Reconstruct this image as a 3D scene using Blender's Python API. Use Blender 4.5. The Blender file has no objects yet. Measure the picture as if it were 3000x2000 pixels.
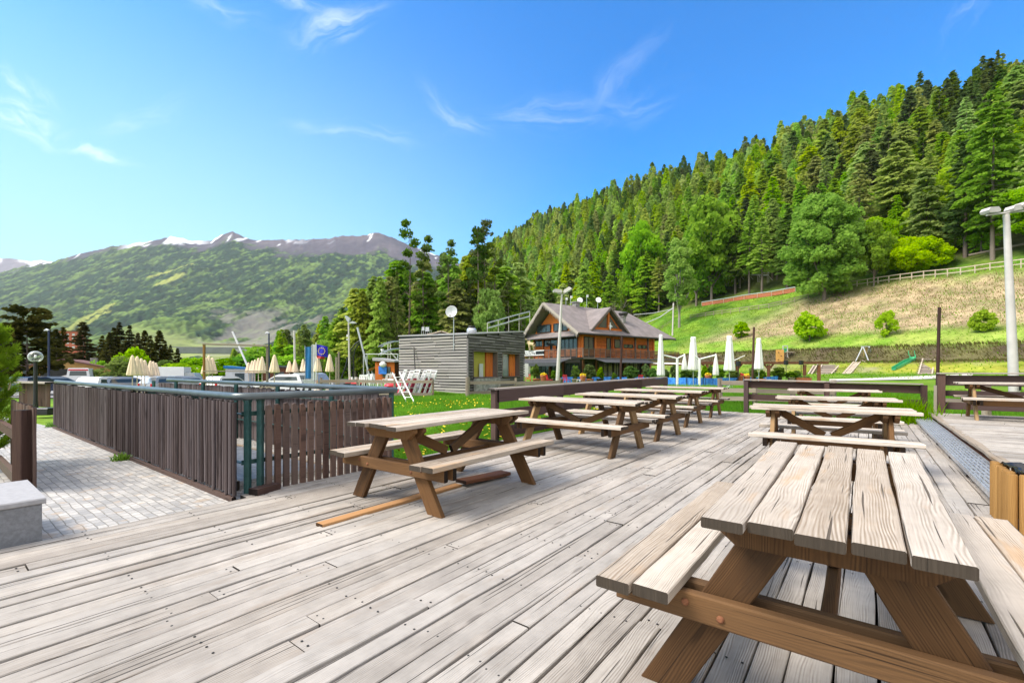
import bpy, math, random
import numpy as np
from mathutils import Vector, Matrix
from math import sin, cos, pi, radians

random.seed(7)
rng = np.random.default_rng(7)
C = bpy.context.scene.collection
sc = bpy.context.scene

# ------------------------------------------------------------------ camera
F, HOR, EYE = 1350.0, 1082.0, 1.22          # focal length and horizon in photo pixels, eye height in metres
cd = bpy.data.cameras.new('camera'); cam = bpy.data.objects.new('camera', cd); C.objects.link(cam)
cam.location = (0, 0, EYE); cam.rotation_euler = (radians(90), 0, 0)
cd.sensor_width = 36.0; cd.lens = F / 3000 * 36; cd.shift_y = (HOR - 1000) / 3000
cd.clip_start = 0.05; cd.clip_end = 60000
sc.camera = cam

# ------------------------------------------------------------------ sky, sun, exposure
SUN_AZ, SUN_EL = radians(-104), radians(50)     # azimuth from +Y towards +X
sd = bpy.data.lights.new('sun', 'SUN'); sun = bpy.data.objects.new('sun', sd); C.objects.link(sun)
sd.energy = 1.85; sd.angle = radians(28); sd.color = (1.0, 0.90, 0.78)
sv = Vector((sin(SUN_AZ) * cos(SUN_EL), cos(SUN_AZ) * cos(SUN_EL), sin(SUN_EL)))
sun.rotation_euler = sv.to_track_quat('Z', 'Y').to_euler()
sc.view_settings.view_transform = 'Standard'; sc.view_settings.look = 'None'
sc.view_settings.exposure = 1.58; sc.view_settings.gamma = 1.0
try: sc.view_settings.use_curve_mapping = False
except Exception: pass

def setin(node, name, val):
    node.inputs[name].default_value = val
class NT:
    """small node-tree helper"""
    def __init__(s, tree): s.t = tree; s.n = tree.nodes; s.l = tree.links
    def new(s, typ, **kw):
        n = s.n.new(typ)
        for k, v in kw.items(): setattr(n, k, v)
        return n
    def link(s, a, b): s.l.new(a, b)
    def val(s, sock, v):
        if hasattr(v, 'is_linked') or isinstance(v, bpy.types.NodeSocket): s.l.new(v, sock)
        else: sock.default_value = v
    def math(s, op, a, b=None, c=None, clamp=False):
        n = s.new('ShaderNodeMath', operation=op); n.use_clamp = clamp
        s.val(n.inputs[0], a)
        if b is not None: s.val(n.inputs[1], b)
        if c is not None: s.val(n.inputs[2], c)
        return n.outputs[0]
    def vmath(s, op, a, b=None):
        n = s.new('ShaderNodeVectorMath', operation=op); s.val(n.inputs[0], a)
        if b is not None: s.val(n.inputs[1], b)
        return n.outputs['Value'] if op in ('DOT_PRODUCT', 'LENGTH', 'DISTANCE') else n.outputs[0]
    def comb(s, x, y, z):
        n = s.new('ShaderNodeCombineXYZ')
        for i, v in enumerate((x, y, z)): s.val(n.inputs[i], v)
        return n.outputs[0]
    def sep(s, v):
        n = s.new('ShaderNodeSeparateXYZ'); s.l.new(v, n.inputs[0]); return n.outputs
    def noise(s, vec, scale, detail=3, rough=0.55, dist=0.0):
        n = s.new('ShaderNodeTexNoise'); s.l.new(vec, n.inputs['Vector'])
        n.inputs['Scale'].default_value = scale; n.inputs['Detail'].default_value = detail
        n.inputs['Roughness'].default_value = rough; n.inputs['Distortion'].default_value = dist
        return n.outputs[0]
    def ramp(s, fac, stops, interp='LINEAR'):
        n = s.new('ShaderNodeValToRGB'); s.val(n.inputs[0], fac)
        cr = n.color_ramp; cr.interpolation = interp
        while len(cr.elements) < len(stops): cr.elements.new(0.5)
        for e, (p, c) in zip(cr.elements, stops):
            e.position = p; e.color = (c, c, c, 1) if isinstance(c, (int, float)) else (*c[:3], 1)
        return n.outputs[0]
    def mix(s, fac, a, b, mode='MIX'):
        n = s.new('ShaderNodeMix', data_type='RGBA', blend_type=mode)
        s.val(n.inputs[0], fac)
        for i, v in ((6, a), (7, b)):
            if isinstance(v, (tuple, list)): n.inputs[i].default_value = (*v[:3], 1)
            elif isinstance(v, (int, float)): n.inputs[i].default_value = (v, v, v, 1)
            else: s.l.new(v, n.inputs[i])
        return n.outputs[2]
    def smooth(s, v, lo, hi):
        n = s.new('ShaderNodeMapRange', interpolation_type='SMOOTHSTEP'); s.val(n.inputs[0], v)
        n.inputs[1].default_value = lo; n.inputs[2].default_value = hi
        return n.outputs[0]

F_ = 1350.0
W = bpy.data.worlds.new('World'); sc.world = W; W.use_nodes = True
w = NT(W.node_tree); w.n.clear()
sky = w.new('ShaderNodeTexSky', sky_type='NISHITA'); sky.sun_disc = False
sky.sun_elevation = SUN_EL; sky.sun_rotation = SUN_AZ; sky.altitude = 1300; sky.air_density = 1.0; sky.dust_density = 1.2; sky.ozone_density = 1.0
tc = w.new('ShaderNodeTexCoord'); d = tc.outputs['Generated']
hs = w.new('ShaderNodeHueSaturation'); hs.inputs['Saturation'].default_value = 1.45; hs.inputs['Value'].default_value = 1.0
w.link(sky.outputs[0], hs.inputs['Color'])
xyz = w.sep(d)
# thin cirrus streaks: (bearing, height) of each on the sky, half length, half width, slope, strength
yc = w.math('MAXIMUM', xyz[1], 0.05); su = w.math('DIVIDE', xyz[0], yc); sw = w.math('DIVIDE', xyz[2], yc)
cl = None
wob = w.new('ShaderNodeTexNoise'); w.link(w.comb(su, sw, 0.0), wob.inputs['Vector']); wob.inputs['Scale'].default_value = 5.0; wob.inputs['Detail'].default_value = 4
wx = w.math('MULTIPLY', w.math('SUBTRACT', w.sep(wob.outputs['Color'])[0], .5), .16); wy = w.math('MULTIPLY', w.math('SUBTRACT', w.sep(wob.outputs['Color'])[1], .5), .16)
su2, sw2 = w.math('ADD', su, wx), w.math('ADD', sw, wy)
for i, (px, py, hl, hw, an, st) in enumerate(((50, 318, 170, 60, -20, 1.0), (250, 425, 190, 20, -20, .85), (70, 238, 130, 36, -32, .8), (985, 62, 180, 60, 22, .6), (880, 12, 160, 28, -22, .6), (1330, 322, 150, 36, -46, .55), (1040, 372, 220, 34, -8, .5), (1640, 320, 380, 70, 8, .26), (1820, 205, 220, 46, 40, .20), (2830, 60, 150, 40, 62, .25), (650, 30, 160, 40, -25, .35), (420, 330, 160, 60, 15, .25))):
    cu, cw = (px - 1500) / F_ , (1082 - py) / F_; ca, sa = math.cos(math.radians(an)), math.sin(math.radians(an))
    du = w.math('SUBTRACT', su2, cu); dw = w.math('SUBTRACT', sw2, cw)
    p_ = w.math('ADD', w.math('MULTIPLY', du, ca), w.math('MULTIPLY', dw, sa)); q_ = w.math('SUBTRACT', w.math('MULTIPLY', dw, ca), w.math('MULTIPLY', du, sa))
    e_ = w.math('SQRT', w.math('ADD', w.math('POWER', w.math('MULTIPLY', p_, F_ / hl), 2.0), w.math('POWER', w.math('MULTIPLY', q_, F_ / hw), 2.0)))
    fib = w.noise(w.comb(w.math('MULTIPLY', p_, 5.0), w.math('MULTIPLY', q_, 22.0), i * 3.7), 1.0, 7, .62, 1.2)
    m_ = w.math('MULTIPLY', w.math('MULTIPLY', w.smooth(e_, 1.25, .1), w.smooth(fib, .36, .80)), st * .72)
    cl = m_ if cl is None else w.math('MAXIMUM', cl, m_)
cl = w.math('MULTIPLY', cl, w.math('GREATER_THAN', xyz[1], .06))
tint = w.mix(1.0, hs.outputs[0], (.05, .84, .98), 'MULTIPLY')
gl = w.smooth(w.vmath('DOT_PRODUCT', d, (-.85, .50, .10)), .25, 1.0)           # milky glow on the sun's side
gl = w.math('MULTIPLY', gl, w.smooth(xyz[2], .75, .05))
tint = w.mix(w.math('MULTIPLY', gl, .85), tint, (2.2, 3.25, 3.4))
SKYMIX = w.mix(cl, tint, (4.6, 4.8, 4.9))
# unseen white overcast added overhead and behind the viewer as soft fill light
sky_fill = w.math('MAXIMUM', w.smooth(xyz[2], .66, .90), w.smooth(xyz[1], .05, -.35)); sky_fill = w.math('MULTIPLY', sky_fill, w.math('ADD', .62, w.math('MULTIPLY', w.noise(d, 3.0, 5, .6), .5)))
SKYMIX = w.mix(sky_fill, SKYMIX, (4.9, 4.75, 4.55))
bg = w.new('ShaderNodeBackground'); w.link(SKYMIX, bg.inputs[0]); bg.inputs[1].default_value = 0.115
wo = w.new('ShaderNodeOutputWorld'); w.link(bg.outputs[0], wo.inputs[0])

# ------------------------------------------------------------------ pixel -> place
TH = radians(37.5)
DA = Vector((sin(TH), cos(TH), 0)); DB = Vector((cos(TH), -sin(TH), 0))   # along / across the deck boards
def at(px, py, z=0.0):
    dd = F * (EYE - z) / (py - HOR); return Vector(((px - 1500) / F * dd, dd, z))
def atd(px, py, dd):
    return Vector(((px - 1500) / F * dd, dd, EYE - (py - HOR) / F * dd))
def ab(a, b, z=0.0):
    p = DA * a + DB * b; return Vector((p.x, p.y, z))

def sst(e0, e1, x):
    t = np.clip((x - e0) / (e1 - e0), 0, 1); return t * t * (3 - 2 * t)
HS = [-9999, 40, 62, 80, 88, 92, 95, 100, 150, 365, 380, 99999]
HZ = [-.14, -.14, .1, .6, 2.4, 2.6, 5.0, 5.9, 26, 176, 178, 180]
def gz(x, y):
    x = np.asarray(x, float); y = np.asarray(y, float)
    s = .9 * x + .44 * y
    z = np.interp(s, HS, HZ)
    T = -.44 * x + .9 * y
    z = z + (np.interp(T, [60, 104, 154, 208, 281, 388, 630, 900], [.56, .58, .623, .665, .71, .80, .93, .93]) - .70) * (np.clip(s, 150, 365) - 150)
    b = .793 * x - .609 * y
    z = z - .7 * sst(20.5, 30, -b) * sst(60, 35, s) * sst(-3, -10, x)
    z = z + .5 * np.exp(-((x + 9.5) ** 2 + (y - 32) ** 2) / 34) + .55 * np.exp(-((x + 9) ** 2 / 60 + (y - 36) ** 2 / 40))
    amp = sst(90, 130, s)
    z = z + amp * (1.4 * np.sin(x * .031 + 1) * np.sin(y * .027) + .5 * np.sin(x * .11 + y * .07))
    return z
def gzf(x, y): return float(gz(x, y))

# ------------------------------------------------------------------ mesh building
class MB:
    def __init__(s): s.v = []; s.f = []; s.uv = []; s.m = []; s.sm = []
    def add(s, vs, fs, uvs=None, mi=0, smooth=False):
        o = len(s.v); s.v.extend([tuple(p) for p in vs])
        for i, f in enumerate(fs):
            s.f.append([o + k for k in f])
            s.uv.extend(uvs[i] if uvs else [(0, 0)] * len(f))
            s.m.append(mi); s.sm.append(smooth)
    def bar(s, p0, p1, wd, th, up=(0, 0, 1), ch=0.0, nseg=1, jit=0.0, mi=0, uoff=None, cut0=0.0, cut1=0.0):
        """board from p0 to p1 (centre line), wd across, th along up; chamfer ch; wavy edges jit; cut* skew ends"""
        p0 = Vector(p0); p1 = Vector(p1); ax = (p1 - p0); L = ax.length; ax /= L
        up = Vector(up); sd_ = up.cross(ax)
        if sd_.length < 1e-6: sd_ = Vector((0, 1, 0)).cross(ax)
        sd_.normalize(); up = ax.cross(sd_).normalized()
        a, b, c = wd / 2, th / 2, min(ch, wd * .4, th * .4)
        if c > 0: prof = [(-a + c, -b), (a - c, -b), (a, -b + c), (a, b - c), (a - c, b), (-a + c, b), (-a, b - c), (-a, -b + c)]
        else: prof = [(-a, -b), (a, -b), (a, b), (-a, b)]
        k = len(prof)
        if uoff is None: uoff = random.randrange(400) * 50 + 5
        per = [0.0]
        for i in range(k):
            q0, q1 = prof[i], prof[(i + 1) % k]; per.append(per[-1] + math.hypot(q1[0] - q0[0], q1[1] - q0[1]))
        vs, fs, uvs = [], [], []
        jl = jr = jz = 0.0
        for j in range(nseg + 1):
            t = j / nseg; cpt = p0 + ax * (L * t)
            if jit:
                jl = jl * .6 + random.gauss(0, jit); jr = jr * .6 + random.gauss(0, jit); jz = jz * .7 + random.gauss(0, jit * .5)
            for (qx, qy) in prof:
                x = qx + (jl if qx < 0 else jr); y = qy + jz
                sk = 0.0
                if j == 0 and cut0: sk = cut0 * qy
                if j == nseg and cut1: sk = cut1 * qy
                vs.append(cpt + sd_ * x + up * y + ax * sk)
        for j in range(nseg):
            u0, u1 = uoff + L * j / nseg, uoff + L * (j + 1) / nseg
            for i in range(k):
                i2 = (i + 1) % k
                fs.append([j * k + i, j * k + i2, (j + 1) * k + i2, (j + 1) * k + i])
                v0, v1 = per[i], per[i + 1]
                uvs.append([(u0, v0), (u0, v1), (u1, v1), (u1, v0)])
        fs.append(list(range(k))[::-1]); uvs.append([(uoff + prof[i][1] * 1.0, prof[i][0] + 60) for i in range(k)][::-1])
        fs.append([nseg * k + i for i in range(k)]); uvs.append([(uoff + L + prof[i][1] * 1.0, prof[i][0] + 60) for i in range(k)])
        s.add(vs, fs, uvs, mi)
    def box(s, c, sz, yaw=0.0, mi=0, ch=0.0):
        c = Vector(c); ex = Vector((cos(yaw), sin(yaw), 0)); hx = ex * (sz[0] / 2)
        s.bar(c - hx, c + hx, sz[1], sz[2], ch=ch, mi=mi)
    def tube(s, pts, r, n=8, mi=0, cap=True, smooth=True):
        pts = [Vector(p) for p in pts]
        rs = r if isinstance(r, (list, tuple)) else [r] * len(pts)
        vs, fs, uvs = [], [], []; uo = random.randrange(400) * 50 + 5; Lc = 0
        ref = None
        for j, p in enumerate(pts):
            if j == 0: tg = pts[1] - p
            elif j == len(pts) - 1: tg = p - pts[j - 1]
            else: tg = pts[j + 1] - pts[j - 1]
            tg.normalize()
            if ref is None: ref = Vector((1, 0, 0)) if abs(tg.x) < .8 else Vector((0, 1, 0))
            e1 = (ref - tg * ref.dot(tg)).normalized(); e2 = tg.cross(e1); ref = e1
            for i in range(n):
                an = 2 * pi * i / n; vs.append(p + (e1 * cos(an) + e2 * sin(an)) * rs[j])
        for j in range(len(pts) - 1):
            L = (pts[j + 1] - pts[j]).length
            for i in range(n):
                i2 = (i + 1) % n
                fs.append([j * n + i, j * n + i2, (j + 1) * n + i2, (j + 1) * n + i])
                cv0, cv1 = 2 * pi * rs[j] * i / n, 2 * pi * rs[j] * (i + 1) / n
                uvs.append([(uo + Lc, cv0), (uo + Lc, cv1), (uo + Lc + L, cv1), (uo + Lc + L, cv0)])
            Lc += L
        s.add(vs, fs, uvs, mi, smooth)
        if cap:
            m = (len(pts) - 1) * n
            s.add(vs[:n], [list(range(n))[::-1]], [[(uo, 0)] * n], mi); s.add(vs[m:], [list(range(n))], [[(uo, 0)] * n], mi)
    def lathe(s, prof, c=(0, 0, 0), n=16, mi=0, smooth=True, star=0.0, lobes=8):
        c = Vector(c); vs, fs = [], []
        for (r, z) in prof:
            for i in range(n):
                an = 2 * pi * i / n; rr = r * (1 + star * cos(lobes * an)); vs.append(c + Vector((rr * cos(an), rr * sin(an), z)))
        for j in range(len(prof) - 1):
            for i in range(n):
                i2 = (i + 1) % n; fs.append([j * n + i, j * n + i2, (j + 1) * n + i2, (j + 1) * n + i])
        s.add(vs, fs, None, mi, smooth)
    def prism(s, poly, off, mi=0, uvscale=1.0):
        """closed polygon (3d points) extruded by the vector off"""
        poly = [Vector(p) for p in poly]; off = Vector(off); n = len(poly); o = random.randrange(400) * 50 + 5
        vs = poly + [p + off for p in poly]
        fs = [list(range(n))[::-1], [n + i for i in range(n)]] + [[i, (i + 1) % n, n + (i + 1) % n, n + i] for i in range(n)]
        nrm = off.normalized(); e1 = (poly[1] - poly[0]).normalized(); e2 = nrm.cross(e1)
        uvp = [((p - poly[0]).dot(e1) * uvscale + o, (p - poly[0]).dot(e2) * uvscale) for p in poly]
        uvs = [uvp[::-1], uvp]
        for i in range(n):
            L = (poly[(i + 1) % n] - poly[i]).length; T = off.length; uvs.append([(o, 0), (o + L, 0), (o + L, T), (o, T)])
        s.add(vs, fs, uvs, mi)
    def quad(s, a, b, c, d_, mi=0, uvs=None):
        s.add([a, b, c, d_], [[0, 1, 2, 3]], [uvs] if uvs else [[(0, 0), (1, 0), (1, 1), (0, 1)]], mi)
    def build(s, name, mats, parent=None, loc=None):
        me = bpy.data.meshes.new(name); me.from_pydata(s.v, [], s.f)
        ul = me.uv_layers.new(name='UVMap'); ul.data.foreach_set('uv', np.array(s.uv, dtype=np.float32).ravel())
        if not isinstance(mats, (list, tuple)): mats = [mats]
        for m in mats: me.materials.append(m)
        me.polygons.foreach_set('material_index', s.m); me.polygons.foreach_set('use_smooth', s.sm)
        me.update()
        o = bpy.data.objects.new(name, me); C.objects.link(o)
        if parent: o.parent = parent
        if loc: o.location = loc
        return o

def np_mesh(name, V, Fq, mats, uv=None, smooth=False, mi=None):
    """mesh from numpy arrays; Fq (m,k)"""
    me = bpy.data.meshes.new(name); V = np.asarray(V, np.float32); Fq = np.asarray(Fq, np.int32)
    m, k = Fq.shape
    me.vertices.add(len(V)); me.vertices.foreach_set('co', V.ravel())
    me.loops.add(m * k); me.loops.foreach_set('vertex_index', Fq.ravel())
    me.polygons.add(m); me.polygons.foreach_set('loop_start', np.arange(0, m * k, k, dtype=np.int32))
    try: me.polygons.foreach_set('loop_total', np.full(m, k, np.int32))
    except Exception: pass
    if uv is not None:
        ul = me.uv_layers.new(name='UVMap'); ul.data.foreach_set('uv', np.asarray(uv, np.float32).ravel())
    for x in (mats if isinstance(mats, (list, tuple)) else [mats]): me.materials.append(x)
    if mi is not None: me.polygons.foreach_set('material_index', np.asarray(mi, np.int32))
    if smooth: me.polygons.foreach_set('use_smooth', np.ones(m, bool))
    me.update(calc_edges=True); me.validate()
    return me
def link(name, me, parent=None):
    o = bpy.data.objects.new(name, me); C.objects.link(o)
    if parent: o.parent = parent
    return o
def tag(o, label=None, cat=None, group=None, kind=None):
    if label: o['label'] = label
    if cat: o['category'] = cat
    if group: o['group'] = group
    if kind: o['kind'] = kind
    return o
def thing(name, label, cat, loc=(0, 0, 0), rz=0.0, group=None):
    o = bpy.data.objects.new(name, None); C.objects.link(o); o.empty_display_size = .2
    o.location = loc; o.rotation_euler = (0, 0, rz)
    return tag(o, label, cat, group)
def copy_tree(o, parent=None):
    c = o.copy(); C.objects.link(c)
    if parent: c.parent = parent
    for ch in o.children: copy_tree(ch, c)
    return c
def dup(root, loc, rz=0.0, label=None, scale=None, group=None):
    r = copy_tree(root); r.location = loc; r.rotation_euler = (0, 0, rz)
    if scale: r.scale = scale if isinstance(scale, (tuple, list)) else (scale,) * 3
    if label: r['label'] = label
    if group: r['group'] = group
    return r

# ------------------------------------------------------------------ materials
def newmat(name):
    m = bpy.data.materials.new(name); m.use_nodes = True; t = NT(m.node_tree); t.n.clear()
    out = t.new('ShaderNodeOutputMaterial'); p = t.new('ShaderNodeBsdfPrincipled'); t.link(p.outputs[0], out.inputs[0])
    return m, t, p, out
def bump(t, p, h, strength=.3, dist=.01):
    b = t.new('ShaderNodeBump'); b.inputs['Strength'].default_value = strength; b.inputs['Distance'].default_value = dist
    t.link(h, b.inputs['Height']); t.link(b.outputs[0], p.inputs['Normal'])
def plain(name, col, rough=.6, metal=0.0, var=.12, scale=6.0, spec=None):
    m, t, p, o = newmat(name)
    tc = t.new('ShaderNodeTexCoord'); n = t.noise(tc.outputs['Object'], scale, 4, .6)
    c = t.mix(t.smooth(n, .3, .7), tuple(x * (1 - var) for x in col), tuple(min(1, x * (1 + var)) for x in col))
    t.link(c, p.inputs['Base Color']); p.inputs['Roughness'].default_value = rough; p.inputs['Metallic'].default_value = metal
    return m
def wood(name, light, dark, tint=None, rough=.8, board=.16, grain=1.0, knots=True, bstr=.35, stain=None, lines=1.0, dirt=0.0, spread=.34):
    """weathered board: UV runs in metres along the board, its 50 m block tells the boards apart"""
    m, t, p, o = newmat(name)
    uvn = t.new('ShaderNodeUVMap'); u, v, _ = t.sep(uvn.outputs[0])
    idn = t.math('FLOOR', t.math('DIVIDE', u, 50.0))
    wn = t.new('ShaderNodeTexWhiteNoise', noise_dimensions='1D'); t.link(idn, wn.inputs['W'])
    rnd = wn.outputs[0]; rc = t.sep(wn.outputs[1])
    uu = t.math('SUBTRACT', u, t.math('MULTIPLY', idn, 50.0)); zz = t.math('MULTIPLY', rnd, 97.0)
    vec = lambda a, b: t.comb(t.math('MULTIPLY', uu, a), t.math('MULTIPLY', v, b), zz)
    fine = t.noise(vec(5.0, 180.0), 1.0, 3, .6)
    mid = t.noise(vec(1.6, 30.0), 1.0, 4, .6, .4)
    big = t.noise(vec(.9, 6.0), 1.0, 3, .55)
    warp = t.noise(vec(1.1, 5.0), 1.0, 2, .5)
    ph = t.math('ADD', t.math('MULTIPLY', v, 330.0 * grain), t.math('MULTIPLY', warp, 42.0))
    ring = t.math('POWER', t.math('ABSOLUTE', t.math('SINE', ph)), 3.0)
    ring = t.math('MULTIPLY', ring, t.smooth(mid, .38, .62))
    crack = t.math('MULTIPLY', t.smooth(t.noise(vec(.8, 60.0), 1.0, 2, .5), .655, .70), lines)
    f = t.math('ADD', t.math('MULTIPLY', fine, .35), t.math('ADD', t.math('MULTIPLY', mid, .45), t.math('MULTIPLY', big, .35)))
    f = t.math('SUBTRACT', f, t.math('MULTIPLY', ring, .27 * lines))
    f = t.math('ADD', f, t.math('MULTIPLY', t.math('SUBTRACT', rnd, .5), spread))
    col = t.ramp(f, [(.28, dark), (.52, tuple((a + b) / 2 for a, b in zip(light, dark))), (.72, light)])
    if tint: col = t.mix(t.math('MULTIPLY', t.smooth(rc[1], .35, 1.0), .55), col, tint)
    if stain:
        st = t.math('MULTIPLY', t.smooth(t.noise(vec(1.5, 7.0), 1.0, 3, .6), .56, .72), .7)
        col = t.mix(st, col, stain)
    if knots:
        vo = t.new('ShaderNodeTexVoronoi'); t.link(vec(1.5, 7.5), vo.inputs['Vector']); vo.inputs['Scale'].default_value = 1.0
        gate = t.math('GREATER_THAN', t.sep(vo.outputs['Color'])[0], .55)
        kn = t.math('MULTIPLY', t.math('SUBTRACT', 1.0, t.smooth(vo.outputs['Distance'], .05, .13)), gate)
        col = t.mix(t.math('MULTIPLY', kn, .6), col, tuple(x * .45 for x in dark))
    col = t.mix(t.math('MULTIPLY', crack, .75), col, tuple(x * .3 for x in dark))
    if dirt:
        tcd = t.new('ShaderNodeTexCoord'); dn = t.noise(tcd.outputs['Object'], 1.1, 5, .62); dn2 = t.noise(tcd.outputs['Object'], 9.0, 3, .6)
        col = t.mix(1.0, col, t.ramp(t.math('ADD', t.math('MULTIPLY', dn, .7), t.math('MULTIPLY', dn2, .3)), [(.36, 1 - dirt), (.60, 1.05)]), 'MULTIPLY')
    endg = t.math('GREATER_THAN', v, 50.0)
    col = t.mix(endg, col, t.mix(mid, tuple(x * .08 for x in dark), tuple(x * .27 for x in dark)))
    t.link(col, p.inputs['Base Color']); p.inputs['Roughness'].default_value = rough
    p.inputs['Specular IOR Level'].default_value = .25
    h = t.math('SUBTRACT', t.math('ADD', t.math('MULTIPLY', fine, .4), t.math('MULTIPLY', ring, .3)), t.math('MULTIPLY', crack, 1.5))
    bump(t, p, h, bstr, .004)
    return m
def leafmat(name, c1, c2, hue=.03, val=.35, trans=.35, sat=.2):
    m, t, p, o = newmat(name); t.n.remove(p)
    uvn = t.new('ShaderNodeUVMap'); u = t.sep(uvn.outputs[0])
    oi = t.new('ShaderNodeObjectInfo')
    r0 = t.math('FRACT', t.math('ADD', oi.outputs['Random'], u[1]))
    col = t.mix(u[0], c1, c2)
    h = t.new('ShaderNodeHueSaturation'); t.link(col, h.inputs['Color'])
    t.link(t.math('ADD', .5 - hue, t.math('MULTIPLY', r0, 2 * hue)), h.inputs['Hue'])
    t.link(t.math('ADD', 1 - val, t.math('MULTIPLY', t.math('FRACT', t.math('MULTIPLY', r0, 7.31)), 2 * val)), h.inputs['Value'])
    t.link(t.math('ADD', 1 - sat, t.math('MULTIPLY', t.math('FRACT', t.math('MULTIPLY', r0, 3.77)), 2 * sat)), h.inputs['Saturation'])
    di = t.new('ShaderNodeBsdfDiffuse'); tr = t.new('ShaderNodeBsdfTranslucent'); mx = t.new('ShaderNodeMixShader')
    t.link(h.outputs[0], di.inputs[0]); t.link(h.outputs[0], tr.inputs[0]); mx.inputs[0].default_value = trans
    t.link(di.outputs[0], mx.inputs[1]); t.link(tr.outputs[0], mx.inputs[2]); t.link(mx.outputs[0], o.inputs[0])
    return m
def glass(name, col=(.03, .045, .05), rough=.08):
    m, t, p, o = newmat(name); p.inputs['Base Color'].default_value = (*col, 1); p.inputs['Roughness'].default_value = rough
    p.inputs['Specular IOR Level'].default_value = .8
    return m

M = {}
M['deck'] = wood('deck_wood', (.53, .485, .435), (.25, .218, .188), tint=(.41, .385, .36), stain=(.33, .28, .235), bstr=.8, spread=.22, dirt=.26, lines=1.25)
M['top'] = wood('tabletop_wood', (.63, .555, .475), (.30, .235, .175), tint=(.50, .46, .42), stain=(.47, .31, .18), bstr=.9, lines=1.2, dirt=.17)
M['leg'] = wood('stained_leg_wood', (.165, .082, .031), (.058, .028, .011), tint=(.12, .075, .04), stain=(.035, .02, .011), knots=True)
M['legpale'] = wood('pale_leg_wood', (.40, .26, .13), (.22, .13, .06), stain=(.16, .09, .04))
M['brown'] = wood('dark_brown_rail_wood', (.115, .066, .052), (.045, .026, .022), tint=(.10, .07, .07), knots=False)
M['cap'] = wood('grey_cap_wood', (.42, .37, .33), (.24, .20, .18), knots=False)
M['picket'] = wood('weathered_picket_wood', (.135, .105, .102), (.050, .036, .035), tint=(.17, .145, .15), stain=(.026, .018, .018))
M['picketred'] = wood('reddish_picket_wood', (.15, .088, .066), (.055, .03, .025), tint=(.15, .115, .10), stain=(.032, .02, .017))
M['greyfence'] = wood('grey_fence_wood', (.36, .30, .235), (.19, .155, .125), stain=(.27, .18, .1))
M['log'] = wood('yellow_log_wood', (.36, .195, .06), (.20, .10, .026), stain=(.13, .065, .018), knots=False)
M['orange'] = wood('orange_plank_wood', (.46, .25, .11), (.30, .15, .06))
M['fascia'] = wood('rust_brown_fascia_wood', (.24, .10, .05), (.11, .045, .025), knots=False)
M['larchwall'] = wood('orange_larch_cladding', (.66, .185, .036), (.34, .078, .016), knots=False, stain=(.20, .05, .015))
M['cabin'] = wood('silver_grey_cladding', (.44, .405, .40), (.25, .23, .23), knots=False, tint=(.40, .37, .33))
M['cabinshade'] = wood('shaded_grey_cladding', (.22, .20, .205), (.085, .078, .08), knots=False, stain=(.05, .045, .045))  # darker copy of the cabin boards, with the window wall's shade in its colour
M['trim'] = wood('grey_brown_trim', (.19, .155, .135), (.10, .08, .07), knots=False)
M['green_metal'] = plain('green_painted_steel', (.028, .085, .082), .4, .3, .25, 8)
M['rail'] = plain('grey_green_handrail', (.10, .122, .13), .32, .35, .2, 3)
M['galv'] = plain('galvanised_steel', (.56, .58, .61), .42, .7, .15, 12)
M['white'] = plain('white_paint', (.78, .78, .77), .5, 0, .05, 3)
M['whitefab'] = plain('white_canvas', (.74, .73, .71), .85, 0, .06, 2)
M['cream'] = plain('cream_canvas', (.80, .63, .45), .85, 0, .07, 2)
M['black'] = plain('black_paint', (.012, .012, .013), .45, 0, .3, 5)
M['blackpl'] = plain('black_plastic_sheet', (.02, .02, .022), .25, 0, .3, 9)
M['navy'] = plain('navy_painted_pole', (.02, .03, .075), .45, .2, .2, 4)
M['polegrey'] = plain('pale_grey_pole', (.55, .52, .49), .6, 0, .1, 2)
M['polebrown'] = wood('brown_pole_wood', (.09, .045, .035), (.04, .02, .017), knots=False)
M['red'] = plain('red_plastic', (.55, .02, .03), .4, 0, .15, 4)
M['blue'] = plain('blue_sheet', (.02, .17, .62), .5, 0, .2, 5)
M['eublue'] = plain('flag_blue_cloth', (.015, .012, .42), .8, 0, .1, 3)
M['bannerblue'] = plain('banner_blue_cloth', (.01, .13, .34), .8, 0, .1, 3)
M['yellow'] = plain('yellow_paint', (.75, .55, .03), .5)
M['concrete'] = plain('grey_concrete', (.20, .205, .22), .85, 0, .14, 40)
M['slabtop'] = plain('grey_stone_slab', (.34, .335, .345), .8, 0, .08, 30)
M['greenpl'] = plain('green_plastic', (.05, .40, .17), .35, 0, .12, 2)
M['wallorange'] = plain('orange_climbing_panel', (.75, .40, .10), .6, 0, .1, 3)
M['rope'] = plain('pale_timber', (.52, .43, .33), .8, 0, .2, 5)
M['terracotta'] = plain('terracotta', (.42, .13, .055), .8, 0, .15, 5)
M['roofgrey'] = plain('purple_grey_roofing', (.215, .185, .18), .85, 0, .16, 1.2)
M['rooftile'] = plain('brown_roof_tiles', (.16, .075, .065), .85, 0, .2, 3)
M['awning'] = plain('charcoal_awning_cloth', (.055, .058, .068), .8, 0, .12, 2)
M['glass'] = glass('dark_window_glass')
M['glass2'] = glass('clear_window_glass', (.12, .16, .15), .05)
M['frame'] = plain('dark_window_frame', (.03, .028, .028), .5)
M['plaster'] = plain('ochre_plaster', (.55, .33, .12), .9, 0, .12, 2)
M['stone'] = plain('rough_stone', (.26, .25, .24), .9, 0, .35, 5)
M['bark'] = wood('bark', (.25, .20, .17), (.09, .07, .06), knots=False, bstr=.8)
M['birchbark'] = wood('pale_bark', (.42, .39, .35), (.15, .13, .12), knots=False)
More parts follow.
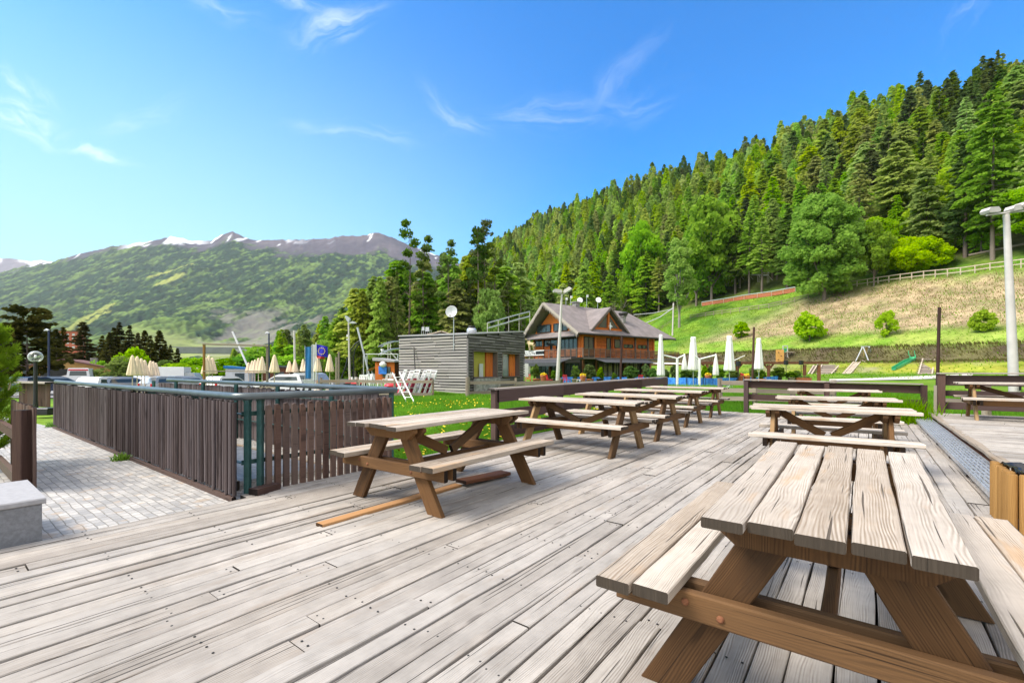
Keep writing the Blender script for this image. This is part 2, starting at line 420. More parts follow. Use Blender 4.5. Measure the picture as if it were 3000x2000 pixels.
M['orangenet'] = plain('orange_net', (.40, .13, .06), .8, 0, .2, 2)
M['ochrepanel'] = wood('ochre_board_panel', (.44, .40, .08), (.30, .26, .05), knots=False)
M['tyre'] = plain('tyre_rubber', (.02, .02, .02), .8)
M['dish'] = plain('pale_grey_dish', (.50, .52, .54), .45, .1, .08, 2)
M['gold'] = plain('pale_fur', (.52, .40, .22), .85, 0, .2, 5)
M['reddishwall'] = plain('red_facade', (.50, .13, .08), .9)
M['lampglass'] = glass('clear_globe', (.6, .62, .63), .1)
# leaves
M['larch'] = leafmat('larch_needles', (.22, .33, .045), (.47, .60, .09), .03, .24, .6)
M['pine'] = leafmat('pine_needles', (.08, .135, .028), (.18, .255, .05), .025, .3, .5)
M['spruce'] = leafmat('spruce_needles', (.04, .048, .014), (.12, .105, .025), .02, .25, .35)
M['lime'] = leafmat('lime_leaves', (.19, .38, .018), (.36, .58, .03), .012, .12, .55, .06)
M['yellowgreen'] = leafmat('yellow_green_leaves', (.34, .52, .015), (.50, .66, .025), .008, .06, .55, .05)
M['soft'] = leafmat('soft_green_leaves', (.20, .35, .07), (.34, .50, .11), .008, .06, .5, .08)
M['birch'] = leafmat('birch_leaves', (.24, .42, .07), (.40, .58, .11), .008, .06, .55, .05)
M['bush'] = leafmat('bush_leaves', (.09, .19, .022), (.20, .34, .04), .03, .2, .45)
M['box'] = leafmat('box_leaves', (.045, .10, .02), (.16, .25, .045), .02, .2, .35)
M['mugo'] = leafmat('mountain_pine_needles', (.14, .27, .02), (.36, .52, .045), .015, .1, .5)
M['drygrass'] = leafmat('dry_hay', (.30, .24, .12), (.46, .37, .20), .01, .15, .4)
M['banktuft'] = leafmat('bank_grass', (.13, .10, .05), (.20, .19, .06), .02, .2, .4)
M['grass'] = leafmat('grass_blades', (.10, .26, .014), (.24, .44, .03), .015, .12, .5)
M['dand'] = plain('dandelion_yellow', (.80, .62, .01), .7)
M['twig'] = plain('grey_twigs', (.17, .13, .11), .9)
# ------------------------------------------------------------------ noise in numpy
def _hash(ix, iy, seed):
    h = (ix * 374761393 + iy * 668265263 + seed * 974634777) & 0xffffffff
    h = ((h ^ (h >> 13)) * 1274126177) & 0xffffffff
    return ((h ^ (h >> 16)) & 0xffff) / 65535.0
def vnoise(x, y, seed=0):
    ix = np.floor(x).astype(np.int64); iy = np.floor(y).astype(np.int64); fx = x - ix; fy = y - iy
    fx = fx * fx * (3 - 2 * fx); fy = fy * fy * (3 - 2 * fy)
    a = _hash(ix, iy, seed); b = _hash(ix + 1, iy, seed); c = _hash(ix, iy + 1, seed); d_ = _hash(ix + 1, iy + 1, seed)
    return (a * (1 - fx) + b * fx) * (1 - fy) + (c * (1 - fx) + d_ * fx) * fy
def fbm(x, y, seed=0, oct=4, g=.5):
    t = 0; a = 1; n = 0
    for i in range(oct):
        t = t + a * vnoise(x * 2 ** i, y * 2 ** i, seed + i * 17); n += a; a *= g
    return t / n
def colmat(name, rough=.95, noise_sc=None, amt=.25, bstr=0, bd=.1, second=None):
    m, t, p, o = newmat(name)
    at_ = t.new('ShaderNodeAttribute', attribute_name='Col'); c = at_.outputs['Color']
    tc = t.new('ShaderNodeTexCoord')
    if noise_sc:
        n = t.noise(tc.outputs['Object'], noise_sc, 5, .65)
        c = t.mix(1.0, c, t.ramp(n, [(.25, 1 - amt), (.75, 1 + amt)]), 'MULTIPLY')
        if second:
            n3 = t.noise(tc.outputs['Object'], second, 3, .6)
            c = t.mix(1.0, c, t.ramp(n3, [(.3, 1 - amt), (.7, 1 + amt)]), 'MULTIPLY')
        if bstr: bump(t, p, n, bstr, bd)
    t.link(c, p.inputs['Base Color']); p.inputs['Roughness'].default_value = rough; p.inputs['Specular IOR Level'].default_value = .1
    return m
def setcol(me, col):
    a = me.color_attributes.new('Col', 'FLOAT_COLOR', 'POINT'); c = np.ones((len(col), 4), np.float32); c[:, :3] = col
    a.data.foreach_set('color', c.ravel())
def gridfaces(nu, nr):
    i = np.arange(nu - 1)[:, None] * nr + np.arange(nr - 1)[None, :]
    return np.stack([i, i + nr, i + nr + 1, i + 1], -1).reshape(-1, 4)
def mixc(a, b, t):
    return np.asarray(a) * (1 - t[:, None]) + np.asarray(b) * t[:, None]

# ------------------------------------------------------------------ ground: one sheet with the hill on the right
az = np.concatenate([np.linspace(-180, -58, 30)[:-1], np.linspace(-58, 58, 300), np.linspace(58, 180, 30)[1:]])
rr = np.concatenate([np.linspace(.4, 12, 16)[:-1], 12 * (2400 / 12) ** np.linspace(0, 1, 250)])
A, R = np.meshgrid(np.radians(az), rr, indexing='ij')
X = (R * np.sin(A)).ravel(); Y = (R * np.cos(A)).ravel(); Z = gz(X, Y)
S = .9 * X + .44 * Y; T = -.44 * X + .9 * Y
far = sst(1200, 1700, R.ravel()); Z = Z * (1 - far) + (-2) * far * 1.0
rough_amp = .05 * sst(18, 40, R.ravel()) + .5 * sst(100, 140, S) + .22 * sst(90, 92, S) * sst(99, 96, S)
Z = Z + rough_amp * (fbm(X * .35, Y * .35, 5, 4) - .5) * 2
n1_ = fbm(X * .05, Y * .05, 3); n2_ = fbm(X * .3, Y * .3, 9)
Sn = S + (n1_ - .5) * 7 + (n2_ - .5) * 3
green = mixc((.085, .19, .018), (.155, .255, .025), sst(.3, .7, n2_))
col = green.copy()
olive = mixc((.22, .27, .03), (.29, .29, .04), sst(.3, .7, n2_))                      # mown mound
k = sst(79, 82, S) * sst(93, 90, S) * sst(70, 40, T); col = col * (1 - k[:, None]) + olive * k[:, None]
dry = mixc((.37, .28, .17), (.29, .24, .13), sst(.35, .7, n2_))                      # last year's hay on the slope
k = sst(103, 108, Sn) * sst(146, 138, Sn) * sst(108, 78, T + (n1_ - .5) * 25) * (.72 + .28 * sst(.25, .5, fbm(X * .16, Y * .4, 21)))
col = col * (1 - k[:, None]) + dry * k[:, None]
lg = mixc((.17, .30, .03), (.30, .35, .08), sst(.3, .7, n2_))
k = sst(94, 96, Sn) * sst(107, 102, Sn) * .8; col = col * (1 - k[:, None]) + lg * k[:, None]
bank = mixc((.095, .07, .05), (.115, .105, .045), sst(.35, .65, n2_))
k = sst(86.5, 88.5, Sn) * sst(97, 94.5, Sn) * (1 - .5 * sst(.5, .65, n1_) * sst(92, 90, S)); col = col * (1 - k[:, None]) + bank * k[:, None]
floor = mixc((.045, .06, .015), (.08, .10, .025), sst(.35, .65, n2_))
k = np.maximum(sst(147, 158, Sn), sst(96, 110, Sn) * sst(150, 175, T)); col = col * (1 - k[:, None]) + floor * k[:, None]
scree = mixc((.30, .27, .16), (.22, .26, .06), sst(.3, .6, n2_))                       # worn patches round the slides
k = sst(79, 82, S) * sst(90, 87, S) * sst(.5, .62, fbm(X * .22, Y * .22, 33)) * .8; col = col * (1 - k[:, None]) + scree * k[:, None]
# shade painted into the soil under the decks, near black below the board gaps
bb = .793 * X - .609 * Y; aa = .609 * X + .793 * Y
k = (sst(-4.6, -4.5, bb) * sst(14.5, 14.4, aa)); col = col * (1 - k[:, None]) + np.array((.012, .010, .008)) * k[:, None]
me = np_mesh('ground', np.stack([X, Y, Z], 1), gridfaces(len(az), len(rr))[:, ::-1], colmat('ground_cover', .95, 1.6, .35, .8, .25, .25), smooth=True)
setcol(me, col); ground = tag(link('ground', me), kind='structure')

# ------------------------------------------------------------------ mountains across the valley
CR = [(-2400, 850), (-1600, 700), (-400, 800), (0, 797), (100, 775), (150, 767), (240, 741), (330, 722), (430, 709), (470, 700), (500, 692), (525, 697), (560, 706), (620, 704), (650, 688), (682, 679), (712, 692), (740, 703),
      (830, 702), (900, 702), (960, 698), (1010, 690), (1060, 690), (1108, 681), (1150, 697), (1210, 722), (1300, 755), (1400, 790), (1700, 850), (2400, 930)]
def mountain(name, crest, u0, u1, nu, r0, r1, nr, foot, seed, snowline, kind=0):
    u = np.linspace(u0, u1, nu); t = np.linspace(0, 1, nr)
    U, Tt = np.meshgrid(u, t, indexing='ij'); r = r0 + (r1 - r0) * Tt
    px = U * F + 1500
    ec = (HOR - np.interp(px, [c[0] for c in crest], [c[1] for c in crest])) / F
    g = Tt ** .92
    k_ = np.ones(61) / 61; ps = np.arange(-1900, 3300, 5.); cs = np.interp(ps, [c[0] for c in crest], [c[1] for c in crest]); cs = np.convolve(np.pad(cs, 30, 'edge'), k_, 'valid')
    es = (HOR - np.interp(px, ps, cs)) / F; ec = es + (ec - es) * Tt ** 7
    ec = ec + (fbm(U * 130, U * 0 + 3, seed, 3) - .5) * .004 * Tt ** 8
    tan = foot + (ec - foot) * g
    x = (U * r).ravel(); y = r.ravel(); z = (EYE + tan * r).ravel()
    tf = Tt.ravel(); en = np.sin(np.pi * np.clip(tf, 0, 1)) ** .5
    z = z + en * (fbm(x / 520, y / 900, seed + 1, 4) - .5) * 260 * (1 - .55 * tf)
    return u, t, x, y, z, tf, px.ravel()
u, t, x, y, z, tf, px = mountain('m', CR, -2.6, .75, 1150, 1500, 5600, 420, -.003, 40, .8)
e = (z - EYE) / y                                   # steepness seen from the village, used only to find the tree line
nA = fbm(x / 210, y / 330, 51, 4); nB = fbm(x / 45, y / 70, 61, 3); nC = vnoise(x / 17, y / 24, 71); nD = fbm(x / 90, y / 420, 81, 3)
line = .965 - .11 * sst(-.75, -.30, x / y) + (nA - .5) * .16 + (nB - .5) * .07
forest = sst(line + .03, line - .03, tf)
light = sst(.44, .60, nD * .6 + nA * .4 + (tf - .35) * -.25 - .05)
fcol = mixc((.017, .038, .013), (.095, .145, .032), light)
fcol = mixc(fcol, (.15, .23, .045), sst(.56, .70, nB) * .55)
fcol = fcol * (.45 + 1.1 * nC)[:, None] * (.75 + .5 * vnoise(x / 30, y / 60, 141))[:, None]
rock = mixc((.080, .071, .086), (.122, .104, .115), sst(.35, .65, nA)) * (.8 + .4 * nB)[:, None]
snow = sst(.60, .70, fbm(x / 75, y / 200, 91, 3) + .20 * sst(.90, .985, tf) - .25) * sst(.91, .96, tf)
# long snow fields under the western summits
W_ = sst(330, 420, px) * sst(640, 540, px); snow = np.maximum(snow, W_ * sst(.945, .965, tf) * sst(.40, .55, fbm(x / 140, y / 150, 95, 3)))
snow = snow * (1 - .85 * sst(760, 900, px) * sst(1040, 980, px))
rock = mixc(rock, (.80, .83, .88), snow)
colm = rock * (1 - forest[:, None]) + fcol * forest[:, None]
# terraces low on the slope and the grey scree bowl
ter = sst(.30, .22, tf + (nA - .5) * .12) * sst(330, 430, px) * sst(760, 690, px) * sst(.35, .5, nA + .1 * nB)
stripes = .75 + .45 * sst(.3, .6, vnoise(x / 260, z / 9, 103)); colm = mixc(colm, (.27, .31, .10), ter * .75) * (1 - ter * .35 + ter * .35 * stripes)[:, None]
scr = sst(.50, .38, tf + (nA - .5) * .16) * sst(560, 660, px + (nB - .5) * 160) * sst(1000, 900, px) * sst(.40, .54, fbm(x / 120, y / 300, 111, 4)); colm = mixc(colm, np.array((.235, .215, .19)), scr * .65)
# ski runs cut through the forest
def run(p0, p1, wd):
    (ax_, at_), (bx_, bt_) = p0, p1; k = np.clip((tf - at_) / (bt_ - at_), 0, 1); xc = ax_ + (bx_ - ax_) * k + (nA - .5) * 16
    return sst(wd, wd * .6, np.abs(px - xc)) * sst(at_ - .01, at_, tf) * sst(bt_ + .01, bt_, tf)
for (q0, q1, wd) in [((175, .30), (330, .52), 13), ((225, .33), (320, .47), 9), ((440, .72), (560, .78), 14), ((470, .64), (530, .69), 22)]:
    k = run(q0, q1, wd) * .85; colm = mixc(colm, (.30, .33, .075), k)
z = z + forest * (1 - ter) * (1 - scr * .7) * (nC - .3) * 26
me = np_mesh('mountains', np.stack([x, y, z], 1), gridfaces(len(u), len(t)), colmat('mountain_cover', 1.0, .01, .18), smooth=True)
setcol(me, colm); tag(link('mountains', me), kind='structure')
CR2 = [(-1900, 760), (-1500, 720), (-600, 745), (-100, 752), (25, 757), (60, 762), (90, 766), (120, 762), (150, 766), (200, 790), (300, 850)]
u, t, x, y, z, tf, px = mountain('m2', CR2, -2.4, -.75, 220, 6600, 7700, 40, .1, 140, .8)
n_ = fbm(x / 260, y / 260, 131, 4); colm = mixc((.20, .18, .20), (.28, .24, .25), sst(.35, .65, n_)); colm = mixc(colm, (.85, .87, .9), sst(.53, .60, n_ + .06 * tf))
me = np_mesh('mountains', np.stack([x, y, z], 1), gridfaces(len(u), len(t)), bpy.data.materials['mountain_cover'], smooth=True)
setcol(me, colm); tag(link('mountains', me), kind='structure')

# ------------------------------------------------------------------ decks
def deck_rows(mb, a1, b0, b1, z, lens=(3.4, 5.6), a_start=-4.5, swap=False, seed=1):
    rs = random.Random(seed); bb = b0; rows = []
    while bb < b1 - .06:
        wd = rs.choice((.112, .122, .132, .140, .150)) if not swap else .14
        bc = bb + wd / 2; rows.append(bc); a = a_start; first = True
        while a < a1 - .05:
            L = rs.uniform(*lens) if not first else rs.choice((rs.uniform(.8, 1.6), rs.uniform(2.0, 3.4)))
            e_ = min(a + L, a1)
            if a1 - e_ < .5: e_ = a1
            zz = z - .025 + rs.gauss(0, .003); g = (rs.choice((.005, .007, .009, .012, .016)) if not swap else rs.choice((.010, .014, .018))); sh = rs.gauss(0, .0015)
            p0, p1 = ab(a + .003, bc + sh, zz), ab(e_ - rs.choice((.002, .003, .006)), bc - sh, zz + rs.gauss(0, .002))
            if swap: p0, p1 = ab(bc, a + .003, zz), ab(bc, e_ - .003, zz)
            mb.bar(p0, p1, wd - g, .05, ch=.0035, nseg=max(2, int((e_ - a) / .22)), jit=.0020)
            JO.append((a, bc, wd)); a = e_; first = False
        bb += wd
    return rows
JO = []
PITCH = .145
mb = MB(); ROWS = deck_rows(mb, 14.4, -4.69, 1.32, 0.0, seed=4); deck_rows(mb, 5.66, 1.42, 8.5, 0.0, seed=5)
mb.bar(ab(1.95, -4.765, -.02), ab(6.2, -4.765, -.02), .14, .04, ch=.006, nseg=12, jit=.002)
mb.bar(ab(6.2, -4.765, -.02), ab(14.4, -4.765, -.022), .14, .04, ch=.006, nseg=20, jit=.002)
mb.bar(ab(3.78, -4.91, -.02), ab(8.2, -4.91, -.02), .14, .04, ch=.006, nseg=12, jit=.002)
mb.bar(ab(8.2, -4.91, -.021), ab(14.4, -4.91, -.02), .14, .04, ch=.006, nseg=16, jit=.002)
mb.bar(ab(-4.5, -4.70, -.09), ab(1.9, -4.70, -.09), .03, .14)
deck = tag(mb.build('deck', M['deck']), kind='structure')
# nail heads and knot holes belong to the boards
nb = MB()
for bc in ROWS:
    for kx in range(17):
        a = -1.2 + kx * .66 + random.gauss(0, .012)
        for db in (-.035, .035):
            if random.random() < .85: nb.lathe([(.0001, .0012), (.0050, .001), (.0062, -.001)], ab(a, bc + db + random.gauss(0, .006), .0), n=6, smooth=False)
for (a, bc, wd) in JO:
    if a > 9: continue
    for da in (-.035, .035):
        for db in (-.03, .03): nb.lathe([(.0001, .0012), (.0055, .001), (.0065, -.001)], ab(a + da + random.gauss(0, .006), bc + db + random.gauss(0, .006), .0), n=6, smooth=False)
nb.build('nail_heads', M['tyre'], deck)
pl = MB(); pl.bar(ab(1.93, -3.37, .008), ab(3.50, -3.40, .004), .095, .03, ch=.004, nseg=8, jit=.003)
tag(pl.build('replacement_board', M['orange']), 'long narrow orange board nailed in among the grey planks', 'board')
pl = MB(); pl.bar(ab(3.50, -3.36, .045), ab(4.18, -3.30, .03), .17, .035, ch=.004, nseg=6, jit=.003)
tag(pl.build('loose_plank', M['fascia']), 'short loose brown plank lying on the deck under the first table', 'plank')
# raised deck on the right
mb = MB(); deck_rows(mb, 8.5, 5.72, 14.7, .2, lens=(3, 5), a_start=1.22, swap=True, seed=9)
rd = tag(mb.build('raised_deck', M['deck']), kind='structure')
mb = MB(); mb.bar(ab(5.7, 1.245, .085), ab(14.7, 1.245, .085), .04, .15, nseg=20, jit=.003); mb.build('fascia', M['fascia'], rd)
mb = MB(); mb.bar(ab(5.7, 1.215, .185), ab(14.72, 1.215, .185), .09, .036, nseg=40, jit=.004); mb.build('edge_board', M['greyfence'], rd)
# perforated metal step along the raised deck
st = thing('metal_grating_step', 'galvanised steel grating step running along the raised deck', 'step', ab(10, 1.0, 0))
def gratelocal(mb, a0, a1, b0, b1, z):
    o = st.location
    L = lambda a, b, zz: ab(a, b, zz) - o
    for bb_ in (b0, b1): mb.bar(L(a0, bb_, z - .012), L(a1, bb_, z - .012), .022, .05)
    n = 7
    for i in range(1, n): mb.bar(L(a0, b0 + (b1 - b0) * i / n, z - .006), L(a1, b0 + (b1 - b0) * i / n, z - .006), .024, .02)
    k = int((a1 - a0) / .24)
    for i in range(k + 1):
        a = a0 + (a1 - a0) * i / k; mb.bar(L(a, b0, z - .004), L(a, b1, z - .004), .032 if i % 5 else .07, .012)
for (a0, a1) in ((5.68, 8.6), (8.62, 11.5), (11.52, 14.3)):
    mb = MB(); gratelocal(mb, a0, a1, .90, 1.17, .10); mb.build('grating', M['galv'], st)
for a in np.arange(5.9, 14.3, 1.4):
    mb = MB(); mb.bar(ab(a, .91, .045) - st.location, ab(a, 1.16, .045) - st.location, .06, .075); mb.build('support', M['picketred'], st)

# ------------------------------------------------------------------ picnic tables
def picnic_table(label, L=1.87, near=False, pale=False, boards=5, seed=1, splay=0.0):
    random.seed(seed)
    t = thing('picnic_table', label, 'picnic table', group='picnic tables on the decks')
    ns = 12 if near else 8; jt = .0012 if near else .002; ch = .004
    lw = M['leg']
    mb = MB(); W = .69 if not splay else .66; n = boards; gp = .010; bw = (W - gp * (n - 1)) / n
    for i in range(n):
        yc = -W / 2 + bw / 2 + i * (bw + gp); e0, e1 = random.gauss(0, .014), random.gauss(0, .014)
        mb.bar((-L / 2 + e0, yc * (1 - splay), .733 + random.gauss(0, .0025)), (L / 2 + e1, yc * (1 + splay) + random.gauss(0, .004), .733 + random.gauss(0, .0025)), bw - random.uniform(0, .006), .034, ch=ch, nseg=ns, jit=jt)
    mb.build('tabletop', M['top'], t)
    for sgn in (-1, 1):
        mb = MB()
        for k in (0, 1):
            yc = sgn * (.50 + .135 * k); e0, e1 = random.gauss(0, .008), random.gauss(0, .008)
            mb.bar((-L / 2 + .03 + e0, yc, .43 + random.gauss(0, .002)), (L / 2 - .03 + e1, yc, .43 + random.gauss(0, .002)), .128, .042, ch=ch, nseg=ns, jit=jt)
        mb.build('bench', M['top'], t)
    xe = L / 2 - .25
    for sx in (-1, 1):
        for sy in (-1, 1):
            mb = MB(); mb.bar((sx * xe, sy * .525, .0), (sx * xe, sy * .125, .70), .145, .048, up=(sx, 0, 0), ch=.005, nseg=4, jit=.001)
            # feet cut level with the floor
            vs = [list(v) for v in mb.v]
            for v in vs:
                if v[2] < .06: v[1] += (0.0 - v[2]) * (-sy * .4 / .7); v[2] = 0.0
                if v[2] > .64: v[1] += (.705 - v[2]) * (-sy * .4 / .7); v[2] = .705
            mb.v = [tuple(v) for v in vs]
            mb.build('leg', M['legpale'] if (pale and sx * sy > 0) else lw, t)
        for off in (.052, -.052):
            x = sx * xe + off * 1.0
            mb = MB(); mb.bar((x, -.69, .358), (x, .69, .358), .045, .10, ch=.006, nseg=6, jit=.0015); mb.build('seat_beam', lw, t)
            mb = MB(); z0, z1 = .615, .708
            mb.prism([(x - .0225, -.33, z1), (x - .0225, -.33, z1 - .03), (x - .0225, -.25, z0), (x - .0225, .25, z0), (x - .0225, .33, z1 - .03), (x - .0225, .33, z1)], (.045, 0, 0)); mb.build('top_beam', lw, t)
        if near:
            for y in (-.42, -.30, .30, .42):
                bo = MB(); x = sx * (xe + .052 + .0225); z = .36 + (.012 if abs(y) > .35 else -.014)
                bo.tube([(x - sx * .006, y, z), (x + sx * .004, y, z), (x + sx * .008, y, z)], [.013, .013, .007], 10)
                bo.build('bolt', M['fascia'], t)
    mb = MB(); mb.bar((-xe + .075, 0, .32), (xe - .075, 0, .32), .045, .11, ch=.005, nseg=4, jit=.001); mb.build('stretcher', M['leg'], t)
    for sx in (-1, 1):
        mb = MB(); mb.bar((sx * .04, .0, .40), (sx * (xe - .06), .0, .675), .045, .09, ch=.005, nseg=3, jit=.001); mb.build('brace', M['leg'], t)
    return t
def place(t, a, b, deg, z=0.0):
    t.location = ab(a, b, z); t.rotation_euler = (0, 0, radians(52.5) + radians(deg)); return t     # local x along the boards at deg 0
place(picnic_table('large weathered picnic table in front with cracked five plank top', 1.88, True, seed=11, splay=.055), 2.49, -.11, 0.5)
place(picnic_table('weathered picnic table beside the slatted fence, loose planks beneath it', 1.87, True, seed=12), 3.34, -3.38, 1.0)
tb = picnic_table('x', 1.98, False, True, seed=13); place(tb, 6.40, -3.52, -90)
tb['label'] = 'first picnic table of the row set along the dark railing'
for (a, b, dg, lab) in ((8.28, -3.55, -92, 'second picnic table of the row along the dark railing'),
                        (10.5, -3.75, -91, 'third picnic table of the row along the dark railing'),
                        (12.75, -3.85, -89, 'last picnic table of the row by the gap in the railings')):
    dup(tb, ab(a, b, 0), radians(52.5 + dg), lab)
tr = picnic_table('x', 1.66, False, True, seed=14); place(tr, 6.92, -.37, -86)
tr['label'] = 'picnic table with V braces just behind the large front table'
dup(tr, ab(9.45, -.42, 0), radians(52.5 - 85), 'picnic table in the middle of the right hand row')
dup(tr, ab(13.1, -.62, 0), radians(52.5 - 86), 'picnic table nearest the far railing in the right hand row', scale=(1.05, 1, 1))
place(picnic_table('picnic table standing on the raised deck by its railing', 2.2, False, True, seed=15), 13.55, 2.62, -90, .2)
random.seed(21)

# ------------------------------------------------------------------ dark brown railings round the deck
def railing(label, p0, p1, npost, z0, htops, rails, post=.11, capw=.16, side=1, th=.035):
    """p0, p1 on plan; htops = heights of the cap at both ends; rails = (height fraction, board height)"""
    p0 = Vector(p0); p1 = Vector(p1); t = thing('wooden_railing', label, 'railing', (p0.x, p0.y, z0), group='dark brown railings')
    o = t.location.copy(); ax = (p1 - p0); nrm = Vector((-ax.y, ax.x, 0)).normalized() * side
    P = lambda k, z: Vector((p0.x + ax.x * k, p0.y + ax.y * k, z0 + z)) - o
    H = lambda k: htops[0] + (htops[1] - htops[0]) * k
    for i in range(npost):
        k = i / (npost - 1); mb = MB(); mb.bar(P(k, -.15), P(k, H(k) - .02), post, post, up=nrm, ch=.006, nseg=3, jit=.001); mb.build('post', M['brown'], t)
    mb = MB()
    for i in range(npost - 1): mb.bar(P(i / (npost - 1) - .012, H(i / (npost - 1))), P((i + 1) / (npost - 1) - .004, H((i + 1) / (npost - 1))), capw, .03, ch=.005, nseg=5, jit=.002)
    mb.build('cap_rail', M['cap'], t)
    for (fr, bh) in rails:
        mb = MB(); q = nrm * (post / 2 + th / 2 + .001)
        for i in range(npost - 1):
            k0, k1 = i / (npost - 1), (i + 1) / (npost - 1)
            mb.bar(P(k0, H(k0) * fr) + q, P(k1, H(k1) * fr) + q, th, bh, ch=.004, nseg=4, jit=.0015)
        mb.build('rail', M['brown'], t)
    return t
f0 = ab(6.32, -5.23); f1 = ab(15.1, -5.23)
railing('long dark railing beside the lawn behind the row of tables', f0, f1, 5, -.05, (.92, 1.02), ((.87, .22), (.50, .2), (.17, .2)), side=-1)
railing('dark railing across the far end of the deck', ab(14.6, -2.72), ab(14.66, 1.10), 3, -.05, (.98, .92), ((.86, .20), (.50, .16)), side=1, post=.12)
railing('dark railing along the back of the raised deck', ab(14.85, 1.42), ab(14.95, 9.0), 4, .15, (.98, .98), ((.83, .24), (.52, .13), (.22, .17)), side=1, post=.14, capw=.2)

# ------------------------------------------------------------------ picket enclosure of the ramp, left
pe = thing('picket_fence', 'long slatted timber screen with grey steel handrail round the ramp', 'fence', ab(2.0, -4.83, 0))
o = pe.location.copy(); L3 = lambda a, b, z: ab(a, b, z) - o
def picks(mb, b0, b1, a, pitch, wd, th, z0, z1, yaw, red=False):
    n = int(abs(b1 - b0) / pitch)
    for i in range(n):
        b = b0 + (b1 - b0) * (i + .5) / n
        ax_ = (DB * cos(yaw) + DA * sin(yaw)); h = z1 + random.gauss(0, .006)
        p = ab(a + random.gauss(0, .004), b, 0)
        mb.bar(Vector((p.x, p.y, z0 + random.gauss(0, .008))) - o, Vector((p.x, p.y, h)) - o, wd * random.uniform(.9, 1.08), th, up=Vector((-ax_.y, ax_.x, 0)), ch=.008, nseg=3, jit=.0025)
mb = MB(); picks(mb, -4.80, -14.0, 1.90, .079, .105, .03, .02, .905, radians(-27)); mb.build('slat_screen', M['picket'], pe)
mb = MB(); picks(mb, -4.85, -14.0, 3.76, .084, .082, .028, -.05, .89, 0); mb.build('slat_screen', M['picket'], pe)
mb = MB()
for i in range(18):
    a = 2.22 + i * .0895; q = ab(a, -4.83, 0); tip = random.uniform(.03, .06)
    w_ = .056; z1 = .895 + random.gauss(0, .008); e1 = DA * (w_ / 2); e2 = DB * .034; b0_ = ab(a, -4.85, -.03) - o
    pts = [b0_ - e1, b0_ + e1, b0_ + e1 + Vector((0, 0, z1 - tip)), b0_ + e1 * .1 + Vector((0, 0, z1)), b0_ - e1 + Vector((0, 0, z1 - tip * .2))]
    mb.prism(pts, e2, uvscale=1)
vv = mb.uv; mb.uv = [(b, a) if False else (a, b) for a, b in vv]
mb.build('picket_row', M['picketred'], pe)
mb = MB()
for (a, b) in [(2.02, -4.84), (2.14, -4.84), (3.76, -4.84)]:
    mb.bar(L3(a, b, 0), L3(a, b, .94), .05, .05)
    mb.prism([L3(a, b, .80) + DA * .0, L3(a, b, .93) + DA * .05, L3(a, b, .93) - DA * .05], DB * .006)
for b in np.arange(-6.1, -14.2, -1.6): mb.bar(L3(1.98, b, -.2), L3(1.98, b, .94), .05, .05); mb.bar(L3(3.68, b, -.2), L3(3.68, b, .94), .05, .05)
for z in (.78, .30):
    mb.bar(L3(1.98, -4.88, z), L3(3.76, -4.88, z), .008, .045); mb.bar(L3(1.985, -4.84, z), L3(1.985, -14, z), .045, .008); mb.bar(L3(3.70, -4.84, z), L3(3.70, -14, z), .045, .01)
mb.build('steel_frame', M['green_metal'], pe)
def hand(pts, name='handrail'):
    mb = MB(); mb.tube([p - o for p in pts], .037, 14); mb.build(name, M['rail'], pe)
hand([ab(1.93, -14.1, .955), ab(1.93, -4.98, .955), ab(1.95, -4.87, .955), ab(2.03, -4.80, .955), ab(3.80, -4.80, .955)])
hand([ab(3.72, -13.2, .975), ab(3.72, -4.85, .965)])
mb = MB(); mb.bar(ab(2.02, -4.72, -.02) - o, ab(2.28, -4.80, -.02) - o, .12, .16); mb.bar(L3(1.88, -4.8, -.03), L3(1.88, -14.0, -.04), .04, .05); mb.build('sill_beam', M['picketred'], pe)
# inside: grating walkway over gravel
gw = thing('grating_walkway', 'steel mesh walkway inside the slatted enclosure', 'walkway', ab(2.8, -9, 0)); og = gw.location.copy()
mb = MB()
for b in np.arange(-5.3, -13.6, -.035): mb.bar(ab(2.12, b, .015) - og, ab(3.1, b, .015) - og, .008, .03)
for a in np.arange(2.12, 3.14, .1): mb.bar(ab(a, -5.3, .012) - og, ab(a, -13.6, .012) - og, .006, .03)
mb.build('mesh_panel', M['galv'], gw)
mb = MB()
for a in (2.10, 3.13): mb.bar(ab(a, -5.28, -.03) - og, ab(a, -13.6, -.03) - og, .05, .14)
mb.build('side_beam', M['greyfence'], gw)

# gravel bed and cobbled path
def polyplane(name, pts, z, mat, kind='structure', n=0):
    mb = MB(); mb.add([(p.x, p.y, z) for p in pts], [list(range(len(pts)))]); return tag(mb.build(name, mat), kind=kind)
m, t, p, o_ = newmat('gravel_stones'); tc = t.new('ShaderNodeTexCoord'); vo = t.new('ShaderNodeTexVoronoi'); t.link(tc.outputs['Object'], vo.inputs['Vector']); vo.inputs['Scale'].default_value = 28
t.link(t.mix(t.sep(vo.outputs['Color'])[0], (.17, .155, .14), (.42, .40, .37)), p.inputs['Base Color']); bump(t, p, vo.outputs['Distance'], .8, .03); p.inputs['Roughness'].default_value = .9
polyplane('gravel', [ab(1.95, -4.78), ab(3.95, -4.78), ab(3.95, -14), ab(1.95, -14)], -.06, m)
m, t, p, o_ = newmat('cobble_paving'); tc = t.new('ShaderNodeTexCoord')
mp = t.new('ShaderNodeMapping'); t.link(tc.outputs['Object'], mp.inputs[0]); mp.inputs['Rotation'].default_value = (0, 0, radians(37.5))
wob = t.new('ShaderNodeTexNoise'); t.link(mp.outputs[0], wob.inputs['Vector']); wob.inputs['Scale'].default_value = 5
vec = t.vmath('ADD', mp.outputs[0], t.vmath('MULTIPLY', wob.outputs['Color'], (.035, .035, 0)))
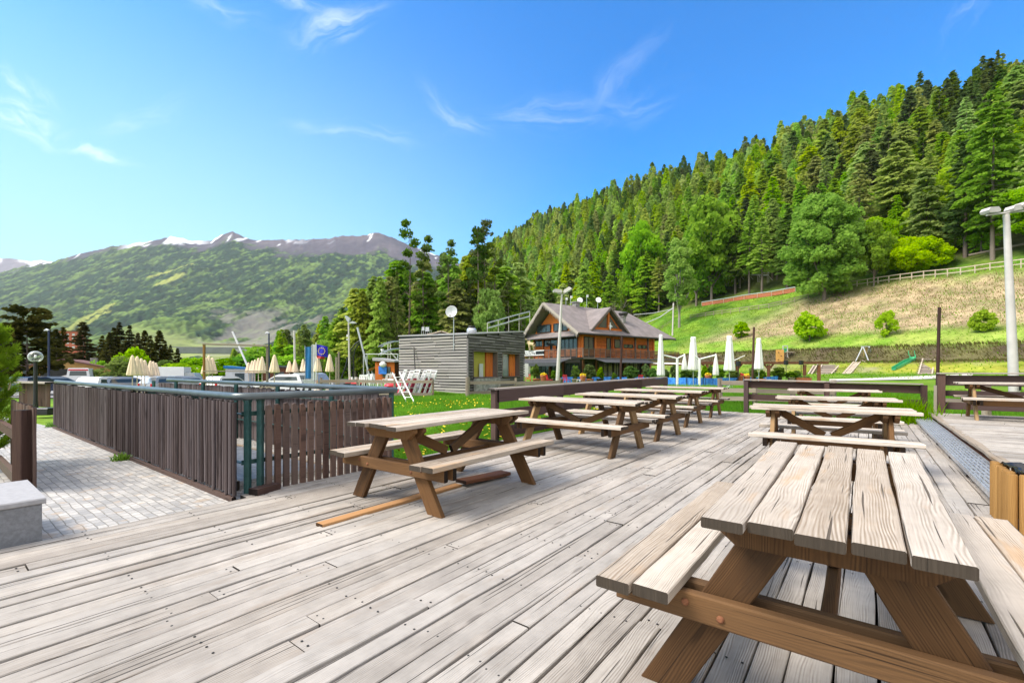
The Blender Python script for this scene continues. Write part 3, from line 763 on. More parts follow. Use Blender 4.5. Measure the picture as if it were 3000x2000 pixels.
br = t.new('ShaderNodeTexBrick'); t.link(vec, br.inputs['Vector']); br.inputs['Scale'].default_value = 1.0
br.inputs['Brick Width'].default_value = .096; br.inputs['Row Height'].default_value = .066; br.inputs['Mortar Size'].default_value = .0045; br.inputs['Mortar Smooth'].default_value = .35
br.inputs['Color1'].default_value = (.33, .325, .325, 1); br.inputs['Color2'].default_value = (.54, .52, .495, 1); br.inputs['Mortar'].default_value = (.25, .235, .21, 1); br.inputs['Bias'].default_value = -.1
n = t.noise(tc.outputs['Object'], 3, 4, .6); n2 = t.noise(tc.outputs['Object'], 60, 3, .6)
tint = t.smooth(t.noise(tc.outputs['Object'], 7.0, 1, .4), .62, .72)
c = t.mix(t.math('MULTIPLY', tint, .5), br.outputs['Color'], (.48, .36, .25)); c = t.mix(1.0, c, t.ramp(n, [(.3, .78), (.7, 1.12)]), 'MULTIPLY'); c = t.mix(1.0, c, t.ramp(n2, [(.3, .88), (.7, 1.1)]), 'MULTIPLY')
t.link(c, p.inputs['Base Color']); p.inputs['Roughness'].default_value = .75
hgt = t.math('ADD', t.math('MULTIPLY', t.math('SUBTRACT', 1.0, br.outputs['Fac']), 1.0), t.math('MULTIPLY', n2, .25)); bump(t, p, hgt, .6, .012); M['cobble'] = m
polyplane('path', [ab(1.88, -4.7), ab(-6, -4.7), ab(-6, -6.9), ab(.55, -6.9), ab(.55, -15.5), ab(-3, -22), ab(1, -23), ab(1.88, -14.5)], -.05, M['cobble'])

# stone bench block at the deck edge
cb = thing('stone_block', 'grey concrete block with pale slab top at the deck edge', 'block', ab(-.3, -5.15, 0)); oc = cb.location.copy()
mb = MB(); mb.bar(ab(-1.4, -5.16, .095) - oc, ab(.575, -5.16, .095) - oc, .87, .31, ch=.004); mb.build('body', M['concrete'], cb)
mb = MB(); mb.bar(ab(-1.4, -5.16, .272) - oc, ab(.595, -5.16, .272) - oc, .90, .042, ch=.008); mb.build('slab', M['slabtop'], cb)
# wooden screen corner left of the path
ws = thing('timber_screen', 'short reddish timber screen below the small pine at the path', 'fence', ab(.75, -6.9, 0)); ow = ws.location.copy()
mb = MB()
for i in range(18):
    b = -6.86 - i * .10; mb.bar(ab(.78, b, -.02) - ow, ab(.78, b, .83 + random.gauss(0, .006)) - ow, .024, .085, up=DB, ch=.005, nseg=3, jit=.002)
mb.build('slats', M['picketred'], ws)
mb = MB(); mb.bar(ab(.70, -6.93, -.02) - ow, ab(.70, -6.93, .80) - ow, .10, .12, ch=.006); mb.build('post', M['picketred'], ws)
mb = MB(); mb.bar(ab(.66, -7.0, .55) - ow, ab(.66, -8.6, .55) - ow, .05, .1); mb.bar(ab(.66, -7.0, .1) - ow, ab(.66, -8.6, .1) - ow, .05, .1); mb.build('rail', M['picketred'], ws)
ls = thing('timber_edging', 'low row of sawn timber edging under the small pine', 'edging', ab(.3, -6.6, 0)); ow = ls.location.copy()
mb = MB()
for i in range(10): mb.bar(ab(.62 - i * .085, -6.62, -.05) - ow, ab(.62 - i * .085, -6.62, .11 + random.gauss(0, .01)) - ow, .075, .075, ch=.008)
mb.build('logs', M['log'], ls)

# log-sided litter bin on the right
lb = thing('log_tub', 'low square tub clad in yellow half logs with black liner', 'tub', ab(5.26, 1.10, 0)); ob = lb.location.copy()
mb = MB()
per_ = [(5.54 - i * .066, .86) for i in range(10)] + [(5.54 - i * .066, 1.39) for i in range(10)] + [(5.55, .92 + i * .066) for i in range(7)] + [(4.93, .92 + i * .066) for i in range(7)]
for (a, b) in per_:
    q = ab(a, b, 0) - ob; h = .445 + random.gauss(0, .006)
    mb.tube([q, q + Vector((0, 0, h - .007)), q + Vector((0, 0, h))], [.0295, .0295, .024], 12)
mb.build('logs', M['log'], lb)
mb = MB(); q = [ab(5.52, .89, 0) - ob, ab(4.95, .89, 0) - ob, ab(4.95, 1.36, 0) - ob, ab(5.52, 1.36, 0) - ob]; V = []; n = 9
for i in range(n):
    for j in range(n):
        k0, k1 = i / (n - 1), j / (n - 1); pt = (q[0] * (1 - k0) + q[1] * k0) * (1 - k1) + (q[3] * (1 - k0) + q[2] * k0) * k1
        edge = min(i, j, n - 1 - i, n - 1 - j); V.append(pt + Vector((0, 0, (.455 if edge == 0 else .435 if edge == 1 else .30) + random.gauss(0, .012))))
mb.add(V, [[i * n + j, (i + 1) * n + j, (i + 1) * n + j + 1, i * n + j + 1] for i in range(n - 1) for j in range(n - 1)], None, 0, True); mb.build('bag', M['blackpl'], lb)
# ------------------------------------------------------------------ vegetation
def unit(n, r):
    v = r.normal(size=(n, 3)); return v / np.linalg.norm(v, axis=1)[:, None]
def leafq(P, size, r, asp=1.3, dirs=None, up=0.0):
    n = len(P); a = unit(n, r) if dirs is None else dirs + .45 * unit(n, r)
    a /= np.linalg.norm(a, axis=1)[:, None]
    q = unit(n, r); q[:, 2] *= (1 - up); b = np.cross(a, q); b /= (np.linalg.norm(b, axis=1)[:, None] + 1e-9)
    s = (size * r.uniform(.6, 1.3, n))[:, None]
    V = np.stack([P - a * s * asp, P + b * s, P + a * s * asp, P - b * s], 1).reshape(-1, 3)
    return V, np.arange(4 * n).reshape(-1, 4)
def leafuv(u, v): return np.repeat(np.stack([np.clip(u, 0, 1), v], 1), 4, axis=0)
def trunkmesh(name, H, r0, mat, bend=.02, branches=(), n=7, top=.02):
    mb = MB(); k = 7; ph = random.random() * 6
    mb.tube([(bend * H * sin(ph + 2.5 * i / k) * (i / k), bend * H * cos(ph + 2 * i / k) * (i / k), H * i / k - (.6 if i == 0 else 0)) for i in range(k + 1)], [r0 * (1 - (1 - top) * (i / k)) for i in range(k + 1)], n)
    for (a, b, ra) in branches: mb.tube([a, (Vector(a) + Vector(b)) / 2 + Vector((0, 0, .03 * H * random.uniform(-1, 1))), b], [ra, ra * .7, ra * .25], 5)
    o = mb.build(name, mat); me = o.data; bpy.data.objects.remove(o); return me
def conifer(H, R, base, nwh, seed, mat, lsize=.26, dens=1.0, droop=.35, power=.8, topround=.03, perwh=5, asp=1.5, gap=.0, rise=.1):
    r = np.random.default_rng(seed); random.seed(seed); P = []; D = []; U = []; br = []
    for i in range(nwh):
        t = (i + r.random() * .8) / nwh; z0 = base * H + (1 - base) * H * t
        for k in range(perwh):
            if r.random() < gap: continue
            an = r.uniform(0, 2 * pi); l = R * ((1 - t) ** power * r.uniform(.45, 1.18) + topround)
            if t < .18: l *= .55 + 2.5 * t
            m = int((5 + l * 9) * dens); q = np.sqrt(r.uniform(.03, 1, m)) * l
            lat = r.normal(0, .13, m) * (q + .3); zz = z0 + q * rise - droop * q * q / max(l, .3) + r.normal(0, .10, m) * (.4 + .2 * l)
            P.append(np.stack([q * np.cos(an) - lat * np.sin(an), q * np.sin(an) + lat * np.cos(an), zz], 1))
            D.append(np.tile([[np.cos(an), np.sin(an), -droop]], (m, 1))); cl = r.random()
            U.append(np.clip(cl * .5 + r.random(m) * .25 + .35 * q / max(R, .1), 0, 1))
            if l > .25 * R and r.random() < .5: br.append(((0, 0, z0), (l * .8 * cos(an), l * .8 * sin(an), z0 + l * .8 * rise - droop * .64 * l), .012 * l + .015))
    P = np.concatenate(P); D = np.concatenate(D); U = np.concatenate(U)
    V, Fq = leafq(P, lsize, r, asp, D)
    me = np_mesh('crown', V, Fq, mat, uv=leafuv(U, np.zeros(len(U))))
    return trunkmesh('trunk', H * .97, .011 * H + .05, M['bark'], .008, br[:60]), me
def broadleaf(H, R, base, ncl, nl, seed, mat, lsize=.2, clr=.27, flat=1.0, bark='bark', lean=1.0, shape=1.0, droop=0.0, nbr=14):
    r = np.random.default_rng(seed); random.seed(seed); cz = H * (base + (1 - base) / 2); hz = H * (1 - base) / 2
    P = []; U = []; br = []
    for i in range(ncl):
        v = unit(1, r)[0] * r.uniform(.35, 1.0) ** .6
        t = v[2]; wdt = (1 - .35 * shape * t) if shape > 0 else 1
        c = np.array([v[0] * R * wdt * .86, v[1] * R * wdt * .86, cz + v[2] * hz * .88])
        rad = clr * R * r.uniform(.6, 1.25)
        w_ = unit(nl, r) * (r.uniform(.35, 1, nl) ** .5)[:, None] * rad; w_[:, 2] *= .8 * flat
        q = c + w_
        if droop: q[:, 2] -= droop * (np.linalg.norm(w_[:, :2], axis=1) / rad) ** 2 * rad
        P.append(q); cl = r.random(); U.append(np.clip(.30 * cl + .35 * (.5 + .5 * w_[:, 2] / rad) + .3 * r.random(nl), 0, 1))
        if i < nbr: br.append(((0, 0, H * max(.12, base * r.uniform(.5, 1.4))), tuple(c), .006 * H))
    P = np.concatenate(P); U = np.concatenate(U); V, Fq = leafq(P, lsize, r, 1.25)
    me = np_mesh('crown', V, Fq, mat, uv=leafuv(U, np.zeros(len(U))))
    return trunkmesh('trunk', H * .8, .013 * H + .03, M[bark], .015, br), me
def pinetop(H, R, seed, mat, n=9):
    """bare stem with ragged tufts at the top"""
    r = np.random.default_rng(seed); random.seed(seed); P = []; U = []; br = []
    for i in range(n):
        t = i / (n - 1); z = H * (.52 + .46 * t); an = r.uniform(0, 6.28); l = R * (1 - .75 * t) * r.uniform(.3, 1.0)
        c = np.array([l * cos(an), l * sin(an), z + .15 * l]); m = 90; w_ = unit(m, r) * r.uniform(.2, 1, m)[:, None] * (R * r.uniform(.28, .5)); w_[:, 2] *= .75
        P.append(c + w_); U.append(r.random(m)); br.append(((0, 0, z - .1 * R), tuple(c), .05))
    for i in range(18):
        z = H * r.uniform(.3, .9); an = r.uniform(0, 6.28); l = R * r.uniform(.2, .6); br.append(((0, 0, z), (l * cos(an), l * sin(an), z - .1 * l), .03))
    P = np.concatenate(P); U = np.concatenate(U); V, Fq = leafq(P, .20, r, 1.4)
    return trunkmesh('trunk', H, .008 * H + .04, M['bark'], .012, br), np_mesh('crown', V, Fq, mat, uv=leafuv(U, np.zeros(len(U))))

PROTO = {}
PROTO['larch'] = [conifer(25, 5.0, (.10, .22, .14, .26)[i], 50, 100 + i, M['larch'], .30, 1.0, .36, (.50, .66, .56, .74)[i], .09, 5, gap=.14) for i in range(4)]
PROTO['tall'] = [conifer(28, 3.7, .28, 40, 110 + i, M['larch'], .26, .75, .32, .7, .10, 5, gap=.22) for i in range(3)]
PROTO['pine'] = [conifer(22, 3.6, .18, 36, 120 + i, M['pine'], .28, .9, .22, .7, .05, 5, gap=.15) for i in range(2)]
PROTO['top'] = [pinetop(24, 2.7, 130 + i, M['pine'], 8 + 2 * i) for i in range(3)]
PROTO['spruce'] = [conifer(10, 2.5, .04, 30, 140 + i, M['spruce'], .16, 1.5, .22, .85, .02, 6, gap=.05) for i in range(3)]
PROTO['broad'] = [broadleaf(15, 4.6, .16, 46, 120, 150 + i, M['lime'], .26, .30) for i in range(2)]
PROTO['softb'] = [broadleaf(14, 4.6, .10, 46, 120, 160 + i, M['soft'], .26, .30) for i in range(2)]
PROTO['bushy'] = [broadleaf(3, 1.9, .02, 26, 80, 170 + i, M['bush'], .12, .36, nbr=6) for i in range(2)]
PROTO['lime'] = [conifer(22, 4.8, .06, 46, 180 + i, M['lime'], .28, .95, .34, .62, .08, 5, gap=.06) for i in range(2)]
NAMES = dict(lime='larch_tree', larch='larch_tree', tall='larch_tree', pine='pine_tree', top='pine_tree', spruce='spruce_tree', broad='deciduous_tree', softb='deciduous_tree', bushy='bush')
_first = {}
def tree(kind, x, y, H, label, group=None, var=None, z=None, wide=1.0, name=None, cat=None, rz=None, meshes=None):
    if meshes is None:
        ps = PROTO[kind]; var = random.randrange(len(ps)) if var is None else var; tm, cm = ps[var]
        H0 = {'lime': 22, 'larch': 25, 'tall': 28, 'pine': 22, 'top': 24, 'spruce': 10, 'broad': 15, 'softb': 14, 'bushy': 3}[kind]
    else: tm, cm, H0 = meshes
    k = H / H0
    t = thing(name or NAMES[kind], label, cat or ('bush' if kind == 'bushy' else 'tree'), (x, y, gzf(x, y) if z is None else z), random.uniform(0, 6.28) if rz is None else rz, group)
    t.scale = (k * wide, k * wide, k)
    link('trunk' if (cat or '') != 'bush' else 'stem', tm, t); link('crown', cm, t); return t
def onhill(px, py, d0=30, d1=700):
    dprev = d0
    for i in range(1400):
        dd = d0 * (d1 / d0) ** (i / 1400); p = atd(px, py, dd)
        if gzf(p.x, p.y) >= p.z: return p
    return atd(px, py, d1)
random.seed(31)
# --- the forest on the hillside
cand = []
rg = np.random.default_rng(77)
for si in np.arange(154, 372, 8.6):
    for ti in np.arange(-10, 900, 8.4):
        s_ = si + rg.uniform(-3.4, 3.4); t_ = ti + rg.uniform(-3.5, 3.5); cand.append((.9 * s_ - .44 * t_, .44 * s_ + .9 * t_, 0))
for si in np.arange(97, 153, 6.0):
    for ti in np.arange(178, 420, 6.3):
        s_ = si + rg.uniform(-2.6, 2.6); t_ = ti + rg.uniform(-2.8, 2.8); cand.append((.9 * s_ - .44 * t_, .44 * s_ + .9 * t_, 1))
for dd in np.arange(97, 175, 5.6):
    for px_ in np.arange(830, 1540, 5.0 * F / dd):
        d2 = dd + rg.uniform(-2.6, 2.6); cand.append(((px_ + rg.uniform(-25, 25) - 1500) / F * d2, d2, 2))
for dd in np.arange(180, 420, 8):
    for px_ in np.arange(690, 1300, 7.0 * F / dd):
        d2 = dd + rg.uniform(-3, 3); cand.append(((px_ + rg.uniform(-12, 12) - 1500) / F * d2, d2, 3))
forest = []
for (x, y, zone) in cand:
    u = x / y; pxx = 1500 + u * F
    if zone == 1 and pxx > 1800: continue
    if y < 20 or pxx < 640 or pxx > 4600: continue
    r = rg.random(); cl = float(vnoise(np.array([x / 28.]), np.array([y / 28.]), 3)[0])
    s_ = .9 * x + .44 * y
    H = rg.uniform(18, 35)
    if zone == 2:
        H = rg.uniform(20, 31) if pxx > 1150 else rg.uniform(7, 12) + max(0, (pxx - 850)) / 300 * 13
    if zone == 3: H = rg.uniform(13, 20) * (.5 + .5 * np.clip((pxx - 640) / 350, 0, 1))
    kind = 'larch' if r < .54 else 'tall' if r < .76 else 'pine' if r < .83 else 'broad'
    if cl > .66 and r < .6: kind = 'broad' if zone != 2 else 'larch'
    if cl < .2 and r < .6: kind = 'pine'
    if kind == 'larch' and (s_ < 215 or zone == 1) and rg.random() < .42: kind = 'lime'; H *= .9
    if kind == 'broad': H *= .62
    if zone in (2, 3) and kind == 'broad' and r > .5: kind = 'larch'
    if s_ > 335 and r < .35: kind = 'top'; H = rg.uniform(20, 27)
    if 2740 < pxx < 2930 and 225 < s_ < 372 and r < .75: kind = 'pine'
    if zone == 2 and kind in ('tall', 'larch') and r > .42 and pxx > 1180: kind = 'top'; H *= 1.12
    forest.append((H / y * (1.0 if pxx < 3080 else .001), x, y, kind, H, zone))
forest.sort(key=lambda q: -q[0])
GL = dict(lime=('bright yellow green larch among the darker forest trees', 'yellow green larches in the hillside forest'), larch=('light green larch in the forest on the hillside', 'larches in the hillside forest'), tall=('tall thin larch with sparse crown in the hillside forest', 'thin larches in the hillside forest'),
          pine=('dark green pine in the hillside forest', 'dark pines in the hillside forest'), top=('bare stemmed pine with ragged tufted top against the sky', 'tufted pines along the skyline'), broad=('bright lime green broadleaf tree among the larches', 'lime trees in the hillside forest'))
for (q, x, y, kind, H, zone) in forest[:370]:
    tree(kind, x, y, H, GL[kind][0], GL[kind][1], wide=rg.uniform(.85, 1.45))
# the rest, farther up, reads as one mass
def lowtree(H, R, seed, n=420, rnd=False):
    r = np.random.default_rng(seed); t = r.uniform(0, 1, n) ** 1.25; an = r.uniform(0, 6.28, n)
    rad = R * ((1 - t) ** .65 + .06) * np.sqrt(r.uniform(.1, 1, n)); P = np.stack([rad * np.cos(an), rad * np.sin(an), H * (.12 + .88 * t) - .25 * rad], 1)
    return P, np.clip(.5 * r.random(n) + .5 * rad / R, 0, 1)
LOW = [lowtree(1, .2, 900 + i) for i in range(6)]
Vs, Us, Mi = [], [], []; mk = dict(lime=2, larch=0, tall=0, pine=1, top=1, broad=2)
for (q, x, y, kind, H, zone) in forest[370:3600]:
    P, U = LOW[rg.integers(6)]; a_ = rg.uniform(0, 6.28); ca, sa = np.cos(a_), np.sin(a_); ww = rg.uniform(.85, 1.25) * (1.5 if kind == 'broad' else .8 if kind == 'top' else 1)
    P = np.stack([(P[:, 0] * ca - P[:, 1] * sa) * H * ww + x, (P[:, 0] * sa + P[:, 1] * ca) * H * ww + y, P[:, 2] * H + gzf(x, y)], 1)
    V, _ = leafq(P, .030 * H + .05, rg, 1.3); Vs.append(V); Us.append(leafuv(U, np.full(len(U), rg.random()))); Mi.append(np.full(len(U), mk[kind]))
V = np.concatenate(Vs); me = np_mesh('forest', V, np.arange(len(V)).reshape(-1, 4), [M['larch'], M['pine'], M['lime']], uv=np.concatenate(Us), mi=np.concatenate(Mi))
tag(link('forest', me), 'mixed larch forest covering the upper hillside', 'forest', kind='stuff')

# --- single trees that stand out
soft = broadleaf(26, 7.6, .02, 150, 190, 201, M['soft'], .26, .24, shape=.8, droop=.45, nbr=20) + (26,)
p = onhill(2415, 880); H = (p.y) * (880 - 545) / F
tree('x', p.x, p.y, H, 'huge billowing soft green tree at the edge of the meadow', None, meshes=soft, name='willow_tree', cat='tree', wide=1.18)
yb = broadleaf(18, 5.0, .15, 60, 130, 202, M['yellowgreen'], .27, .26) + (18,)
p = onhill(2745, 745); tree('x', p.x, p.y, p.y * (745 - 487) / F, 'bright yellow green tree above the meadow fence', meshes=yb, name='deciduous_tree', cat='tree')
bw = broadleaf(7, 6.3, .02, 70, 120, 203, M['yellowgreen'], .24, .22, flat=.8, nbr=10, shape=.4) + (7,)
p = onhill(2690, 800); tree('x', p.x, p.y, p.y * (800 - 695) / F, 'wide yellow green bush behind the meadow fence', meshes=bw, name='bush', cat='bush')
rl = conifer(33, 6.0, .20, 48, 204, M['larch'], .30, .8, .32, .55, .08, 6, gap=.12) + (33,)
p = onhill(2908, 760); tree('x', p.x, p.y, p.y * (760 - 268) / F, 'tallest larch with bare visible trunk near the floodlight mast', meshes=rl, name='larch_tree', cat='tree')
p = onhill(3010, 745); tree('larch', p.x, p.y, p.y * 330 / F, 'drooping larch at the right edge of the hillside')
p = onhill(2560, 840); tree('broad', p.x, p.y, p.y * 330 / F * .62, 'lime green tree between the huge soft tree and the yellow tree', wide=.8)
p = onhill(2085, 885); tree('broad', p.x, p.y, p.y * 330 / F, 'tall bright lime tree beside the birch', wide=.85)
p = onhill(2040, 895); tree('broad', p.x, p.y, p.y * 240 / F, 'broad lime tree right of the birch by the coaster track', wide=1.0)
p = onhill(1880, 920); tree('broad', p.x, p.y, p.y * 285 / F, 'upright lime tree above the chalet roof', wide=.7)
bi = broadleaf(20, 3.5, .18, 64, 110, 205, M['birch'], .22, .30, bark='birchbark', shape=.5, droop=.5) + (20,)
p = onhill(1990, 958); tree('x', p.x, p.y, p.y * (962 - 688) / F, 'pale birch with drooping crown and white trunk', meshes=bi, name='birch_tree', cat='tree', wide=1.0)
tree('softb', *atd(1592, 0, 128).xy, 128 * (970 - 780) / F, 'rounded pale green tree behind the chalet gable', wide=1.0)
tree('broad', *atd(1672, 0, 132).xy, 128 * 120 / F, 'small lime tree behind the chalet ridge', wide=1.1)
lr = [conifer(15, 3.2, .02, 34, 206 + i, M['lime'], .2, 1.1, .25, .75, .03, 5) + (15,) for i in range(2)]
for i, (px_, yt, lab) in enumerate(((1703, 760, 'young lime larch left of the chalet dormer'), (1770, 752, 'young lime larch behind the chalet dormer'))):
    tree('x', *atd(px_, 0, 135).xy, 135 * (965 - yt) / F, lab, meshes=lr[i], name='larch_tree', cat='tree')
tree('softb', *atd(945, 0, 74).xy, 74 * 125 / F, 'round wind blown tree behind the flags', wide=1.0)
tree('softb', *atd(1430, 0, 95).xy, 95 * 260 / F, 'tall soft green tree behind the satellite dish', wide=.75)
for (px_, yt, lab) in ((1400, 643, 'highest tufted pine standing clear of the forest'), (1240, 695, 'dark pine where mountain and forest meet'), (1315, 678, 'twin topped pine left of the highest one')):
    tree('top', *atd(px_, 0, 96).xy, 96 * (1085 - yt) / F, lab, wide=1.0)
tree('larch', *atd(1113, 0, 92).xy, 92 * 300 / F, 'pointed conifer behind the flat grey cabin', var=1, wide=.8)
tree('pine', *atd(1163, 0, 92).xy, 92 * 320 / F, 'dark narrow conifer behind the left end of the cabin', var=0, wide=.6)
tree('larch', *atd(1062, 0, 95).xy, 95 * 262 / F, 'conifer just right of the double lamp post', wide=.8)
for i, (px_, py_, h, lab) in enumerate(((2172, 990, 50, 'small lime bush low on the slope'), (2372, 1000, 90, 'lime sapling bush above the bank'), (2597, 985, 75, 'thin lime sapling above the swing'), (2882, 975, 66, 'round yellow green bush beside the floodlight mast'), (2450, 850, 60, 'bush at the foot of the huge soft tree'))):
    p = onhill(px_, py_)
    me_ = [broadleaf(3, 1.4, 0.02, 34, 45, 220 + i, M['lime'] if i in (0, 4) else M['yellowgreen'] if i in (3, 1, 2) else M['soft'], .15, .30, nbr=6)][0] + (3,)
    tree('x', p.x, p.y, p.y * h / F, lab, meshes=me_, name='bush', cat='bush', wide=1.0 if i != 2 else .8)
# bare grey trees
def baretree(H, seed):
    random.seed(seed); mb = MB()
    def grow(p, d_, L, r, lv):
        e = p + d_ * L; mb.tube([p, (p + e) / 2 + Vector((random.gauss(0, .05) * L, random.gauss(0, .05) * L, 0)), e], [r, r * .8, r * .55], 5 if lv < 2 else 3)
        if lv < 4:
            for k in range(3 if lv else 5): grow(p + d_ * L * random.uniform(.5, 1), (d_ + Vector((random.gauss(0, .45), random.gauss(0, .45), .15))).normalized(), L * .62, r * .5, lv + 1)
    grow(Vector((0, 0, -.3)), Vector((0, 0, 1)), H * .42, .014 * H, 0); return mb
for (px_, yt, dd, lab) in ((1505, 800, 118, 'leafless grey tree left of the chalet'), (1808, 770, 140, 'leafless slender tree behind the chalet ridge')):
    q = atd(px_, 0, dd); H = dd * (1000 - yt) / F; mb = baretree(H, int(px_)); o_ = mb.build('bare_tree', M['twig'], loc=(q.x, q.y, gzf(q.x, q.y))); tag(o_, lab, 'tree')
p = onhill(2668, 770); mb = baretree(p.y * 100 / F, 5); tag(mb.build('bare_tree', M['twig'], loc=p), 'leafless tree left of the yellow tree', 'tree')
# --- dark spruces across the car park
random.seed(41)
SP = [(165, 965, 78), (186, 958, 80), (243, 943, 70), (300, 985, 85), (322, 974, 78), (334, 962, 82), (351, 944, 84), (380, 955, 82), (404, 975, 80), (424, 968, 84), (440, 985, 80), (466, 968, 82), (484, 1000, 84), (500, 1010, 90), (520, 1020, 92), (145, 985, 84)]
for i, (px_, yt, dd) in enumerate(SP):
    q = atd(px_, yt, dd); H = q.z + .9
    tree('spruce', q.x, q.y, H, 'dark spruce in the row across the car park' if i != 2 else 'widest dark spruce standing forward of the row', 'dark spruces across the car park', z=-.86, wide=1.35 if i == 2 else rg.uniform(1.0, 1.3))
cdr = conifer(9, 3.4, .03, 26, 231, M['spruce'], .2, 1.4, .12, .35, .12, 6, gap=.2, rise=.3) + (9,)
q = atd(80, 905, 48); tree('x', q.x, q.y, q.z + .9, 'big brown green conifer with ragged split top', meshes=cdr, name='cedar_tree', cat='tree', z=-.86, wide=.95)
for (px_, yt, dd, w_, lab) in ((360, 1048, 55, 1.2, 'light green bush in front of the spruces'), (420, 1060, 60, 1.4, 'light green bush left of the timber frame'), (290, 1050, 62, .6, 'narrow bright bush by the car park house'), (530, 1062, 60, 1.5, 'row end bush beside the timber frame'), (660, 1055, 65, 1.6, 'bush seen through the timber frame'), (585, 1040, 75, 1.2, 'bush behind the timber frame post'), (720, 1040, 80, 1.8, 'bush right of the timber frame'), (480, 1056, 66, 1.5, 'rounded bush between the parasol groups'), (770, 1020, 95, 1.6, 'bush at the foot of the left forest'), (830, 1010, 100, 1.8, 'bush behind the white flag mast'), (385, 1015, 66, .8, 'pale round bush among the spruces')):
    q = atd(px_, yt, dd); me_ = broadleaf(3, 1.7, .02, 24, 70, int(px_), M['lime'] if px_ % 20 else M['bush'], .12, .34, nbr=6) + (3,)
    tree('x', q.x, q.y, q.z + .85, lab, meshes=me_, name='bush', cat='bush', z=-.86, wide=w_ * 1.1)
# --- young mountain pine at the left edge
random.seed(51); r = np.random.default_rng(51)
mp_ = thing('mountain_pine', 'young mountain pine with upright candles at the left edge', 'pine', ab(.50, -9.0, 0))
mp_.scale = (.92, .92, 1.12)
mb = MB(); P = []; D = []; U = []; cand_ = []
def shoot(p0, d0, L, n):
    for k in range(n):
        t = k / n; c = p0 + d0 * (L * t); P.append(c); D.append(d0); U.append(.3 + .5 * t + r.uniform(-.2, .2))
mb.tube([(0, 0, -.1), (.02, .02, 1.0), (0, .03, 1.75)], [.05, .035, .012], 7)
for i in range(74):
    z0 = random.uniform(.05, 1.45); an = random.uniform(0, 6.28); l = (1.0 - .55 * z0 / 1.5) * random.uniform(.45, 1.0) * .62
    e = Vector((cos(an) * l, sin(an) * l, z0 + l * .28)); s0 = Vector((0, 0, z0)); mb.tube([s0, (s0 + e) / 2 + Vector((0, 0, -.04)), e], [.014, .01, .005], 5)
    dd = (e - s0).normalized()
    for k in range(7):
        q = s0 + (e - s0) * random.uniform(.35, 1.0); d2 = (dd + Vector((random.gauss(0, .5), random.gauss(0, .5), random.uniform(.3, 1.0)))).normalized(); shoot(np.array(q), np.array(d2), random.uniform(.12, .24), 14)
        if random.random() < .28: cand_.append((q + d2 * .2, d2))
for k in range(10): q = Vector((random.gauss(0, .06), random.gauss(0, .06), 1.5 + .04 * k)); shoot(np.array(q), np.array((random.gauss(0, .3), random.gauss(0, .3), 1.0)), .3, 18)
mb.build('trunk', M['bark'], mp_)
P = np.array(P); D = np.array(D); P = np.repeat(P, 6, 0); D = np.repeat(D, 6, 0); U = np.repeat(np.array(U), 6)
dn = D * .75 + unit(len(D), r) * .8; dn /= np.linalg.norm(dn, axis=1)[:, None]; L_ = r.uniform(.035, .06, len(P))[:, None]
sd_ = np.cross(dn, unit(len(D), r)); sd_ /= np.linalg.norm(sd_, axis=1)[:, None]; sd_ *= .0035
V = np.stack([P - sd_, P + sd_, P + dn * L_ * 1.2 + sd_ * .4, P + dn * L_ * 1.2 - sd_ * .4], 1).reshape(-1, 3)
link('needles', np_mesh('needles', V, np.arange(len(V)).reshape(-1, 4), M['mugo'], uv=leafuv(U, np.zeros(len(U)))), mp_)
mb = MB()
for (q, d2) in cand_[:14] + [(Vector((0, .03, 1.72)), Vector((0, 0, 1))), (Vector((.05, 0, 1.66)), Vector((.1, 0, 1)))]:
    d3 = Vector((d2.x * .3, d2.y * .3, 1)).normalized(); mb = MB(); mb.tube([q, q + d3 * .05, q + d3 * .10], [.008, .011, .004], 6); mb.build('candle', M['gold'], mp_)

# ------------------------------------------------------------------ lawn
def blades(n, xy, hmin, hmax, wd, seed, zf=None, lean=.45):
    r = np.random.default_rng(seed); x, y = xy; n = len(x); z = gz(x, y) - .01 if zf is None else np.full(n, zf)
    h = r.uniform(hmin, hmax, n) * (.65 + .7 * vnoise(x * 1.7, y * 1.7, 5)); an = r.uniform(0, 6.28, n); ln = r.uniform(.1, 1, n) * lean * h
    w_ = wd * r.uniform(.7, 1.4, n); a2 = r.uniform(0, 6.28, n); sx, sy = np.cos(a2) * w_, np.sin(a2) * w_; dx, dy = np.cos(an) * ln, np.sin(an) * ln
    b0 = np.stack([x - sx, y - sy, z], 1); b1 = np.stack([x + sx, y + sy, z], 1); m1 = np.stack([x + sx * .7 + dx * .4, y + sy * .7 + dy * .4, z + h * .6], 1); tp = np.stack([x + dx, y + dy, z + h], 1)
    m0 = np.stack([x - sx * .7 + dx * .4, y - sy * .7 + dy * .4, z + h * .6], 1)
    V = np.stack([b0, b1, m1, m0, m0, m1, tp, tp], 1)
    V[:, 7] = (m0 + tp) / 2
    uv = np.clip(.25 + .35 * r.random(n) + .5 * (vnoise(x * .9, y * .9, 8) - .5), 0, 1)
    return V.reshape(-1, 3), np.repeat(uv, 2)
def region(n, a0, a1, b0, b1, seed):
    r = np.random.default_rng(seed); a = r.uniform(a0, a1, n); b = r.uniform(b0, b1, n)
    return DA.x * a + DB.x * b, DA.y * a + DB.y * b
Vs, Us = [], []
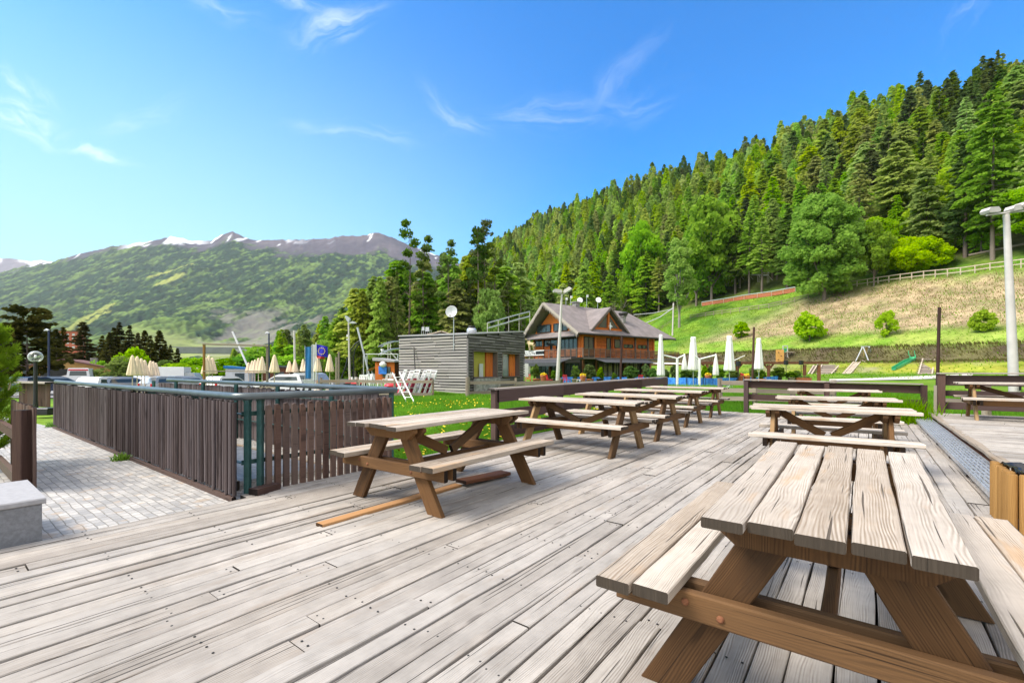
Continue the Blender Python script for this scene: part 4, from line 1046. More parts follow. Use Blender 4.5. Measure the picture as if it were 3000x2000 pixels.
for (n, a0, a1, b0, b1, h0, h1, w_, sd0) in ((26000, 3.95, 9, -7.5, -5.02, .07, .17, .005, 1), (34000, 3.95, 16.8, -13, -5.3, .08, .19, .007, 2), (26000, 3.95, 17, -21, -13, .1, .22, .012, 3), (30000, 14.55, 22, -9, 1.2, .15, .42, .008, 4), (22000, 15.0, 22, 1.2, 9, .2, .5, .009, 5), (26000, 22, 34, -12, 14, .15, .35, .014, 6)):
    x, y = region(n, a0, a1, b0, b1, sd0); V, U = blades(n, (x, y), h0, h1, w_, sd0); Vs.append(V); Us.append(U)
V = np.concatenate(Vs); U = np.concatenate(Us)
link_g = link('grass', np_mesh('grass', V, np.arange(len(V)).reshape(-1, 4), M['grass'], uv=leafuv(U, np.zeros(len(U))))); tag(link_g, 'lush green lawn grass beside the deck', 'grass', kind='stuff')
tu = thing('grass_tuft', 'tall lush grass tuft growing up at the deck corner', 'grass', ab(14.2, .55, 0)); r = np.random.default_rng(61); n = 1500
a = 14.2 + r.normal(0, .3, n); b = .50 + r.normal(0, .30, n); x, y = DA.x * a + DB.x * b, DA.y * a + DB.y * b
V, U = blades(n, (x, y), .25, .62, .011, 62, zf=-.04, lean=.7); V = V - np.array(tu.location)
link('blades', np_mesh('blades', V, np.arange(len(V)).reshape(-1, 4), M['grass'], uv=leafuv(U, np.zeros(len(U)))), tu)
for i, (px_, py_, lab) in enumerate(((152, 1250, 'weed at the far foot of the slatted screen'), (358, 1347, 'weed in the path joint midway along the screen'))):
    q = at(px_, py_, -.05); tu = thing('weed', lab, 'weed', q); n = 90; r = np.random.default_rng(70 + i); x = q.x + r.normal(0, .07, n); y = q.y + r.normal(0, .05, n)
    V, U = blades(n, (x, y), .06, .16, .008, 71 + i, zf=-.05, lean=1.2); V = V - np.array(q); link('blades', np_mesh('blades', V, np.arange(len(V)).reshape(-1, 4), M['grass'], uv=leafuv(U, np.zeros(len(U)))), tu)
# hay, tufts and rough grass on the slope
for (nm, lab, n, s0, s1, t0, t1, h0, h1, w_, mt, sd0) in (('hay', 'dry pale hay lying on the upper meadow', 15000, 104, 147, -30, 85, .15, .45, .07, 'drygrass', 91), ('slope_grass', 'green grass tufts on the lower slope', 26000, 62, 150, -25, 175, .15, .45, .06, 'grass', 92), ('bank_grass', 'brown rough grass hanging on the steep bank', 16000, 87, 96, -25, 120, .2, .5, .06, 'banktuft', 93)):
    r = np.random.default_rng(sd0); s_ = r.uniform(s0, s1, n); t_ = r.uniform(t0, t1, n); x, y = .9 * s_ - .44 * t_, .44 * s_ + .9 * t_
    V, U = blades(n, (x, y), h0, h1, w_, sd0, lean=.9); tag(link(nm, np_mesh(nm, V, np.arange(len(V)).reshape(-1, 4), M[mt], uv=leafuv(U, np.zeros(len(U))))), lab, 'grass', kind='stuff')
# dandelions
r = np.random.default_rng(81); Vs = []; n = 900
x, y = region(n * 5, 4.1, 15, -16, -5.05, 82); keep = vnoise(x * .5, y * .5, 12) + .25 * r.random(len(x)) > .64; x, y = x[keep][:1300], y[keep][:1300]
z = gz(x, y) + r.uniform(.10, .22, len(x)); k = 8; an = np.arange(k) * 2 * pi / k; rad = r.uniform(.016, .030, len(x))
tl = r.normal(0, .35, (len(x), 2))
ring = np.stack([x[:, None] + rad[:, None] * np.cos(an), y[:, None] + rad[:, None] * np.sin(an), z[:, None] + rad[:, None] * (tl[:, :1] * np.cos(an) + tl[:, 1:] * np.sin(an))], -1)
ring2 = ring.copy(); ring2[:, :, 2] -= .014; ring2[:, :, :2] = (ring2[:, :, :2] - np.stack([x, y], 1)[:, None]) * .5 + np.stack([x, y], 1)[:, None]
V = np.concatenate([ring.reshape(-1, 3), ring2.reshape(-1, 3)]); nn = len(x)
f0_ = np.arange(nn * k).reshape(nn, k); side = np.stack([f0_, np.roll(f0_, -1, 1), np.roll(f0_, -1, 1) + nn * k, f0_ + nn * k], -1).reshape(-1, 4)
cap = np.stack([f0_[:, [0, 1, 2, 3]], f0_[:, [0, 3, 4, 7]], f0_[:, [4, 5, 6, 7]]], 1).reshape(-1, 4)
tag(link('dandelions', np_mesh('dandelions', V, np.concatenate([cap, side]), M['dand'])), 'yellow dandelion heads scattered over the lawn', 'dandelions', kind='stuff')
# ------------------------------------------------------------------ flat grey cabin
random.seed(61)
CX = Vector((-2.42, 25.1, 0)); ang = math.atan2(.838, .546)
cab = thing('flat_roofed_cabin', 'flat roofed cabin clad in rough grey boards', 'cabin', CX, ang)     # local X along the window wall, local Y along the blank wall
LX, LY, zb = 5.9, 5.27, -.25
def ztop(x, y): return 3.15 + .54 * x / LX + .10 * y / LY
mb = MB()
P4 = [(.03, .03), (LX - .03, .03), (LX - .03, LY - .03), (.03, LY - .03)]
def wallq(p, q, z0=zb, z1=None):
    return [(p[0], p[1], z0), (q[0], q[1], z0), (q[0], q[1], (ztop(*q) - .04) if z1 is None else z1), (p[0], p[1], (ztop(*p) - .04) if z1 is None else z1)]
WIN = [(.49, 2.76, .80, 2.22), (3.33, 5.23, .80, 2.18)]
xs = [.03, .49, 2.76, 3.33, 5.23, LX - .03]
for i in range(5):
    z1 = None
    if i in (1, 3):
        mb.quad(*wallq((xs[i], .03), (xs[i + 1], .03), zb, .80)); p, q = (xs[i], .03), (xs[i + 1], .03)
        mb.quad((p[0], p[1], 2.2), (q[0], q[1], 2.2), (q[0], q[1], ztop(*q) - .04), (p[0], p[1], ztop(*p) - .04))
    else: mb.quad(*wallq((xs[i], .03), (xs[i + 1], .03)))
for i in (1, 2, 3): mb.quad(*wallq(P4[i], P4[(i + 1) % 4]))
mb.build('inner_wall', M['black'], cab)
def clad(face, mat, name):
    mb = MB(); z = zb + .06; row = 0
    while z < 3.9:
        if face == 'blank':
            y = 0.0; zt = ztop(0, LY) - .02
            while y < LY - .01:
                e_ = min(LY, y + random.uniform(1.2, 2.6)); e_ = LY if LY - e_ < .5 else e_
                if z + .07 < ztop(0, y): mb.bar((-.015, y + .002, z + random.gauss(0, .006)), (-.015, e_ - .002, z + random.gauss(0, .006)), .05, .108 + random.uniform(-.014, .010), nseg=4, jit=.004, up=(0, 0, 1))
                y = e_
        else:
            segs = [(0, LX)]
            for (x0, x1, z0, z1) in WIN:
                if z0 - .06 < z < z1 + .04: segs = [g for s in segs for g in ((s[0], min(s[1], x0 - .03)), (max(s[0], x1 + .03), s[1])) if g[1] - g[0] > .05]
            for (a, b) in segs:
                x = a
                while x < b - .01:
                    e_ = min(b, x + random.uniform(.9, 1.8)); e_ = b if b - e_ < .4 else e_
                    if z + .07 < ztop(x, 0) + .03: mb.bar((x + .002, -.015, z + random.gauss(0, .006)), (e_ - .002, -.015, z + random.gauss(0, .006)), .05, .108 + random.uniform(-.014, .010), nseg=4, jit=.004)
                    x = e_
        z += .16; row += 1
    mb.build(name, mat, cab)
clad('blank', M['cabin'], 'board_wall'); clad('win', M['cabinshade'], 'board_wall')
mb = MB(); mb.prism([(x, y, ztop(x, y) - .03) for (x, y) in ((-.06, -.06), (LX + .06, -.06), (LX + .06, LY + .06), (-.06, LY + .06))], (0, 0, .07)); mb.build('roof', M['slabtop'], cab)
mb = MB(); mb.bar((-.05, -.055, zb), (-.05, -.055, 2.9), .09, .09); mb.build('corner_strip', M['cabinshade'], cab)
for k, (x0, x1, z0, z1) in enumerate(WIN):
    mb = MB()
    for (a, b, c, d_) in ((x0 - .05, x0, z0, z1), (x1, x1 + .05, z0, z1)): mb.bar(((a + b) / 2, .12, c), ((a + b) / 2, .12, d_), .05, .36)
    mb.bar((x0 - .05, .12, z1 + .03), (x1 + .05, .12, z1 + .03), .36, .05); mb.bar((x0 - .05, .02, z0 - .03), (x1 + .05, .02, z0 - .03), .30, .05)
    w_ = mb.build('window', M['trim'], cab)
    xm = x0 + (x1 - x0) * (.66 if k == 0 else .62)
    mb = MB(); mb.quad((x0, .30, z0), (xm, .30, z0), (xm, .30, z1), (x0, .30, z1)); mb.build('panel' if k == 0 else 'pane', M['ochrepanel'] if k == 0 else M['glass2'], w_)
    mb = MB(); mb.bar((xm + .03, .26, z0), (xm + .03, .26, z1), .06, .08); mb.bar(((xm + x1) / 2 + .04, .30, z0), ((xm + x1) / 2 + .04, .30, z1), (x1 - xm) - .08, .03); mb.build('shutter', M['larchwall'], w_)
    mb = MB()
    if k == 0: mb.bar((x0 + 1.0, .2, z0), (x0 + 1.0, .2, z0 + .75), .35, .03); mb.build('leaning_board', M['dish'], w_)
mb = MB(); mb.bar((.45, -.16, .30), (2.8, -.16, .30), .18, .85); mb.build('stone_base', M['stone'], cab)
def onl(o, v): return o.matrix_world @ Vector(v)
bpy.context.view_layer.update()
# things on and by the cabin
q = onl(cab, (-.07, .92, 2.6)); dh = thing('satellite_dish', 'satellite dish on a pole at the cabin wall', 'satellite dish', q)
mb = MB(); mb.tube([(0, 0, -.3), (0, 0, 1.62)], .022, 8); mb.tube([(0, 0, 1.5), (-.12, -.1, 1.75)], .02, 6); mb.bar((-.03, 0, .0), (.06, 0, .0), .05, .05); mb.build('pole', M['galv'], dh)
mb = MB(); mb.lathe([(.0001, .0), (.2, .03), (.32, .075), (.335, .08), (.32, .07), (.2, .02), (.0001, -.01)], n=24)
o_ = mb.build('reflector', M['dish'], dh); o_.rotation_euler = (radians(78), 0, radians(-12)); o_.location = (-.1, -.06, 1.80)
mb = MB(); mb.tube([(-.1, -.08, 1.52), (-.14, -.42, 1.52)], .012, 6); mb.box((-.14, -.44, 1.55), (.09, .12, .09)); mb.build('feed_horn', M['polegrey'], dh)
q = onl(cab, (2.4, 1.6, ztop(2.4, 1.6))); vt = thing('roof_vent', 'round grey extractor on the cabin roof', 'vent', q)
mb = MB(); mb.lathe([(.0001, -.1), (.26, -.1), (.26, .0), (.30, .05), (.30, .24), (.24, .32), (.0001, .33)], n=20); mb.build('drum', M['galv'], vt)
mb = MB(); mb.lathe([(.0001, .33), (.2, .33), (.22, .45), (.0001, .47)], n=14); mb.build('cowl', M['black'], vt)
q = onl(cab, (1.5, 3.2, 3.3)); mb = MB(); mb.bar((-.9, 0, .0), (0, 0, .22), .8, .06); mb.bar((0, 0, .22), (.5, .1, .05), .8, .06); tag(mb.build('skylight_hatch', M['rope'], loc=q), 'low timber hatch leaning open on the cabin roof', 'hatch')
q = onl(cab, (1.2, 4.6, 3.3)); mb = MB()
for i in range(6): mb.bar((i * .12, 0, 0), (i * .12, 0, .38), .015, .015)
mb.bar((0, 0, .36), (.6, 0, .36), .015, .015); mb.box((.1, 0, .45), (.16, .05, .22)); mb.box((.36, 0, .42), (.22, .05, .26)); tag(mb.build('roof_grille', M['dish'], loc=q), 'small white grille on the cabin roof edge', 'grille')
a_, b_ = onl(cab, (-.10, 3.95, 2.55)), onl(cab, (-.55, 3.30, -.1)); mb = MB(); mb.bar(a_ - b_, (0, 0, 0), .05, .05); tag(mb.build('leaning_bar', M['black'], loc=b_), 'thin black bar leaning on the blank cabin wall', 'bar')

# ------------------------------------------------------------------ chalet
random.seed(62)
ch = thing('chalet', 'large orange timber chalet with grey brown roof and dormer', 'chalet', (7.8, 52, 0), math.atan2(.6, .8))
ez, rz_, EX, EY, my = 5.35, 9.15, 18.0, 10.3, 5.15
def slab(name, poly, th=.14, mat=None, parent=None):
    poly = [Vector(p) for p in poly]; n = (poly[1] - poly[0]).cross(poly[2] - poly[0]).normalized()
    if n.z < 0: n = -n
    mb = MB(); mb.prism(poly, n * th); return mb.build(name, mat or M['roofgrey'], parent or ch)
# walls
mb = MB()
def wall(mb, x0, y0, x1, y1, z0, z1, th=.2):
    p0, p1 = Vector((x0, y0, (z0 + z1) / 2)), Vector((x1, y1, (z0 + z1) / 2))
    mb.bar(p0, p1, th, z1 - z0)
def logwall(mb, x0, y0, x1, y1, z0, z1, th=.2, h=.2):
    z = z0
    while z < z1 - .02:
        hh = min(h, z1 - z); mb.bar((x0, y0, z + hh / 2), (x1, y1, z + hh / 2), th, hh - .012, ch=.015, nseg=1); z += h
wx0, wx1, wy0, wy1 = 1.0, 14.6, 1.0, 9.3
logwall(mb, wx0, wy0, wx1, wy0, 2.6, 5.3); logwall(mb, wx0, wy0 + .1, wx0, wy1, 2.6, 5.3); logwall(mb, wx1, wy0 + .1, wx1, wy1, 2.6, 5.3); logwall(mb, wx0, wy1, wx1, wy1, 2.6, 5.3)
mb.build('log_wall', M['larchwall'], ch)
mb = MB(); mb.prism([(.42, 1.0, 5.2), (.42, my, 8.75), (.42, 2 * my - 1.0, 5.2)], (.15, 0, 0)); mb.build('gable_wall', M['larchwall'], ch)
mb = MB(); wall(mb, 1.2, 1.2, 14.3, 1.2, -.3, 2.5); wall(mb, 1.2, 1.2, 1.2, 9.2, -.3, 2.5); wall(mb, 14.2, 1.2, 14.2, 9.2, -.3, 2.5); wall(mb, 1.2, 9.2, 14.3, 9.2, -.3, 2.5); mb.build('ground_floor_wall', M['frame'], ch)
# roofs
slab('roof', [(-.5, -.1, ez - .08), (EX, -.1, ez - .08), (14.0, my, rz_), (-1.2, my, rz_)]); slab('roof', [(EX, EY + .1, ez - .08), (-.5, EY + .1, ez - .08), (-1.2, my + .002, rz_), (14.0, my + .002, rz_)])
slab('roof', [(EX + .003, EY + .1, ez - .085), (14.005, my, rz_ - .004), (EX + .003, -.1, ez - .085)])
slab('pent_roof', [(-.35, .1, ez - .35), (-.35, EY + .1, ez - .35), (.44, EY - .4, ez + .32), (.44, .5, ez + .32)], .1)
for sy in (-1, 1):       # barge boards with ragged icicle trim
    mb = MB(); y0, z0 = my + sy * 5.2, ez - .1; mb.bar((-1.24, my, rz_ + .02), (-.54, y0, z0), .06, .30)
    for i in range(40):
        k = (i + .5) / 40; y = my + sy * 5.1 * k; z = rz_ + .02 - (rz_ - z0) * k - .1; h = random.uniform(.25, .5)
        xx = -1.28 + .7 * k; mb.prism([(xx, y - .06, z), (xx, y + .06, z), (xx, y + .01, z - h)], (.03, 0, 0))
    mb.build('barge_board', M['cap'], ch)
for (p0, p1) in (((-.4, .0, ez - .36), (-.4, EY, ez - .36)), ((-.3, -.17, ez - .1), (EX, -.17, ez - .1))):
    mb = MB(); mb.tube([p0, p1], .07, 8); mb.build('gutter', M['frame'], ch)
# dormer
dr = slab('dormer_roof', [(1.95, .25, 5.75), (1.95, .58, 5.78), (5.3, 4.5, 8.62), (5.3, .25, 8.62)], .12); slab('dormer_roof', [(8.65, .25, 5.75), (5.303, .25, 8.62), (5.303, 4.5, 8.62), (8.65, .58, 5.78)], .12)
mb = MB(); mb.prism([(2.7, .75, 5.9), (5.3, .75, 8.3), (7.9, .75, 5.9)], (0, .12, 0)); mb.build('dormer_wall', M['larchwall'], ch)
for s in (-1, 1):
    mb = MB(); c = 5.3 + s * .22; mb.prism([(c, .72, 6.25), (c, .72, 7.75), (5.3 + s * 1.85, .72, 6.25)][::s], (0, .025, 0)); mb.build('dormer_window', M['glass'], ch)
    mb = MB(); mb.bar((5.3, .2, 8.56), (5.3 + s * 3.4, .2, 5.66), .06, .22); mb.build('dormer_barge', M['trim'], ch)
mb = MB(); mb.bar((5.3, .64, 5.9), (5.3, .64, 8.1), .26, .12); mb.bar((2.9, .64, 6.05), (7.7, .64, 6.05), .12, .2); mb.build('dormer_post', M['larchwall'], ch)
sk = thing('hanging_figure', 'small white figure hung on the chalet dormer post', 'figure', onl(ch, (0, 0, 0))); bpy.context.view_layer.update()
sk.location = ch.matrix_world @ Vector((5.45, .5, 6.35)); mb = MB(); mb.tube([(0, 0, -.35), (.02, 0, 0), (0, 0, .25), (0, 0, .34)], [.06, .14, .12, .05], 8); mb.tube([(-.3, 0, .1), (0, 0, .2), (.28, 0, .02)], .05, 6); mb.tube([(0, 0, .34), (0, 0, .44), (0, 0, .54)], [.06, .1, .05], 8); mb.build('body', M['white'], sk)
# windows
def window(pts, fr, name='window', bars=1, mat='glass'):
    """pts: lower left, lower right, upper right, upper left (local), outward offset fr"""
    p = [Vector(q) for q in pts]; f = Vector(fr); mb = MB()
    for i in range(4): mb.bar(p[i] + f * 1.0, p[(i + 1) % 4] + f * 1.0, .08, .08)
    for b in range(bars):
        k = (b + 1) / (bars + 1); mb.bar(p[0].lerp(p[1], k) + f, p[3].lerp(p[2], k) + f, .05, .06)
    w_ = mb.build(name, M['frame'], ch); mb = MB(); mb.quad(*[q + f * .8 for q in p]); mb.build('pane', M[mat], w_)
fy, fx = (0, -.13, 0), (-.13, 0, 0)
for (x0, x1, z0, z1, b) in ((1.4, 2.95, 2.7, 5.0, 1), (5.25, 5.95, 2.7, 5.0, 0), (6.7, 7.8, 3.9, 4.9, 0), (8.4, 9.25, 3.95, 4.35, 0), (9.4, 10.2, 3.95, 4.35, 0), (11.2, 12.0, 3.95, 4.35, 0), (12.15, 12.9, 3.95, 4.35, 0)):
    window([(x0, wy0, z0), (x1, wy0, z0), (x1, wy0, z1), (x0, wy0, z1)], fy, bars=b)
for (y1, y0, z0, z1, b) in ((4.3, 1.5, 2.7, 5.0, 3), (7.4, 4.9, 2.7, 4.9, 1), (9.2, 7.6, 4.2, 4.9, 1)):
    window([(wx0, y1, z0), (wx0, y0, z0), (wx0, y0, z1), (wx0, y1, z1)], fx, bars=b)
for (y1, y0) in ((8.0, 5.55), (4.95, 2.6)): window([(.42, y1, 5.85), (.42, y0, 5.85), (.42, y0, 6.75), (.42, y1, 6.75)], fx, bars=2)
for (y1, y0) in ((7.2, 6.1), (5.6, 5.0)): mb = MB(); logwall(mb, .76, y1, .76, y0, 2.7, 4.15, .06, .18); mb.build('screen', M['larchwall'], ch)
for x in (1.0, 3.2, 6.3, 8.1, 10.6, 13.2, 14.4): mb = MB(); mb.bar((x, .82, 2.6), (x, .82, 5.25), .2 if x in (8.1, 10.6, 13.2) else .26, .16); mb.build('column', M['trim'] if x in (10.6, 13.2) else M['larchwall'], ch)
for y in (1.0, 4.6, 7.5, 9.3): mb = MB(); mb.bar((.82, y, 2.6), (.82, y, 5.25), .22, .16); mb.build('column', M['larchwall'], ch)
# ground floor glazing
for (x0, x1) in ((1.5, 3.0), (4.0, 6.6), (6.8, 8.2), (9.0, 11.5)): window([(x0, 1.2, 0), (x1, 1.2, 0), (x1, 1.2, 2.1), (x0, 1.2, 2.1)], fy, bars=2)
for (y1, y0) in ((9.0, 6.6), (6.2, 4.0), (3.6, 1.4)): window([(1.2, y1, .2), (1.2, y0, .2), (1.2, y0, 2.0), (1.2, y1, 2.0)], fx, bars=2)
for x in (1.3, 3.5, 8.6, 12.2, 13.8): mb = MB(); mb.bar((x, .95, -.2), (x, .95, 2.4), .22, .18); mb.build('column', M['fascia'], ch)
for y in (4.0, 6.4): mb = MB(); mb.bar((.95, y, -.2), (.95, y, 2.4), .22, .18); mb.build('column', M['fascia'], ch)
# balcony
mb = MB(); mb.bar((-.7, -.05, 2.5), (17.6, -.05, 2.5), 1.9, .2); mb.bar((-.05, .9, 2.498), (-.05, 9.6, 2.498), 1.3, .19); mb.build('balcony', M['trim'], ch)
bal = MB(); bp = MB()
def balrun(p0, p1, n):
    p0, p1 = Vector(p0), Vector(p1)
    for i in range(n + 1):
        q = p0.lerp(p1, i / n); bp.bar(q, q + Vector((0, 0, 1.0)), .06, .06)
    for z in (.98,): bp.bar(p0 + Vector((0, 0, z)), p1 + Vector((0, 0, z)), .09, .05)
    for i in range(n):
        a, b = p0.lerp(p1, (i + .12) / n), p0.lerp(p1, (i + .88) / n)
        for z in (.2, .36, .52, .68, .84): bal.bar(a + Vector((0, 0, z)), b + Vector((0, 0, z)), .025, .12, nseg=1)
balrun((-.65, -.95, 2.6), (17.5, -.95, 2.6), 20); balrun((-.65, -.9, 2.6), (-.65, 9.5, 2.6), 11)
bp.build('balcony_rail', M['trim'], ch); bal.build('balcony_slats', M['fascia'], ch)
# awnings
slab('awning', [(-.7, 1.0, 2.42), (-.7, 9.4, 2.42), (-2.4, 9.4, 1.95), (-2.4, 1.0, 1.95)], .04, M['awning']); slab('awning', [(-2.4, 1.0, 1.62), (-2.4, 9.4, 1.62), (-2.41, 9.4, 1.94), (-2.41, 1.0, 1.94)], .02, M['awning'])
slab('awning', [(1.2, -1.0, 2.40), (10.4, -1.0, 2.40), (10.4, -2.6, 1.98), (1.2, -2.6, 1.98)], .04, M['awning']); slab('awning', [(9.6, -2.2, 2.02), (15.6, -2.2, 2.02), (15.6, -3.2, 1.86), (9.6, -3.2, 1.86)], .05, M['whitefab'])
mb = MB(); mb.bar((8.0, -3.3, 1.8), (16.6, -3.3, 1.8), .1, .16)
for x in (8.2, 10.6, 13, 15.4): mb.bar((x, -3.3, -.2), (x, -3.3, 1.75), .12, .12)
mb.build('terrace_frame', M['fascia'], ch)
mb = MB(); mb.bar((10.4, 2.6, 6.9), (10.4, 2.6, 8.1), .55, .45); mb.bar((10.4, 2.6, 8.1), (10.4, 2.6, 8.2), .8, .7); c_ = mb.build('chimney', M['stone'], ch)
mb = MB(); mb.lathe([(.45, 8.2), (.6, 8.45), (.62, 8.6), (.3, 8.72), (.0001, 8.74)], (10.4, 2.6, 0), 14); mb.build('cowl', M['frame'], c_)
mb = MB(); mb.bar((4.3, 5.2, 8.9), (4.3, 5.2, 9.7), .7, .7); mb.bar((4.3, 5.2, 9.7), (4.3, 5.2, 9.82), 1.0, 1.0); mb.build('chimney', M['stone'], ch)
bpy.context.view_layer.update()
for (x, y, h, k, lab) in ((2.6, 5.2, 1.2, 0, 'roof antenna mast left of the chalet chimney'), (3.4, 5.2, 1.5, 0, 'thin roof antenna next to the chalet chimney'), (5.0, 5.3, 1.2, 1, 'white dish beside the chalet chimney'), (6.3, 5.2, 1.9, 0, 'tallest antenna on the chalet ridge'), (7.7, 4.6, 1.4, 1, 'dish on a pole behind the chalet dormer')):
    q = onl(ch, (x, y, 9.0)); an = thing('antenna' if not k else 'satellite_dish', lab, 'antenna' if not k else 'satellite dish', q)
    mb = MB(); mb.tube([(0, 0, 0), (0, 0, h)], .03, 6); mb.build('mast', M['galv'], an)
    mb = MB()
    if k: mb.lathe([(.0001, 0), (.25, .04), (.38, .1), (.36, .08), (.2, .02), (.0001, -.02)], n=16)
    else: mb.box((0, 0, 0), (.22, .1, .3))
    o_ = mb.build('reflector' if k else 'receiver', M['white'], an); o_.location = (.1, -.1, h - .15); o_.rotation_euler = (radians(75), 0, 0) if k else (0, 0, .4)
# sign and moose
sg = thing('name_sign', 'long black and white name sign under the moose figure', 'sign', onl(ch, (-.80, 7.2, 3.28)), math.atan2(.6, .8))
mb = MB(); mb.bar((0, -1.7, 0), (0, 2.0, 0), .05, .46); mb.build('board', M['black'], sg)
for z in (.26, -.27): mb = MB(); mb.bar((0, -1.75, z), (0, 2.05, z), .06, .10); mb.build('border', M['white'], sg)
fc = bpy.data.curves.new('lettering', 'FONT'); fc.body = "HARALD'S"; fc.size = .47; fc.extrude = .012; fc.offset = .012; fc.align_x = 'LEFT'; fc.align_y = 'CENTER'
fo = bpy.data.objects.new('lettering', fc); C.objects.link(fo); fo.parent = sg; fc.materials.append(M['white'])
fo.matrix_local = Matrix(((0, 0, -1, -.035), (-1, 0, 0, 1.9), (0, 1, 0, 0), (0, 0, 0, 1)))
mo = thing('moose_statue', 'pale moose statue standing above the name sign', 'statue', onl(ch, (-.72, 7.9, 3.62)), math.atan2(.6, .8) + radians(90) + radians(180))
def skinned(name, V, E, R, mat, parent, sub=2):
    me = bpy.data.meshes.new(name); me.from_pydata(V, E, []); o = bpy.data.objects.new(name, me); C.objects.link(o); o.parent = parent
    m_ = o.modifiers.new('skin', 'SKIN'); s_ = o.modifiers.new('sub', 'SUBSURF'); s_.levels = sub; s_.render_levels = sub
    for i, r_ in enumerate(R): me.skin_vertices[0].data[i].radius = (r_, r_) if not isinstance(r_, tuple) else r_
    me.skin_vertices[0].data[0].use_root = True; me.materials.append(mat); return o
# moose faces local -X
V = [(.35, 0, .85), (0, 0, .90), (-.42, 0, .95), (-.62, 0, 1.08), (-.80, 0, 1.22), (-.98, 0, 1.12), (-1.12, 0, 1.02), (.62, 0, .82),
     (.50, .13, .50), (.52, .13, .27), (.50, .13, .02), (.50, -.13, .50), (.52, -.13, .27), (.50, -.13, .02), (-.40, .13, .5), (-.40, .13, .26), (-.41, .13, .02), (-.40, -.13, .5), (-.40, -.13, .26), (-.41, -.13, .02), (.72, 0, .70), (-.82, .10, 1.35), (-.82, -.10, 1.35), (-.86, 0, .95)]
E = [(0, 1), (1, 2), (2, 3), (3, 4), (4, 5), (5, 6), (0, 7), (7, 8), (8, 9), (9, 10), (7, 11), (11, 12), (12, 13), (2, 14), (14, 15), (15, 16), (2, 17), (17, 18), (18, 19), (7, 20), (4, 21), (4, 22), (5, 23)]
R = [.25, .27, .28, .17, .13, .11, .09, .20, .11, .06, .05, .11, .06, .05, .11, .06, .05, .11, .06, .05, .04, .04, .04, .04]
skinned('body', V, E, R, M['gold'], mo)
for s in (-1, 1):
    mb = MB(); mb.prism([(-.80, s * .06, 1.32), (-.72, s * .30, 1.42), (-.55, s * .52, 1.62), (-.74, s * .50, 1.60), (-.80, s * .58, 1.72), (-.88, s * .46, 1.58), (-1.0, s * .44, 1.62), (-.92, s * .28, 1.44)][::s], (0, 0, .05)); mb.build('antler', M['gold'], mo)
mb = MB(); mb.bar((-.6, 0, -.02), (.7, 0, -.02), .4, .06); mb.build('base', M['trim'], mo)
mo.scale = (.88,) * 3
# ------------------------------------------------------------------ masts, poles and lamps
random.seed(71)
def flood_head(parent, loc, rz, tilt, s=1.0):
    mb = MB(); mb.prism([(-.30, -.2, .0), (.30, -.2, .0), (.36, -.2, .10), (.25, -.2, .26), (-.22, -.2, .26), (-.36, -.2, .12)], (0, .4, 0)); h = mb.build('floodlight', M['polegrey'], parent)
    h.location = loc; h.rotation_euler = (0, tilt, rz); h.scale = (s,) * 3
    mb = MB(); mb.bar((-.27, 0, -.012), (.27, 0, -.012), .34, .02); mb.build('lens', M['lampglass'], h); return h
p = atd(2975, 1110, 14); gm = gzf(p.x, p.y)
ms = thing('floodlight_mast', 'tall pale concrete floodlight mast beyond the raised deck', 'floodlight', (p.x, p.y, gm))
tp = atd(2948, 628, 14) - Vector((p.x, p.y, gm)); mb = MB(); mb.tube([(0, 0, -.3), tp * .5, tp], [.13, .105, .075], 16); mb.build('pole', M['polegrey'], ms)
mb = MB(); mb.tube([tp + Vector((-.62, -.02, -.03)), tp + Vector((.7, 0, .12))], .03, 8); mb.build('cross_arm', M['polegrey'], ms)
mb = MB(); q = tp * .12; mb.bar(q + Vector((-.02, -.178, 0)), q + Vector((-.02, -.178, .14)), .06, .02); mb.build('inspection_hatch', M['black'], ms)
flood_head(ms, tp + Vector((-.48, 0, .03)), radians(8), radians(-6), .62); flood_head(ms, tp + Vector((.26, 0, .10)), radians(8), radians(-12), .62); flood_head(ms, tp + Vector((.55, 0, .2)), radians(8), radians(-12), .62)
p = atd(1632, 1112, 36); g_ = gzf(p.x, p.y); ms = thing('floodlight_mast', 'slim leaning floodlight mast in front of the chalet', 'floodlight', (p.x, p.y, g_))
tp = atd(1646, 862, 36) - Vector((p.x, p.y, g_)); mb = MB(); mb.tube([(0, 0, -.3), tp * .5, tp], [.16, .12, .075], 12); mb.build('pole', M['polegrey'], ms)
mb = MB(); mb.tube([tp + Vector((-.35, 0, .05)), tp, tp + Vector((.45, 0, .08))], .035, 8); mb.build('cross_arm', M['polegrey'], ms)
flood_head(ms, tp + Vector((-.35, 0, .12)), radians(10), radians(6), 1.0); flood_head(ms, tp + Vector((.50, -.1, .2)), radians(-20), radians(-28), 1.0)
p = atd(1025, 1122, 33); g_ = gzf(p.x, p.y); ms = thing('lamp_post', 'white lamp post with two fins like a bird', 'lamp post', (p.x, p.y, g_))
tp = atd(1021, 946, 33) - Vector((p.x, p.y, g_)); mb = MB(); mb.tube([(0, 0, -.3), tp * .5, tp], [.085, .065, .05], 10); mb.build('pole', M['polegrey'], ms)
for s in (-1, 1):
    mb = MB(); e = (Vector((-.28, 0, .50)) if s < 0 else Vector((.50, 0, -.02))); n_ = Vector((.24, 0, .10)) if s < 0 else Vector((.05, 0, .16))
    mb.prism([tp, tp + e * .45 + n_ * .9, tp + e + n_ * .35, tp + e, tp + e * .4 - n_ * .12], (0, .26, 0)); mb.build('lamp_head', M['dish'], ms)
mb = MB(); mb.box(tp * .80 + Vector((-.1, 0, 0)), (.1, .1, .18)); mb.box(tp * .74 + Vector((-.11, 0, 0)), (.1, .1, .1)); mb.build('loudspeaker', M['white'], ms)
